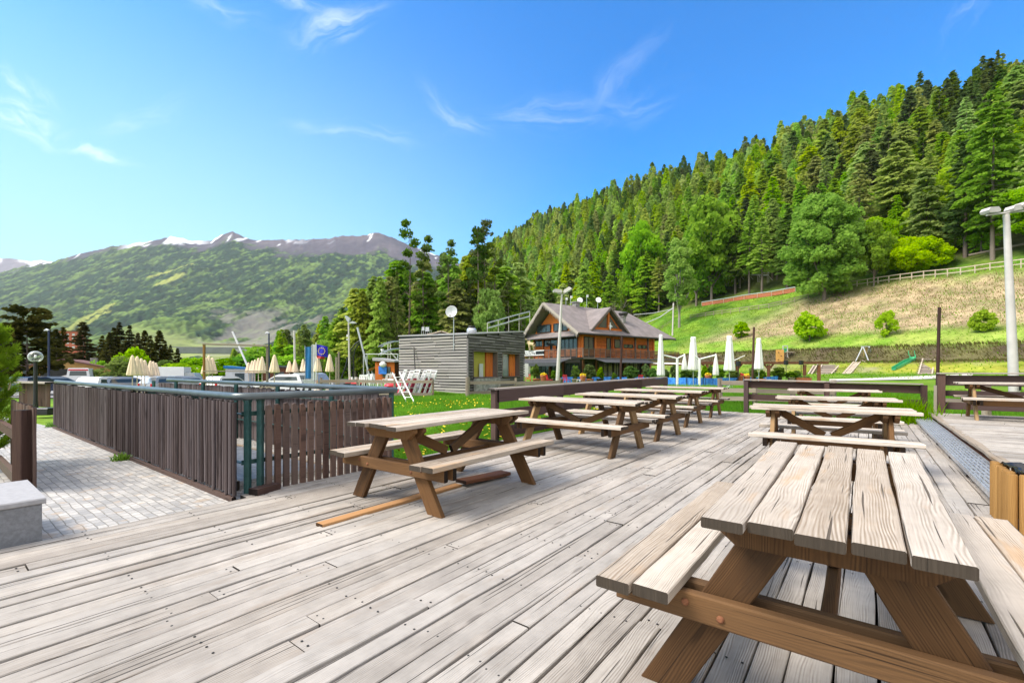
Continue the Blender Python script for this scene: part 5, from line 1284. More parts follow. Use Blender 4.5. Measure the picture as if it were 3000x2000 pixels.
def pole(px0, py0, px1, py1, dd, r0, r1, mat, name, label, cat='pole', n=8):
    b = atd(px0, py0, dd); g_ = gzf(b.x, b.y); k = (b.z - g_); t = atd(px1, py1, dd); b = Vector((b.x, b.y, min(b.z, g_ - .1) if abs(k) < 1.5 else b.z))
    mb = MB(); mb.tube([(0, 0, 0), (t - b) * .5, t - b], [r0, (r0 + r1) / 2, r1], n); return tag(mb.build(name, mat, loc=b), label, cat)
pole(2745, 1092, 2752, 900, 19, .06, .055, M['polebrown'], 'pole', 'brown pole at the left of the mown mound')
pole(2203, 1108, 2209, 958, 27, .065, .06, M['polebrown'], 'pole', 'brown pole between the two right hand white parasols')
pole(1817, 1118, 1822, 984, 36, .09, .085, M['polebrown'], 'pole', 'dark pole standing before the chalet dormer')
pole(865, 1115, 862, 968, 40, .10, .085, M['polegrey'], 'mast', 'plain white mast left of the flags', 'mast')
pole(1090, 1120, 1047, 959, 36, .06, .085, M['galv'], 'pole', 'silver pole leaning left beside the black ladder arch')
pole(728, 1078, 681, 971, 60, .13, .12, M['white'], 'pole', 'white leaning barrier pole behind the timber frame')
pole(1970, 983, 1973, 888, 62, .10, .09, M['polegrey'], 'post', 'white post on the slope right of the chalet roof', 'post')
for (px_, py0, py1, dd, mat, lab, s) in ((143, 1100, 968, 45, 'navy', 'tall navy blue street lamp by the car park house', -1), (788, 1100, 976, 55, 'navy', 'dark street lamp right of the timber frame', -1)):
    b = atd(px_, py0, dd); g_ = gzf(b.x, b.y); lp = thing('street_lamp', lab, 'street lamp', (b.x, b.y, g_)); h = atd(px_, py1, dd).z - g_
    mb = MB(); mb.tube([(0, 0, 0), (0, 0, h)], [.11, .08], 10); mb.build('pole', M['navy'], lp)
    mb = MB(); mb.tube([(0, 0, h), (-.22, 0, h + .06), (-.45, 0, h)], [.09, .13, .06], 10); mb.build('lamp_head', M['dish'], lp)
q = atd(104, 1195, 15); lp = thing('globe_lamp', 'black globe lamp post at the left behind the timber screen', 'lamp post', (q.x, q.y, -.05))
zt = EYE + (HOR - 1050) * 15 / F + .05; mb = MB(); mb.tube([(0, 0, 0), (0, 0, .3), (0, 0, zt - .12)], [.075, .055, .05], 12); mb.build('pole', M['black'], lp)
mb = MB(); R_ = .185; mb.lathe([(max(.0001, R_ * sin(pi * i / 14)), -R_ * cos(pi * i / 14)) for i in range(15)], (0, 0, zt + .06), 24)
m, t, p_, o_ = newmat('lamp_globe_glass'); tr = t.new('ShaderNodeBsdfTransparent'); gl = t.new('ShaderNodeBsdfGlossy'); df = t.new('ShaderNodeBsdfDiffuse'); mx = t.new('ShaderNodeMixShader'); mx2 = t.new('ShaderNodeMixShader')
gl.inputs['Roughness'].default_value = .05; df.inputs[0].default_value = (.8, .82, .84, 1); fr = t.new('ShaderNodeLayerWeight'); fr.inputs[0].default_value = .35
t.link(gl.outputs[0], mx.inputs[1]); t.link(df.outputs[0], mx.inputs[2]); mx.inputs[0].default_value = .75; t.link(fr.outputs['Facing'], mx2.inputs[0]); t.link(tr.outputs[0], mx2.inputs[1]); t.link(mx.outputs[0], mx2.inputs[2]); t.link(mx2.outputs[0], o_.inputs[0]); t.n.remove(p_)
mb.build('globe', m, lp); mb = MB(); mb.lathe([(.0001, -.06), (.035, -.05), (.04, 0), (.03, .05), (.0001, .06)], (0, 0, zt + .06), 12); mb.build('bulb', M['white'], lp)
mb = MB(); mb.lathe([(.06, -.02), (.09, .02), (.05, .04)], (0, 0, zt - .12), 14); mb.build('collar', M['black'], lp)
q = atd(131, 1227, 13); mb = MB(); mb.bar((-.22, 0, .09), (.22, 0, .09), .3, .2, ch=.02); tag(mb.build('black_box', M['black'], loc=(q.x, q.y, -.05)), 'low black box at the far end of the path', 'box')
# far end of the path: timber wall and parapet
q0, q1 = atd(60, 1180, 17), atd(150, 1190, 16); tw = thing('timber_wall', 'weathered timber wall closing the far end of the path', 'wall', (q0.x, q0.y, -.1)); d_ = Vector((q1.x - q0.x, q1.y - q0.y, 0))
mb = MB()
for i in range(14): mb.bar(d_ * (i / 14) , d_ * (i / 14) + Vector((0, 0, .85 + random.gauss(0, .01))), .09, .03, up=(0, -1, 0), ch=.004)
mb.build('boards', M['picketred'], tw); mb = MB(); mb.bar(d_ * -.8 + Vector((0, -.05, .86)), d_ * 1.02 + Vector((0, -.05, .86)), .3, .06); mb.build('cap', M['cap'], tw)

# ------------------------------------------------------------------ grey post and rail fences
def postrail(label, pts, rails, posts, ph=1.0, pr=.07, mat=None, name='post_and_rail_fence', rw=.035, rh=.12, group=None, zf=None, follow=True):
    """pts = plan points; posts = distances; rails = heights"""
    mat = mat or M['greyfence']; pts = [Vector((p[0], p[1], 0)) for p in pts]
    G = (lambda q: gzf(q.x, q.y)) if zf is None else (lambda q: zf)
    o = Vector((pts[0].x, pts[0].y, G(pts[0]))); t = thing(name, label, 'fence', o, group=group)
    def walk(s):
        for a, b in zip(pts, pts[1:]):
            L = (b - a).length
            if s <= L + 1e-6: return a.lerp(b, s / L)
            s -= L
        return pts[-1].copy()
    tot = sum((b - a).length for a, b in zip(pts, pts[1:])); n = posts; W_ = []
    for i in range(n):
        q = walk(tot * i / (n - 1)); q.z = G(q); W_.append(q); mb = MB(); mb.bar(q - o - Vector((0, 0, .3)), q - o + Vector((random.gauss(0, .02), 0, ph + random.gauss(0, .02))), pr, pr, ch=pr * .15); mb.build('post', mat, t)
    for z in rails:
        mb = MB()
        for a, b in zip(W_, W_[1:]): mb.bar(a - o + Vector((0, -pr * .6, z + random.gauss(0, .015))), b - o + Vector((0, -pr * .6, z + random.gauss(0, .015))), rw, rh, nseg=3, jit=.004)
        mb.build('rail', mat, t)
    return t
def P2(px, dd): return ((px - 1500) / F * dd, dd)
postrail('grey post and rail fence before the deckchair stack', [P2(940, 22), P2(1268, 21.5)], (.18, .78), 4, .95, .10, rh=.14)
postrail('grey post and rail fence at the right foot of the cabin', [P2(1372, 21.8), P2(1640, 23.5)], (.25, .72), 3, .95, .11, rh=.15)
postrail('grey plank fence running between cabin and long railing', [P2(1457, 17.4), P2(1735, 27)], (.62,), 4, .66, .09, rh=.17)
postrail('grey post and rail fence outside the deck gap', [P2(2110, 16.5), P2(2136, 16.2), P2(2440, 15.2)], (.35, .62, .90), 4, 1.02, .14, rh=.15)
postrail('grey post and rail fence behind the raised deck', [P2(2748, 12.4), P2(3060, 10.5)], (.5,), 3, .95, .15, rh=.2)
lgp = atd(1370, 1165, 21.5); mb = MB(); mb.tube([(0, 0, -.2), (0, 0, .6), (0, 0, 1.0)], [.11, .105, .10], 12); tag(mb.build('log_post', M['greyfence'], loc=(lgp.x, lgp.y, gzf(lgp.x, lgp.y))), 'thick round log post at the cabin corner', 'post')
for (px_, lab) in ((985, 'left of two tall grey posts by the black arch'), (992, 'right of two tall grey posts by the black arch')):
    q = atd(px_, 1125, 24 if px_ < 990 else 24.4); mb = MB(); mb.bar((0, 0, -.2), (.01, 0, 2.25 if px_ > 990 else 1.95), .10, .08, ch=.01); tag(mb.build('post', M['greyfence'], loc=(q.x, q.y, gzf(q.x, q.y))), lab, 'post')

# ------------------------------------------------------------------ parasols
def closed_parasol(px, ytop, ybot, dd, mat, label, group, wpx, kind=0):
    q = atd(px, 0, dd); g_ = gzf(q.x, q.y); zt = EYE + (HOR - ytop) * dd / F - g_; zb_ = EYE + (HOR - ybot) * dd / F - g_; R_ = wpx / F * dd / 2
    t = thing('parasol', label, 'parasol', (q.x, q.y, g_), random.uniform(0, 6), group); L = zt - zb_
    mb = MB(); mb.tube([(0, 0, -.05), (0, 0, zt - .1)], .028, 8); mb.lathe([(.0001, .06), (.25, .06), (.28, 0), (.28, -.02)], n=12); mb.build('pole', M['galv'] if kind else M['rope'], t)
    prof = [(.0001, 1.0), (.10, .995), (.22, .96), (.35, .85), (.50, .68), (.66, .48), (.84, .25), (1.0, .04), (.94, 0), (.5, .03)] if kind == 0 else [(.0001, 1.0), (.42, .995), (.50, .95), (.44, .86), (.52, .80), (.62, .6), (.78, .3), (.96, .05), (.9, 0), (.4, .03)]
    mb = MB(); n = 32; vs = []; fs = []
    for (r_, z) in prof:
        for i in range(n):
            an = 2 * pi * i / n; rr_ = r_ * R_ * (1 + (.16 if z < .9 else .05) * cos(8 * an)); vs.append((rr_ * cos(an), rr_ * sin(an), zb_ + L * z + (.02 * cos(8 * an) if z < .08 else 0)))
    for j in range(len(prof) - 1):
        for i in range(n): fs.append([j * n + i, j * n + (i + 1) % n, (j + 1) * n + (i + 1) % n, (j + 1) * n + i])
    mb.add(vs, fs, None, 0, True); mb.build('canopy', mat, t); return t
GB = 'cream parasols folded shut by the car park'
for i, (px_, yt, yb_, dd, w_, lab) in enumerate(((388, 1040, 1100, 30, 26, 'frontmost folded cream parasol in the left cluster'), (402, 1043, 1100, 32, 25, 'second folded parasol of the left cluster'), (414, 1049, 1100, 34, 24, 'third folded parasol of the left cluster'), (424, 1054, 1100, 36, 22, 'last folded parasol of the left cluster'),
        (441, 1056, 1100, 38, 20, 'first small parasol right of the left cluster'), (449, 1058, 1100, 40, 20, 'middle small parasol right of the left cluster'), (457, 1062, 1100, 42, 18, 'last small parasol right of the left cluster'),
        (604, 1046, 1096, 31, 24, 'folded parasol right behind the timber frame post'), (612, 1040, 1094, 33, 24, 'highest of the parasols inside the timber frame left side'), (622, 1047, 1094, 35, 24, 'right parasol of the group at the timber frame post'),
        (728, 1061, 1092, 46, 18, 'smallest parasol in the row at the frame right side'), (739, 1056, 1092, 43, 18, 'second parasol in the row at the frame right side'), (747, 1053, 1092, 40, 19, 'third parasol in the row at the frame right side'), (757, 1048, 1092, 37, 20, 'fourth parasol in the row at the frame right side'), (768, 1044, 1092, 34, 22, 'nearest parasol in the row at the frame right side'),
        (804, 1039, 1091, 30, 26, 'single folded cream parasol right of the timber frame'), (848, 1057, 1090, 38, 17, 'shorter parasol left of the white mast'), (864, 1053, 1090, 38, 18, 'parasol right in front of the white mast'), (888, 1051, 1088, 37, 16, 'parasol left of the blue banner'), (900, 1047, 1087, 36, 19, 'parasol in front of the blue banner'), (931, 1041, 1089, 33, 21, 'parasol below the blue flag'), (966, 1037, 1089, 31, 22, 'rightmost cream parasol beside the grey posts'))):
    closed_parasol(px_, yt, yb_, dd, M['cream'], lab, GB, w_)
GW = 'white parasols folded shut on the terrace'
for (px_, yt, yb_, dd, w_, lab) in ((1936, 979, 1102, 35, 21, 'tall narrow white parasol at the chalet right end'), (2031, 986, 1085, 38, 30, 'large white parasol behind the cantilever pair'), (2137, 983, 1087, 36, 31, 'large white parasol left of the loudspeaker'), (2223, 990, 1083, 39, 25, 'large white parasol right of the brown pole')):
    closed_parasol(px_, yt, yb_, dd, M['whitefab'], lab, GW, w_, 1)
def canti(px, ytop, dd, arms, label):
    q = atd(px, 1110, dd); g_ = gzf(q.x, q.y); t = thing('cantilever_parasol', label, 'parasol', (q.x, q.y, g_), group='white cantilever parasols on the terrace'); o = t.location.copy(); zt = EYE + (HOR - ytop) * dd / F - g_
    mb = MB(); mb.tube([(0, 0, -.05), (0, 0, zt)], .10, 10); mb.build('post', M['white'], t)
    for (apx, apy, cb_, cw) in arms:
        e = atd(apx, apy, dd) - o; mb = MB(); mb.tube([(0, 0, zt - .05), e], .06, 8); mb.build('arm', M['white'], t)
        zb_ = EYE + (HOR - cb_) * dd / F - g_; R_ = cw / F * dd / 2; mb = MB(); L = e.z - zb_
        mb.lathe([(.0001, e.z + .12), (.05, e.z + .06), (R_ * .5, e.z - L * .2), (R_ * .85, e.z - L * .6), (R_, zb_ + .1), (R_ * .8, zb_), (.03, zb_ + .05)], (e.x, e.y, 0), 24, star=.14, lobes=6); mb.build('canopy', M['whitefab'], t)
canti(1984, 1048, 35, ((1940, 1039, 1102, 14), (2005, 1040, 1085, 16)), 'white cantilever parasol post right of the tall narrow one')
canti(2049, 1050, 35, ((2033, 1041, 1086, 12), (2097, 1040, 1100, 17)), 'white cantilever parasol with its arm reaching right')

# ------------------------------------------------------------------ terrace: blue barrier, shrubs in tubs
bz = thing('mesh_barrier', 'blue mesh barrier stretched along the terrace', 'barrier', (*P2(1640, 44), gzf(*P2(1640, 44)))); o = bz.location.copy()
pts = [P2(1628, 44), P2(1690, 44), P2(1790, 44), P2(1880, 43), P2(1950, 41), P2(2010, 39), P2(2060, 38.5), P2(2115, 38.5), P2(2180, 42), P2(2285, 46)]
mb = MB(); bq = MB(); VV = []; up_ = []
for i, (x, y) in enumerate(pts):
    g_ = gzf(x, y); bq.bar(Vector((x, y, g_ - .1)) - o, Vector((x, y, g_ + .74)) - o, .05, .05)
for (x0, y0), (x1, y1) in zip(pts, pts[1:]):
    for k in range(8):
        for e_ in (0, 1):
            t_ = (k + e_) / 8; x, y = x0 + (x1 - x0) * t_, y0 + (y1 - y0) * t_; g_ = gzf(x, y); wv = .05 * sin(t_ * 9 + x)
            VV += [Vector((x, y + wv, g_ + .02)) - o, Vector((x, y + wv * .4, g_ + .68 - .05 * sin(pi * t_))) - o]
m, t, p_, o2 = newmat('blue_woven_mesh'); tc = t.new('ShaderNodeTexCoord'); n = t.noise(tc.outputs['Object'], 3, 4, .6); xs_ = t.sep(tc.outputs['Object'])
st_ = t.math('GREATER_THAN', t.math('FRACT', t.math('MULTIPLY', xs_[0], 1.55)), .93); c = t.ramp(n, [(.35, (.015, .13, .55)), (.65, (.06, .30, .80))]); c = t.mix(st_, c, (.01, .05, .22)); t.link(c, p_.inputs['Base Color']); p_.inputs['Roughness'].default_value = .6
for k in range(0, len(VV), 4): mb.add(VV[k:k + 4], [[0, 2, 3, 1]], None, 0, False)
mb.build('mesh', m, bz); bq.build('posts', M['navy'], bz)
SH = [(1571, 1066, 42, 26, 1), (1623, 1083, 42, 24, 0), (1686, 1069, 42, 27, 0), (1728, 1065, 42, 46, 1), (1758, 1074, 43, 22, 0), (1846, 1071, 42, 50, 0), (1892, 1066, 42, 28, 1), (1912, 1076, 41, 30, 0), (1640, 1078, 43, 16, 0), (1950, 1078, 44, 26, 0), (1975, 1068, 44, 26, 1), (2010, 1080, 41, 34, 0), (2032, 1082, 41, 30, 0), (2065, 1070, 44, 22, 0), (2082, 1070, 44, 20, 1), (2112, 1076, 40, 30, 1), (2148, 1078, 41, 38, 0), (2205, 1074, 43, 26, 0), (2232, 1080, 42, 24, 0), (2280, 1073, 46, 46, 1), (2318, 1088, 46, 40, 1), (2335, 1082, 47, 22, 0), (1800, 1090, 43, 16, 0)]
SHL = ['squared green shrub in a tub left of the leaning mast', 'low round shrub at the foot of the leaning mast', 'conical shrub with white blossom before the chalet corner', 'widest light green shrub before the chalet glazing', 'dark slim shrub right of the wide one', 'broad dark shrub right of the dark pole', 'squared pale shrub left of the tall narrow parasol', 'round shrub touching the tall narrow parasol', 'small shrub right behind the leaning mast', 'dark shrub right of the tall narrow parasol', 'squared shrub left of the cantilever post', 'variegated shrub under the cantilever canopy', 'bushy shrub before the large white parasol', 'small shrub right of the second cantilever post', 'small lime shrub behind the yellow flowers', 'pale shrub right of the hanging canopy', 'dark bushy shrub under the second large parasol', 'shrub left of the last white parasol', 'dark shrub right of the last white parasol', 'large light green shrub by the pergola', 'low light shrub at the barrier end', 'dark little shrub below the speaker', 'tiny shrub left of the dark pole']
protos = [broadleaf(2, .8, .0, 34, 90, 300 + i, M['box'] if i % 2 == 0 else M['bush'], .075, .34, nbr=4) for i in range(3)]
protos2 = [broadleaf(2, .7, .0, 40, 90, 310 + i, M['box'], .07, .34, shape=0, nbr=4) for i in range(2)]
potm = {}
for c_ in ('terracotta', 'black', 'greyfence'):
    mb = MB(); mb.lathe([(.0001, 0), (.22, 0), (.26, .05), (.33, .42), (.36, .44), (.36, .5), (.31, .5), (.29, .42), (.0001, .42)], n=16); o_ = mb.build('pot', M[c_]); potm[c_] = o_.data; bpy.data.objects.remove(o_)
for i, ((px_, yt, dd, w_, k), lab) in enumerate(zip(SH, SHL)):
    x, y = P2(px_, dd); g_ = gzf(x, y); t = thing('potted_shrub', lab, 'shrub', (x, y, g_), random.uniform(0, 6), 'shrubs in tubs along the terrace'); zt = EYE + (HOR - yt) * dd / F - g_; W2 = w_ / F * dd
    link('pot', potm[('terracotta', 'black', 'greyfence')[i % 3]], t); tm, cm = (protos2[i % 2] if k else protos[i % 3]); c_ = link('foliage', cm, t); c_.location = (0, 0, .40); c_.scale = (W2 / 1.7, W2 / 1.7, (zt - .4) / 2)
    s_ = link('stem', tm, t); s_.location = (0, 0, .40); s_.scale = (.6, .6, (zt - .4) / 2)
for i, (px_, yt, c_, lab) in enumerate(((1592, 1092, 'yellow', 'pot of yellow flowers left of the leaning mast'), (1708, 1094, 'yellow', 'pot of yellow flowers under the widest shrub'), (2075, 1092, 'yellow', 'tub of yellow flowers at the second cantilever post'), (2188, 1094, 'yellow', 'pot of yellow flowers beside the brown pole'), (2168, 1092, 'terracotta', 'red flower pot near the loudspeaker'))):
    x, y = P2(px_, 41); g_ = gzf(x, y); t = thing('flower_pot', lab, 'flower pot', (x, y, g_)); zt = EYE + (HOR - yt) * 41 / F - g_
    o_ = link('pot', potm['terracotta'], t); o_.scale = (.8, .8, zt / .5 * .8); r = np.random.default_rng(400 + i); P = np.array((0, 0, zt * .86)) + unit(130, r) * np.array((.30, .30, .16)) * r.uniform(.5, 1, 130)[:, None]; V, Fq = leafq(P, .05, r)
    link('blossom', np_mesh('blossom', V, Fq, M['dand'] if c_ == 'yellow' else M['red'], uv=leafuv(r.random(130), np.zeros(130))), t)
# red chairs, white chairs
def plastic_chair(mat):
    t = thing('plastic_chair', 'x', 'chair'); mb = MB(); mb.box((0, 0, .44), (.44, .44, .03), ch=.01); mb.build('seat', mat, t)
    mb = MB(); mb.bar((-.2, .2, .45), (-.2, .28, .88), .04, .03); mb.bar((.2, .2, .45), (.2, .28, .88), .04, .03); mb.bar((-.22, .28, .84), (.22, .28, .84), .03, .09)
    for i in range(3): mb.bar((-.1 + .1 * i, .21, .5), (-.1 + .1 * i, .28, .82), .05, .015)
    mb.build('backrest', mat, t)
    for sx in (-1, 1):
        for sy in (-1, 1): mb = MB(); mb.bar((sx * .2, sy * .2, .43), (sx * .24, sy * .24, 0), .04, .04); mb.build('leg', mat, t)
    return t
pc = plastic_chair(M['red']); pc.location = (*P2(1547, 41), gzf(*P2(1547, 41))); pc['label'] = 'red chair at the foot of the parasol cover by the cabin'; pc['group'] = 'red chairs on the terrace'
for (px_, lab) in ((1660, 'red chair left of the conical shrub'), (1872, 'red chair right of the broad dark shrub'), (1610, 'red chair beside the low round shrub')): dup(pc, (*P2(px_, 40.5), gzf(*P2(px_, 40.5))), random.uniform(0, 6), lab)
pw = plastic_chair(M['white']); pw.location = (*P2(1060, 27), gzf(*P2(1060, 27))); pw['label'] = 'leftmost white plastic chair by the kiosk'; pw['group'] = 'white plastic chairs by the kiosk'
for (px_, dd, lab) in ((1075, 27.5, 'white plastic chair under the leaning silver pole'), (1092, 27, 'white plastic chair in front of the red canopy'), (1106, 28, 'white plastic chair below the red canopy right end'), (1120, 27, 'white plastic chair before the kiosk corner'), (1134, 28.5, 'white plastic chair before the kiosk posters'), (1146, 27, 'white plastic chair nearest the deckchair stack'), (1700, 41, 'white chair before the chalet corner column'), (2045, 41.5, 'white chair under the second cantilever parasol'), (2182, 42, 'white chair left of the brown pole'), (2252, 42, 'white chair right of the last parasol')):
    dup(pw, (*P2(px_, dd), gzf(*P2(px_, dd))), random.uniform(0, 6), lab)
# white folded umbrella cover by the cabin
x, y = P2(1541, 33); g_ = gzf(x, y); t = thing('banner_stand', 'white banner on a thin stand between cabin and chalet', 'banner', (x, y, g_)); mb = MB(); mb.tube([(0, 0, 0), (0, 0, 1.75)], .02, 6); mb.box((0, 0, .01), (.4, .3, .03)); mb.build('stand', M['galv'], t)
mb = MB(); mb.bar((-.0, -.03, .72), (-.0, -.03, 1.68), .36, .03, up=(0, 1, 0), ch=.008, nseg=4, jit=.008); mb.build('cloth', M['white'], t)
for (px_, py_, dd, lab) in ((2163, 1065, 40, 'black loudspeaker on a stand right of the second large parasol'), (2303, 1062, 46, 'black loudspeaker on a stand by the pergola'), (2347, 1062, 46, 'black loudspeaker hanging on the right pergola stand')):
    x, y = P2(px_, dd); g_ = gzf(x, y); z = EYE + (HOR - py_) * dd / F - g_; t = thing('loudspeaker', lab, 'loudspeaker', (x, y, g_), .4); mb = MB(); mb.tube([(0, 0, 0), (0, 0, z)], .03, 6); mb.build('stand', M['black'], t); mb = MB(); mb.box((0, 0, z), (.30, .28, .42), ch=.02); mb.build('cabinet', M['black'], t)
# ------------------------------------------------------------------ car park, cars, house on the left
random.seed(81)
def drape(name, f, nu, nv, lift, mat):
    V = []
    for i in range(nu):
        for j in range(nv):
            x, y = f(i / (nu - 1), j / (nv - 1)); V.append((x, y, gzf(x, y) + lift))
    mb = MB(); mb.add(V, [[i * nv + j, (i + 1) * nv + j, (i + 1) * nv + j + 1, i * nv + j + 1] for i in range(nu - 1) for j in range(nv - 1)]); return tag(mb.build(name, mat), kind='structure')
M['asphalt'] = plain('pale_asphalt', (.24, .235, .23), .9, 0, .15, .6); M['pathwhite'] = plain('pale_gravel_path', (.56, .53, .47), .95, 0, .12, .8); M['embank'] = plain('grey_road_wall', (.25, .245, .26), .9, 0, .15, .05)
drape('parking_lot', lambda u, v: P2(-120 + 1120 * u, 33 + 38 * v), 40, 14, .05, M['asphalt'])
def patha(u, v):
    px = 2430 + 420 * u; y0 = 1119 + 3 * sin(u * 3); dd = F * (EYE + .02) / (y0 - 3 - HOR - (1 - v) * -1); q = at(px, 1112 - 3 * u + 4 * v, .02); return q.x, q.y
drape('path', patha, 30, 6, .06, M['pathwhite'])
# road on its retaining wall at the foot of the mountain
mb = MB(); a_, b_ = atd(520, 1022, 900), atd(800, 1026, 980)
mb.bar(a_ + Vector((0, 0, -3)), b_ + Vector((0, 0, -2)), 30, 11, nseg=20, jit=.4); mb.bar(a_ + Vector((0, -16, 3)), b_ + Vector((0, -16, 4)), .6, 1.6); tag(mb.build('road_embankment', M['embank']), 'long grey embankment wall carrying the valley road', 'embankment')
mb = MB(); a_, b_ = atd(684, 1025, 800), atd(755, 1029, 800); mb.bar(a_, b_, 9, 3.0)
for k in (.08, .5, .92): q = a_.lerp(b_, k); mb.bar(q + Vector((0, 0, -1.4)), q + Vector((0, 0, -22)), 4, 4)
tag(mb.build('road_bridge', M['slabtop']), 'pale road bridge below the embankment', 'bridge')

CARP = {}
M['carwhite'] = plain('white_car_paint', (.72, .73, .74), .25, 0, .02, 1); M['carsilver'] = plain('silver_car_paint', (.38, .40, .42), .25, .4, .03, 1); M['cardark'] = plain('dark_blue_car_paint', (.03, .045, .09), .22, .2, .05, 1)
M['tail'] = plain('red_lamp_lens', (.5, .01, .01), .25); M['headl'] = plain('headlamp_lens', (.75, .76, .78), .15)
def car(label, x, y, rz, paint, van=False, z=None, group='cars in the car park'):
    t = thing('white_van' if van else 'parked_car', label, 'van' if van else 'car', (x, y, gzf(x, y) + .05 if z is None else z), rz, group)
    L, Wd, H = (4.9, 1.95, 2.15) if van else (4.2, 1.72, 1.46)
    low = [(-L / 2, .34), (-L / 2 + .04, .72), (-L / 2 + .1, .92), (L / 2 - 1.25 if not van else L / 2 - .8, .98), (L / 2 - .25, .80), (L / 2, .60), (L / 2, .32)]
    top = [(-L / 2 + .12, .90), (-L / 2 + .42, H - .08), (-L / 2 + .8, H), (L / 2 - 2.1, H - .02), (L / 2 - 1.75, H - .12), (L / 2 - 1.1, .95)] if not van else [(-L / 2 + .06, .9), (-L / 2 + .12, H - .1), (-L / 2 + .3, H), (L / 2 - 1.5, H), (L / 2 - 1.3, H - .1), (L / 2 - .75, .95)]
    mb = MB()
    def loft(prof, w0, w1, zc):
        n = len(prof); V = []
        for s, k in ((-1, 1.0), (-1, .0), (1, .0), (1, 1.0)): pass
        zs = [p_[1] for p_ in prof]; lo, hi = min(zs), max(zs)
        half = lambda z: (w0 + (w1 - w0) * (z - lo) / (hi - lo)) / 2
        for s in (-1, 1):
            for (xx, zz) in prof: V.append((xx * (1), s * half(zz), zz))
        F_ = [list(range(n))[::-1], [n + i for i in range(n)]] + [[i, (i + 1) % n, n + (i + 1) % n, n + i] for i in range(n)]
        mb.add(V, F_)
    loft(low, Wd * .98, Wd, 0); loft(top, Wd * .97, Wd * .80, 0); mb.build('body', paint, t)
    for s in (-1, 1):
        mb = MB(); hz = H - .16; y0, y1 = s * (Wd * .485 + .004), s * (Wd * .42 + .004)
        x0, x1 = (-L / 2 + .45, L / 2 - 1.75) if not van else (L / 2 - 2.3, L / 2 - 1.25)
        mb.quad((x0, y0, 1.0), (x1 + .45, y0, 1.0), (x1 - .05, y1, hz), (x0 + .15, y1, hz)); mb.build('side_window', M['glass'], t)
    mb = MB(); 
    if van: mb.quad((-L / 2 + .078, -.7, 1.15), (-L / 2 + .078, .7, 1.15), (-L / 2 + .098, .62, 1.85), (-L / 2 + .098, -.62, 1.85))
    else: mb.quad((-L / 2 + .17, -.66, .98), (-L / 2 + .17, .66, .98), (-L / 2 + .385, .56, H - .16), (-L / 2 + .385, -.56, H - .16))
    mb.build('rear_window', M['glass'], t)
    mb = MB(); xa, xb = (L / 2 - 1.08, L / 2 - 1.73) if not van else (L / 2 - .735, L / 2 - 1.285); mb.quad((xa, -.68, .99), (xa, .68, .99), (xb, .58, H - .15), (xb, -.58, H - .15)); mb.build('windscreen', M['glass'], t)
    for sx in (-1, 1):
        for sy in (-1, 1):
            mb = MB(); c = Vector((sx * L * .31, sy * (Wd / 2 - .09), .31)); mb.tube([c + Vector((0, -.1, 0)), c + Vector((0, .1, 0))], .31, 18); w_ = mb.build('wheel', M['tyre'], t); mb = MB(); mb.tube([c + Vector((0, sy * .09, 0)), c + Vector((0, sy * .112, 0))], .19, 12); mb.build('rim', M['galv'], w_)
    for sy in (-1, 1):
        mb = MB(); mb.box((L / 2 - .06, sy * .62, .66), (.10, .30, .13), ch=.02); mb.build('headlight', M['headl'], t); mb = MB(); mb.box((-L / 2 + .03, sy * .68, .80), (.08, .16, .22), ch=.02); mb.build('tail_light', M['tail'], t)
    if van: mb = MB(); mb.quad((-L / 2 + .088, -.78, 1.9), (-L / 2 + .088, .78, 1.9), (-L / 2 + .108, .74, 2.06), (-L / 2 + .108, -.74, 2.06)); mb.build('red_stripe', M['red'], t)
    return t
x, y = P2(240, 50); car('white van with a red band above its rear window', x, y, radians(126), M['carwhite'], True)
for (px_, dd, rz, mt, lab) in ((105, 36, 100, 'cardark', 'dark blue car parked below the navy street lamp'), (165, 38, 80, 'carsilver', 'silver car half hidden behind the globe lamp'), (312, 36, 95, 'carwhite', 'white car just right of the white van'), (372, 37, 70, 'carsilver', 'silver car below the left parasol cluster'), (455, 40, 85, 'carwhite', 'white car right of the left parasol cluster'), (500, 38, 75, 'carsilver', 'silver car left of the timber frame'), (556, 40, 60, 'carsilver', 'silver car nearest the timber frame'), (668, 38, 82, 'carwhite', 'white car seen through the timber frame'), (835, 36, 170, 'carwhite', 'white off road car left of the white mast'), (885, 36, 160, 'carsilver', 'silver car beside the blue banner')):
    x, y = P2(px_, dd); car(lab, x, y, radians(rz), M[mt])
x, y = P2(505, 46); t = thing('box_van', 'white box van behind the parked cars', 'van', (x, y, gzf(x, y)), .3); mb = MB(); mb.box((0, 0, 1.45), (2.6, 1.9, 1.7), ch=.03); mb.build('cargo_box', M['carwhite'], t); mb = MB(); mb.prism([(1.32, -.9, .4), (2.5, -.9, .4), (2.5, -.9, 1.0), (2.1, -.9, 1.7), (1.32, -.9, 1.75)], (0, 1.8, 0)); mb.build('cab', M['carsilver'], t)
for sx in (-.8, 1.9):
    for sy in (-1, 1): mb = MB(); mb.tube([(sx, sy * .72, .36), (sx, sy * .93, .36)], .36, 16); mb.build('wheel', M['tyre'], t)
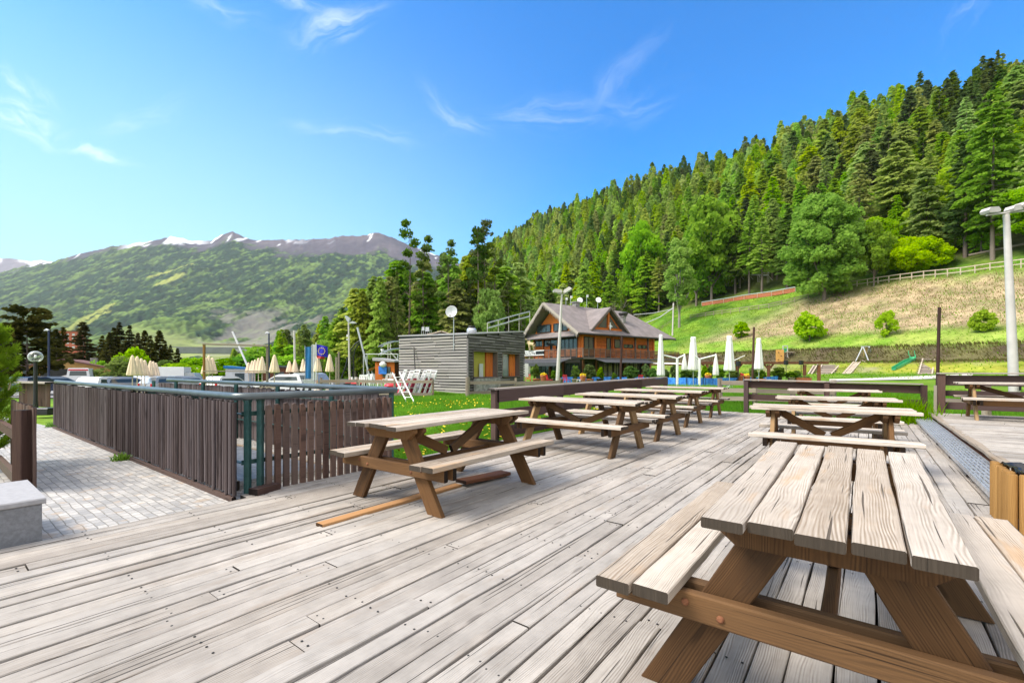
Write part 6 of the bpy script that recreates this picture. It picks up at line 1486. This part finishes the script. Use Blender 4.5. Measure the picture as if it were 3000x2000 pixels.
# cabin-like dark kiosks behind the car park
def hut(label, px, ytop, ybot, wpx, dd, wm, rm, rz=0.2, depth=.8, roofdx=.15, name='hut', cat='hut'):
    q = atd(px, 0, dd); g_ = gzf(q.x, q.y); zt = EYE + (HOR - ytop) * dd / F - g_; w_ = wpx / F * dd; dp = w_ * depth
    t = thing(name, label, cat, (q.x, q.y, g_), rz); mb = MB(); mb.box((0, 0, zt * .43 - .1), (w_, dp, zt * .86), ch=.01); mb.build('wall', wm, t)
    mb = MB(); mb.prism([(-w_ / 2 - roofdx, -dp / 2 - .2, zt * .86), (w_ / 2 + roofdx, -dp / 2 - .2, zt * .80), (w_ / 2 + roofdx, -dp / 2 - .2, zt * .86), (-w_ / 2 - roofdx, -dp / 2 - .2, zt * .98)], (0, dp + .4, 0)); mb.build('roof', rm, t)
    mb = MB(); mb.box((w_ * .1, -dp / 2 - .02, zt * .42), (w_ * .4, .05, zt * .4)); mb.build('window', M['glass'], t); return t
hut('low brown hut behind the row of parasols', 818, 1066, 1100, 70, 62, M['fascia'], M['frame']); hut('blue roofed hut seen through the timber frame', 705, 1070, 1100, 62, 58, M['dish'], M['bannerblue'])
# house on the left
q = atd(215, 0, 62); hs_ = thing('house', 'ochre house with low brown roof behind the car park', 'house', (q.x, q.y, gzf(q.x, q.y)), radians(28)); sc_ = 62 / F
mb = MB(); mb.box((0, 0, 1.0), (9.2, 6.0, 2.5), ch=.01); mb.build('wall', M['plaster'], hs_)
for s in (-1, 1): mb = MB(); mb.prism([(.0 if s > 0 else -.002, -3.6, 3.25), (s * 5.6, -3.6, 1.95), (s * 5.6, 3.6, 1.95), (.0 if s > 0 else -.002, 3.6, 3.25)][::s], Vector((s * .05, 0, .16))); mb.build('roof', M['rooftile'], hs_)
mb = MB(); mb.prism([(-4.6, -3.0, 2.25), (4.6, -3.0, 2.25), (0, -3.0, 3.2)], (0, 6, 0)); mb.build('gable', M['plaster'], hs_)
for (x0, x1, nm, mt) in ((-3.9, -2.9, 'window', 'glass'), (-2.3, .6, 'opening', 'black'), (1.4, 2.6, 'window', 'dish')): mb = MB(); mb.quad((x0, -3.03, .4), (x1, -3.03, .4), (x1, -3.03, 2.15), (x0, -3.03, 2.15)); mb.build(nm, M[mt], hs_)
mb = MB(); mb.box((2.0, .5, 3.1), (.7, .6, 1.1)); mb.build('chimney', M['stone'], hs_)
q = atd(198, 1078, 55); mb = MB(); mb.lathe([(.0001, -.2), (.8, -.2), (1.0, .5), (.9, 1.1), (.3, 1.35), (.0001, 1.4)], n=9, star=.08, lobes=3); tag(mb.build('boulder', M['stone'], loc=(q.x, q.y, gzf(q.x, q.y))), 'big grey boulder in front of the ochre house', 'boulder')
q = atd(178, 0, 95); h2 = thing('house', 'house with maroon tiled roof and small dormer behind the ochre one', 'house', (q.x, q.y, gzf(q.x, q.y)), .15); mb = MB(); mb.box((0, 0, 1.2), (6.6, 5, 2.6)); mb.build('wall', M['plaster'], h2)
for s in (-1, 1): mb = MB(); mb.prism([(-3.7, 0, 4.3), (3.7, 0, 4.3), (3.7, s * 3.0, 2.4), (-3.7, s * 3.0, 2.4)][::-s], (0, 0, .12)); mb.build('roof', M['rooftile'], h2)
mb = MB(); mb.prism([(-.2, -2.6, 2.7), (1.4, -2.6, 2.7), (.6, -2.6, 3.8)], (0, 2.4, 0)); mb.build('dormer', M['rooftile'], h2)
q = atd(212, 0, 330); h3 = thing('apartment_building', 'tall red apartment building showing above the spruces', 'building', (q.x, q.y, -1), .25); zt = EYE + (HOR - 972) * 330 / F + 1; mb = MB(); mb.box((0, 0, zt / 2), (11, 9, zt), ch=.05); mb.build('wall', M['reddishwall'], h3)
for i in range(4):
    for j in range(3): mb = MB(); mb.box((-3.6 + 3.4 * j, -4.55, zt - 2.2 - 3.0 * i), (1.5, .12, 1.4)); mb.build('window', M['dish'], h3)
mb = MB(); mb.box((0, 0, zt + .2), (12, 10, .4)); mb.build('roof', M['rooftile'], h3)
# timber frame
tf = thing('timber_gantry', 'tall open frame of square brown timbers before the car park', 'gantry', (*P2(690, 24), gzf(*P2(690, 24)))); o = tf.location.copy()
A_ = lambda px, py, dd=24: atd(px, py, dd) - o
for (px_, py, dd, nm) in ((598, 1006, 24, 'post'), (783, 1013, 24.6, 'post')): mb = MB(); b = A_(px_, 1130, dd); b.z = -.2; mb.bar(b, A_(px_, py, dd), .10, .10, ch=.01); mb.build(nm, M['log'] if px_ < 700 else M['greyfence'], tf)
for (y0, y1, th) in ((1007, 1013, .09), (1087, 1087, .05)): mb = MB(); mb.bar(A_(594, y0, 23.95), A_(787, y1, 24.55), th, th, ch=.008, nseg=4, jit=.004); mb.build('beam', M['greyfence'], tf)
postrail('low wooden fence between ramp and car park', [P2(330, 26), P2(810, 21)], (.55,), 8, .66, .08, rh=.10)
# ------------------------------------------------------------------ flags
fl = thing('flag_banners', 'blue and white vertical banners hanging side by side', 'banner', (*P2(914, 33), gzf(*P2(914, 33)))); o = fl.location.copy(); A_ = lambda px, py, dd=33.0: atd(px, py, dd) - o
def cloth(name, x0, x1, y0, y1, mat, parent, dd=33, wav=.05, nx=10, ny=10, skew=0, o=None):
    V = []; uv = []
    for i in range(nx + 1):
        for j in range(ny + 1):
            u, v = i / nx, j / ny; q = atd(x0 + (x1 - x0) * u, y0 + (y1 - y0) * v + skew * u, dd) - o; q.y += wav * sin(u * 6 + v * 1.5); V.append(q)
    mb = MB(); mb.add(V, [[i * (ny + 1) + j, (i + 1) * (ny + 1) + j, (i + 1) * (ny + 1) + j + 1, i * (ny + 1) + j + 1] for i in range(nx) for j in range(ny)], None, 0, True); return mb.build(name, mat, parent), V
cloth('blue_banner', 894, 912, 1016, 1108, M['bannerblue'], fl, o=o); cloth('white_banner', 913, 925.5, 1009, 1112, M['dish'], fl, o=o)
for px_ in (893.5, 912.5): mb = MB(); b = A_(px_, 1118); b.z = 0; mb.tube([b, A_(px_, 1012)], .02, 6); mb.build('pole', M['galv'], fl)
ef = thing('flag', 'blue flag with a ring of yellow stars blowing from its pole', 'flag', (*P2(926, 32.6), gzf(*P2(926, 32.6)))); o2_ = ef.location.copy()
mb = MB(); b = atd(926, 1118, 32.6) - o2_; b.z = 0; mb.tube([b, atd(926, 1003, 32.6) - o2_], .03, 8); mb.build('pole', M['white'], ef)
_, V = cloth('cloth', 927, 960, 1008, 1040, M['eublue'], ef, 32.6, .09, 12, 10, 7, o2_)
cloth('red_cloth', 927, 950, 1040.5, 1048, M['red'], ef, 32.7, .09, 8, 4, 4, o2_)
for i in range(12):
    an = 2 * pi * i / 12; c = atd(942 + 9.5 * sin(an), 1025 - 9.5 * cos(an) + 3, 32.45) - o2_; pts = []
    for k in range(10): r_ = .052 if k % 2 == 0 else .022; pts.append(c + Vector((r_ * sin(k * pi / 5), 0, r_ * cos(k * pi / 5))))
    mb = MB(); mb.prism(pts, (0, .01, 0)); mb.build('star', M['yellow'], ef)
# ------------------------------------------------------------------ black ladder arch, kiosk, funfair bits
la = thing('ladder_arch', 'black curved ladder arch rising beside the lamp post', 'ladder arch', (*P2(1030, 38), gzf(*P2(1030, 38)))); o = la.location.copy(); A_ = lambda px, py, dd=38.0: atd(px, py, dd) - o
l1 = [A_(1000, 1108), A_(1012, 1075), A_(1018, 1050), A_(1027, 1025), A_(1040, 1008), A_(1056, 996)]; l2 = [A_(1035, 1108, 38.6), A_(1037, 1075, 38.6), A_(1036, 1048, 38.6), A_(1040, 1026, 38.6), A_(1049, 1011, 38.6), A_(1060, 1000, 38.6)]
for l_ in (l1, l2): mb = MB(); mb.tube(l_, .055, 8); mb.build('rail', M['black'], la)
mb = MB()
for i in range(26): 
    k = .15 + .85 * i / 26; kk = k * 5; a = int(min(4, kk)); f_ = kk - a; mb.tube([l1[a].lerp(l1[a + 1], f_), l2[a].lerp(l2[a + 1], f_)], .025, 5)
mb.build('rungs', M['black'], la)
kq = hut('small orange kiosk left of the grey cabin', 1140, 1046, 1108, 62, 33, M['larchwall'], M['slabtop'], -.25, .8, .1, 'kiosk', 'kiosk')
mb = MB(); mb.box((-.1, -.72, .9), (.62, .03, .55)); mb.build('blue_poster', M['blue'], kq); mb = MB(); mb.lathe([(.0001, -.2), (.22, -.12), (.26, .05), (.14, .2), (.0001, .24)], (-.05, -.74, 1.28), 10); mb.build('white_figure_board', M['white'], kq)
q = at(1101, 1108, -.1); x, y = P2(1101, 34); rc = thing('canopy_stall', 'low stall with curved red canopy beside the kiosk', 'stall', (x, y, gzf(x, y))); mb = MB(); n = 10
mb.add([(-.48 + .96 * i / n, sy * .6, 1.0 + .26 * sin(pi * i / n)) for i in range(n + 1) for sy in (-1, 1)], [[2 * i, 2 * i + 2, 2 * i + 3, 2 * i + 1] for i in range(n)], None, 0, True); mb.build('canopy', M['red'], rc)
for sx in (-1, 1):
    for sy in (-1, 1): mb = MB(); mb.tube([(sx * .46, sy * .58, 0), (sx * .46, sy * .58, 1.0)], .025, 6); mb.build('post', M['galv'], rc)
mb = MB(); mb.box((0, -.2, .4), (.86, .5, .75), ch=.02); mb.build('counter', M['dish'], rc)
def bumper(px, dd, rz, lab):
    x, y = P2(px, dd); t = thing('kiddie_car', lab, 'ride car', (x, y, gzf(x, y)), rz, 'small red ride cars'); mb = MB(); mb.lathe([(.0001, .12), (.42, .12), (.50, .22), (.48, .34), (.34, .44), (.30, .36), (.0001, .34)], n=18); b_ = mb.build('body', M['red'], t); b_.scale = (1.4, 1, 1)
    mb = MB(); mb.bar((-.22, -.3, .5), (-.22, .3, .5), .08, .3, ch=.02); mb.build('seat', M['white'], t); mb = MB(); mb.lathe([(.46, .10), (.56, .14), (.56, .22), (.46, .24)], n=18); b_ = mb.build('bumper', M['tyre'], t); b_.scale = (1.4, 1, 1)
for (px_, dd, rz, lab) in ((1040, 33, .5, 'red ride car beside the lamp post foot'), (1052, 30, 2.0, 'red ride car in front of the silver pole'), (1157, 26, 1.1, 'red ride car at the foot of the kiosk')): bumper(px_, dd, rz, lab)
x, y = P2(1118, 37); t = thing('steel_gantry', 'thin grey steel gantry behind the red canopy', 'gantry', (x, y, gzf(x, y))); mb = MB(); zz = EYE + (HOR - 1037) * 37 / F - gzf(x, y)
for xx in (-1.45, 1.3): mb.tube([(xx, 0, 0), (xx, 0, zz)], .04, 6)
mb.tube([(-1.45, 0, zz), (1.3, 0, zz)], .035, 6); mb.tube([(-1.45, .9, zz), (1.3, .9, zz)], .035, 6)
for xx in (-1.45, 1.3): mb.tube([(xx, 0, zz), (xx, .9, zz)], .03, 6); mb.tube([(xx, .9, 0), (xx, .9, zz)], .04, 6)
mb.build('frame', M['galv'], t); mb = MB(); mb.lathe([(.09, zz), (.09, zz + .2), (.16, zz + .42), (.0001, zz + .42)], (-.05, .4, 0), 12); mb.build('funnel', M['dish'], t)
# small concrete steps / grey blocks seen behind the posts
x, y = P2(1003, 40); mb = MB()
for i in range(3): mb.box((0, i * .4, .25 + i * .28), (1.7, .5, .28))
tag(mb.build('concrete_steps', M['concrete'], loc=(x, y, gzf(x, y))), 'grey stepped block behind the tall grey posts', 'steps')
# ------------------------------------------------------------------ folded deckchairs and the ladder
def deckchair(px, dd, rz, lean, lab, mat):
    x, y = P2(px, dd); t = thing('folded_deckchair', lab, 'deckchair', (x, y, gzf(x, y) + .05), rz, 'white deckchairs with red cloth'); e = Matrix.Rotation(lean, 3, 'Y')
    R_ = lambda v: e @ Vector(v)
    mb = MB()
    for yy in (-.3, .3): mb.bar(R_((0, yy, 0)), R_((0, yy, 1.35)), .05, .035)
    for z in (.02, .42, .95, 1.02, 1.10, 1.18, 1.33): mb.bar(R_((0, -.3, z)), R_((0, .3, z)), .035, .05)
    mb.build('frame', M['white'], t); mb = MB()
    for yy in (-.25, .25): mb.bar(R_((.09, yy, .05)), R_((.06, yy, 1.15)), .045, .03)
    for z in (.05, .6, 1.1): mb.bar(R_((.08, -.25, z)), R_((.08, .25, z)), .03, .045)
    mb.build('back_frame', M['white'], t); mb = MB(); mb.bar(R_((.04, 0, .06)), R_((.04, 0, .92)), .50, .012, up=R_((1, 0, 0)), nseg=6, jit=.004); mb.build('cloth', mat, t)
M['redcloth'] = plain('crimson_cloth', (.42, .02, .05), .85, 0, .12, 3)
for i, (px_, dd, lab) in enumerate(((1160, 21.9, 'leftmost folded deckchair behind the step ladder'), (1178, 22.2, 'second folded deckchair in the stack, leaning on the first'), (1198, 22.4, 'middle folded deckchair showing most red cloth'), (1216, 22.5, 'fourth folded deckchair in the stack'), (1232, 22.6, 'fifth folded deckchair against the black bar'), (1244, 22.7, 'last folded deckchair nearest the cabin corner'))):
    deckchair(px_, dd, radians(25 + 6 * (i % 3)), radians(20 + 3 * (i % 2)), lab, M['redcloth'] if i != 3 else M['white'])
x, y = P2(1187, 19.3); g_ = gzf(x, y); ld = thing('step_ladder', 'white ladder leaning on the rail before the deckchairs', 'ladder', (x, y, g_)); o = ld.location.copy(); mb = MB()
a0, a1 = atd(1150, 1092, 21.3) - o, atd(1192, 1170, 19.0) - o; b0, b1 = atd(1170, 1090, 21.3) - o, atd(1214, 1172, 18.8) - o; a1.z = b1.z = 0
for (p, q) in ((a0, a1), (b0, b1)): mb.bar(p, q, .045, .03)
mb.build('side_rails', M['white'], ld); mb = MB()
for i in range(1, 6): mb.bar(a0.lerp(a1, i / 6), b0.lerp(b1, i / 6), .04, .03)
mb.build('rungs', M['white'], ld)

# ------------------------------------------------------------------ playground on the mound
def ground_at(px, py): return onhill(px, py, 40, 300)
def rel(px, py, dd, o): return atd(px, py, dd) - o
q = ground_at(2530, 1058); d0 = q.y; sw = thing('swing_frame', 'pale timber swing frame on the playground mound', 'swing', q); R3 = lambda px, py, dd=d0: atd(px, py, dd) - q
for (a, b, dd) in (((2527, 1016), (2507, 1058), d0), ((2529, 1016), (2545, 1058), d0 - 1), ((2547, 1016), (2538, 1054), d0 + 3), ((2546, 1016), (2564, 1057), d0 + 2)): mb = MB(); mb.tube([R3(*a), R3(b[0], b[1], dd)], .09, 8); mb.build('leg', M['dish'], sw)
mb = MB(); mb.tube([R3(2524, 1015), R3(2549, 1015, d0 + 2)], .09, 8); mb.build('top_bar', M['dish'], sw)
for (px_, lab) in ((2533, 0), (2542, 1)):
    mb = MB(); s0, s1 = R3(px_ - 2, 1016, d0 + 1), R3(px_ - 2, 1050, d0 + 1); w_ = Vector((.4, .1, 0)); mb.tube([s0, s1], .02, 4); mb.tube([s0 + w_, s1 + w_], .02, 4); mb.bar(s1 - w_ * .1, s1 + w_ * 1.1, .22, .05); mb.build('seat', M['wallorange'], sw)
def ladderslope(label, tl, tr, br, bl, nr, kind, name, cat):
    dT = ground_at((tl[0] + tr[0]) / 2, (tl[1] + tr[1]) / 2).y; dBt = ground_at((bl[0] + br[0]) / 2, (bl[1] + br[1]) / 2).y; dBt = max(dBt, dT - 11)
    o = atd((bl[0] + br[0]) / 2, (bl[1] + br[1]) / 2, dBt); t = thing(name, label, cat, o); a, b, c, d_ = atd(*tl, dT) - o, atd(*tr, dT) - o, atd(*br, dBt) - o, atd(*bl, dBt) - o
    up = (b - a).cross(d_ - a).normalized(); up = up if up.z > 0 else -up; lift = up * .14
    for (p, r_) in ((a, d_), (b, c)): mb = MB(); mb.bar(p + lift, r_ + lift, .16, .16, up=up); mb.build('side_beam', M['rope'], t)
    mb = MB()
    for i in range(nr):
        k = (i + .5) / nr; mb.bar(a.lerp(d_, k) + lift * (.8 if kind else 1), b.lerp(c, k) + lift * (.8 if kind else 1), (.55 if kind else 1.02) * (a - d_).length / nr, .06, up=up)
    mb.build('treads' if kind else 'chute', M['rope'] if kind != 2 else M['greyfence'], t)
    if kind: mb = MB(); mb.prism([a, b, c, d_], up * .06); mb.build('backing', M['black'] if kind == 1 else M['greyfence'], t)
    return t
ladderslope('climbing ladder of dark rungs with yellow sides on the mound', (2501, 1062), (2520, 1062), (2472, 1117), (2452, 1117), 13, 1, 'climbing_ladder', 'climbing ladder')
ladderslope('wide pale timber slide below the swing frame', (2535, 1059), (2552, 1059), (2520, 1108), (2499, 1108), 8, 0, 'timber_slide', 'slide')
ladderslope('flight of grey timber steps right of the green slide', (2703, 1053), (2738, 1053), (2730, 1098), (2690, 1098), 9, 2, 'timber_steps', 'steps')
ladderslope('terraced timber panel left of the climbing ladder', (2408, 1070), (2460, 1070), (2425, 1108), (2390, 1108), 6, 2, 'timber_terrace', 'terrace')
ladderslope('small timber ramp beside the pergola', (2385, 1072), (2396, 1070), (2372, 1108), (2362, 1108), 7, 2, 'timber_ramp', 'ramp')
dT = ground_at(2675, 1052).y; gs = thing('green_slide', 'curved green plastic slide on the mound', 'slide', ground_at(2660, 1080)); o = gs.location.copy()
cl_ = [(2673, 1045, dT, 9), (2675, 1056, dT - .6, 9), (2671, 1070, dT - 2, 10), (2660, 1082, dT - 3.5, 10), (2640, 1091, dT - 5, 9), (2618, 1097, dT - 6.5, 8)]
V = []; Fs = []
for i, (px_, py, dd, w_) in enumerate(cl_):
    c = atd(px_, py, dd) - o; c.z = max(c.z, gzf(c.x + o.x, c.y + o.y) - o.z + .12)
    for (kx, kz) in ((-1.0, .42), (-.85, .42), (-.75, .08), (0, 0), (.75, .08), (.85, .42), (1.0, .42), (1.0, .0), (-1, 0)): V.append(c + Vector((kx * w_ * dd / F, 0, kz)))
for i in range(len(cl_) - 1):
    for k in range(8): Fs.append([i * 9 + k, i * 9 + k + 1, i * 9 + k + 10, i * 9 + k + 9])
mb = MB(); mb.add(V, Fs, None, 0, False); mb.build('chute', M['greenpl'], gs)
mb = MB(); c0 = V[3]
for s in (-1, 1): mb.tube([c0 + Vector((s * .5, .1, .3)), c0 + Vector((s * .5, .2, 1.0))], .05, 6)
mb.build('handle', M['greenpl'], gs)
q = ground_at(2295, 1062); d0 = q.y; cw = thing('climbing_tower', 'playground tower with orange climbing wall and white posts', 'climbing tower', q); R3 = lambda px, py, dd=d0: atd(px, py, dd) - q
mb = MB(); mb.prism([R3(2274, 1060), R3(2297, 1060), R3(2297, 1024), R3(2274, 1024)], (0, .12, 0)); w_ = mb.build('climbing_wall', M['wallorange'], cw)
mb = MB()
for (px_, py) in ((2281, 1032), (2289, 1042), (2281, 1053)): mb.lathe([(.0001, .12), (.14, .06), (.16, 0), (.0001, -.12)], R3(px_, py, d0 - .06), 8)
mb.build('holds', M['fascia'], w_)
for px_ in (2294, 2307): mb = MB(); mb.tube([R3(px_, 1062, d0 + .5), R3(px_, 1012, d0 + .5)], .09, 8); mb.build('post', M['dish'], cw)
mb = MB(); mb.bar(R3(2294, 1013, d0 + .5), R3(2308, 1013, d0 + .5), .2, .16); mb.build('crossbar', M['dish'], cw); mb = MB(); mb.prism([R3(2296, 1032, d0 + .9), R3(2306, 1032, d0 + .9), R3(2306, 1020, d0 + .9), R3(2296, 1020, d0 + .9)], (0, .06, 0)); mb.build('green_panel', M['greenpl'], cw)
mb = MB(); mb.bar(R3(2305, 1030), R3(2322, 1031), 1.0, .1); mb.tube([R3(2322, 1030), R3(2326, 1045), R3(2327, 1060)], .05, 6); mb.tube([R3(2306, 1030), R3(2312, 1060)], .05, 6); mb.build('bridge', M['rope'], cw)
q = ground_at(2355, 1106); d0 = 48; pg = thing('pergola', 'brown timber pergola frame along the terrace end', 'pergola', (*P2(2330, d0), gzf(*P2(2330, d0)))); o = pg.location.copy()
for px_ in (2072, 2160, 2252, 2357, 2399): mb = MB(); b = atd(px_, 1110, d0) - o; b.z = gzf(*P2(px_, d0)) - o.z - .1; mb.bar(b, atd(px_, 1068, d0) - o, .24, .24); mb.build('post', M['fascia'], pg)
mb = MB(); mb.bar(atd(2050, 1063, d0) - o, atd(2425, 1063, d0) - o, .3, .24); mb.build('beam', M['fascia'], pg)
for px_ in (2072, 2160, 2252):
    for s in (-1, 1): mb = MB(); mb.bar(atd(px_, 1082, d0) - o, atd(px_ + s * 14, 1066, d0) - o, .14, .14); mb.build('brace', M['fascia'], pg)
# white leaning bar by the third parasol, orange trough
pole(2150, 1056, 2182, 1041, 42, .04, .03, M['white'], 'arm', 'white slanting bar right of the second large parasol', 'bar')
x, y = P2(2352, 46); t = thing('planter_trough', 'long terracotta planter trough at the pergola', 'planter', (x, y, gzf(x, y))); mb = MB(); mb.box((0, 0, .22), (1.5, .4, .42), ch=.02); mb.box((0, 0, .44), (1.6, .46, .05)); mb.build('trough', M['terracotta'], t)
r = np.random.default_rng(500); P = unit(160, r) * np.array((.7, .18, .16)) + np.array((0, 0, .5)); V, Fq = leafq(P, .06, r); link('flowers', np_mesh('flowers', V, Fq, M['bush'], uv=leafuv(r.random(160), np.zeros(160))), t)

# ------------------------------------------------------------------ fences and coaster track on the slope
def hillfence(label, base, n, h, rails, mat, pr=.12, rh=.12, name='hill_fence', group='timber fences on the slope'):
    pts = [onhill(px, py) for (px, py) in base]; return postrail(label, [(p.x, p.y) for p in pts], rails, n, h, pr, mat, name, .08, rh, group)
hillfence('pale timber fence along the top of the meadow', [(2482, 845), (2600, 829), (2700, 816), (2800, 808), (2900, 795), (3040, 778)], 16, 1.9, (.75, 1.75), M['rope'], .2, .2)
hillfence('grey timber fence climbing beneath the huge soft tree', [(2022, 934), (2120, 920), (2250, 905), (2310, 890), (2368, 876)], 13, 1.5, (.6, 1.35), M['greyfence'], .16, .18)
hillfence('low grey fence at the right of the chalet roof', [(1855, 1000), (1900, 985), (1965, 948)], 5, 1.2, (.5, 1.1), M['greyfence'], .14, .14)
pts = [onhill(px, py) for (px, py) in ((2056, 897), (2120, 888), (2180, 878), (2260, 868), (2330, 856))]; nt = thing('orange_net_fence', 'orange net fence with white top rail on the slope', 'fence', pts[0]); o = pts[0].copy(); mb = MB(); hh = 1.7
for a, b in zip(pts, pts[1:]):
    if a.x > -1e9: mb.add([a - o + Vector((0, 0, .1)), b - o + Vector((0, 0, .1)), b - o + Vector((0, 0, hh - .25)), a - o + Vector((0, 0, hh - .3))], [[0, 1, 2, 3]])
mb.build('net', M['orangenet'], nt); mb = MB()
for a, b in zip(pts, pts[1:]): mb.bar(a - o + Vector((0, 0, hh)), b - o + Vector((0, 0, hh)), .22, .22)
mb.build('top_rail', M['dish'], nt)
for k in range(9): i = min(3, k // 2); q = pts[i].lerp(pts[i + 1], (k % 2) * .5 if k < 8 else 1.0) - o; mb = MB(); mb.bar(q, q + Vector((0, 0, hh)), .14, .14); mb.build('post', M['rope'], nt)
p0, p1 = onhill(2838, 762), onhill(3010, 728); mb = MB(); mb.tube([Vector((0, 0, 1.2)), p1 - p0 + Vector((0, 0, 1.2))], .28, 8); tag(mb.build('log_rail', M['greyfence'], loc=p0), 'long fallen looking log rail below the tallest larch', 'rail')
def track(label, pts, dds, up_h, n_sup, gauge=1.1):
    W_ = [atd(px, py, onhill(px, py + up_h, 60, 500).y if dd is None else dd) for (px, py), dd in zip(pts, dds)]; o = W_[0].copy(); o.z = gzf(o.x, o.y); t = thing('coaster_track', label, 'coaster track', o, group='alpine coaster track')
    for s in (-1, 1):
        for (dz, r_, nm) in ((0, .10, 'rail'), (1.0, .05, 'guard_rail')): mb = MB(); mb.tube([p - o + Vector((0, s * gauge / 2, dz)) for p in W_], r_, 7); mb.build(nm, M['galv'], t)
    tot = len(W_) - 1
    for i in (range(n_sup) if n_sup > 3 else range(1, n_sup - 1)):
        k = tot * i / (n_sup - 1); a = min(tot - 1, int(k)); q = W_[a].lerp(W_[a + 1], k - a); g_ = gzf(q.x, q.y)
        mb = MB()
        for s in (-1, 1): mb.bar(Vector((q.x - o.x, q.y - o.y + s * gauge / 2, q.z - o.z + 1.0)), Vector((q.x - o.x, q.y - o.y + s * gauge / 2, min(g_, q.z) - o.z - .3)), .09, .09)
        mb.bar(Vector((q.x - o.x, q.y - o.y - gauge / 2, q.z - o.z - .1)), Vector((q.x - o.x, q.y - o.y + gauge / 2, q.z - o.z - .1)), .12, .12)
        if 1.5 < q.z - g_ < 6: mb.bar(Vector((q.x - o.x, q.y - o.y, q.z - o.z)), Vector((q.x - o.x + (q.z - g_) * .9, q.y - o.y, g_ - o.z)), .14, .14)
        mb.build('support', M['polegrey'], t)
track('coaster track climbing from behind the chalet into the trees', [(1795, 914), (1840, 893), (1880, 876), (1920, 864), (1962, 850)], [None] * 5, 12, 8)
track('coaster track on a timber viaduct at the forest edge', [(2030, 822), (2060, 812), (2100, 805), (2150, 804), (2200, 805), (2250, 806)], [None] * 6, 22, 10)
track('coaster track rising behind the cabin roof', [(1428, 962), (1470, 950), (1510, 938), (1552, 927)], [84, 87, 90, 93], 1, 5)
track('low coaster track behind the kiosk', [(1112, 1040), (1130, 1030), (1150, 1024), (1172, 1022)], [56, 57, 58, 60], 1, 3)
p0, p1 = atd(1857, 922, 118), atd(1972, 905, 120); mb = MB(); mb.tube([Vector((0, 0, 0)), (p1 - p0) * .5 + Vector((0, 0, -.3)), p1 - p0], .10, 6); tag(mb.build('cable', M['dish'], loc=p0), 'pale cable running from the chalet roof to the white post', 'cable')
p0, p1 = atd(1893, 946, 100), atd(1972, 902, 104); mb = MB(); mb.tube([Vector((0, 0, 0)), (p1 - p0) * .5 + Vector((0, 0, -.4)), p1 - p0], .11, 6); tag(mb.build('cable', M['dish'], loc=p0), 'lower pale cable slanting up to the white post', 'cable')
# the moose sign's lettering becomes a plain mesh
dg = bpy.context.evaluated_depsgraph_get(); lm = bpy.data.meshes.new_from_object(fo.evaluated_get(dg)); mtx = fo.matrix_local.copy(); bpy.data.objects.remove(fo)
lo = link('lettering', lm, sg); lo.matrix_local = mtx
if not lm.materials: lm.materials.append(M['white'])
# ------------------------------------------------------------------ the air
mb = MB(); lo_, hi_ = Vector((-13500, -300, -6)), Vector((6500, 8000, 2100))
c_ = (lo_ + hi_) / 2; mb.box(c_, hi_ - lo_); hz = mb.build('haze', []); hz.data.materials.clear()
m = bpy.data.materials.new('air'); m.use_nodes = True; t = NT(m.node_tree); t.n.clear(); o_ = t.new('ShaderNodeOutputMaterial'); pv = t.new('ShaderNodeVolumePrincipled')
pv.inputs['Density'].default_value = .000032; pv.inputs['Color'].default_value = (.80, .88, 1.0, 1); pv.inputs['Anisotropy'].default_value = .2
t.link(pv.outputs[0], o_.inputs['Volume']); hz.data.materials.append(m); tag(hz, kind='stuff')
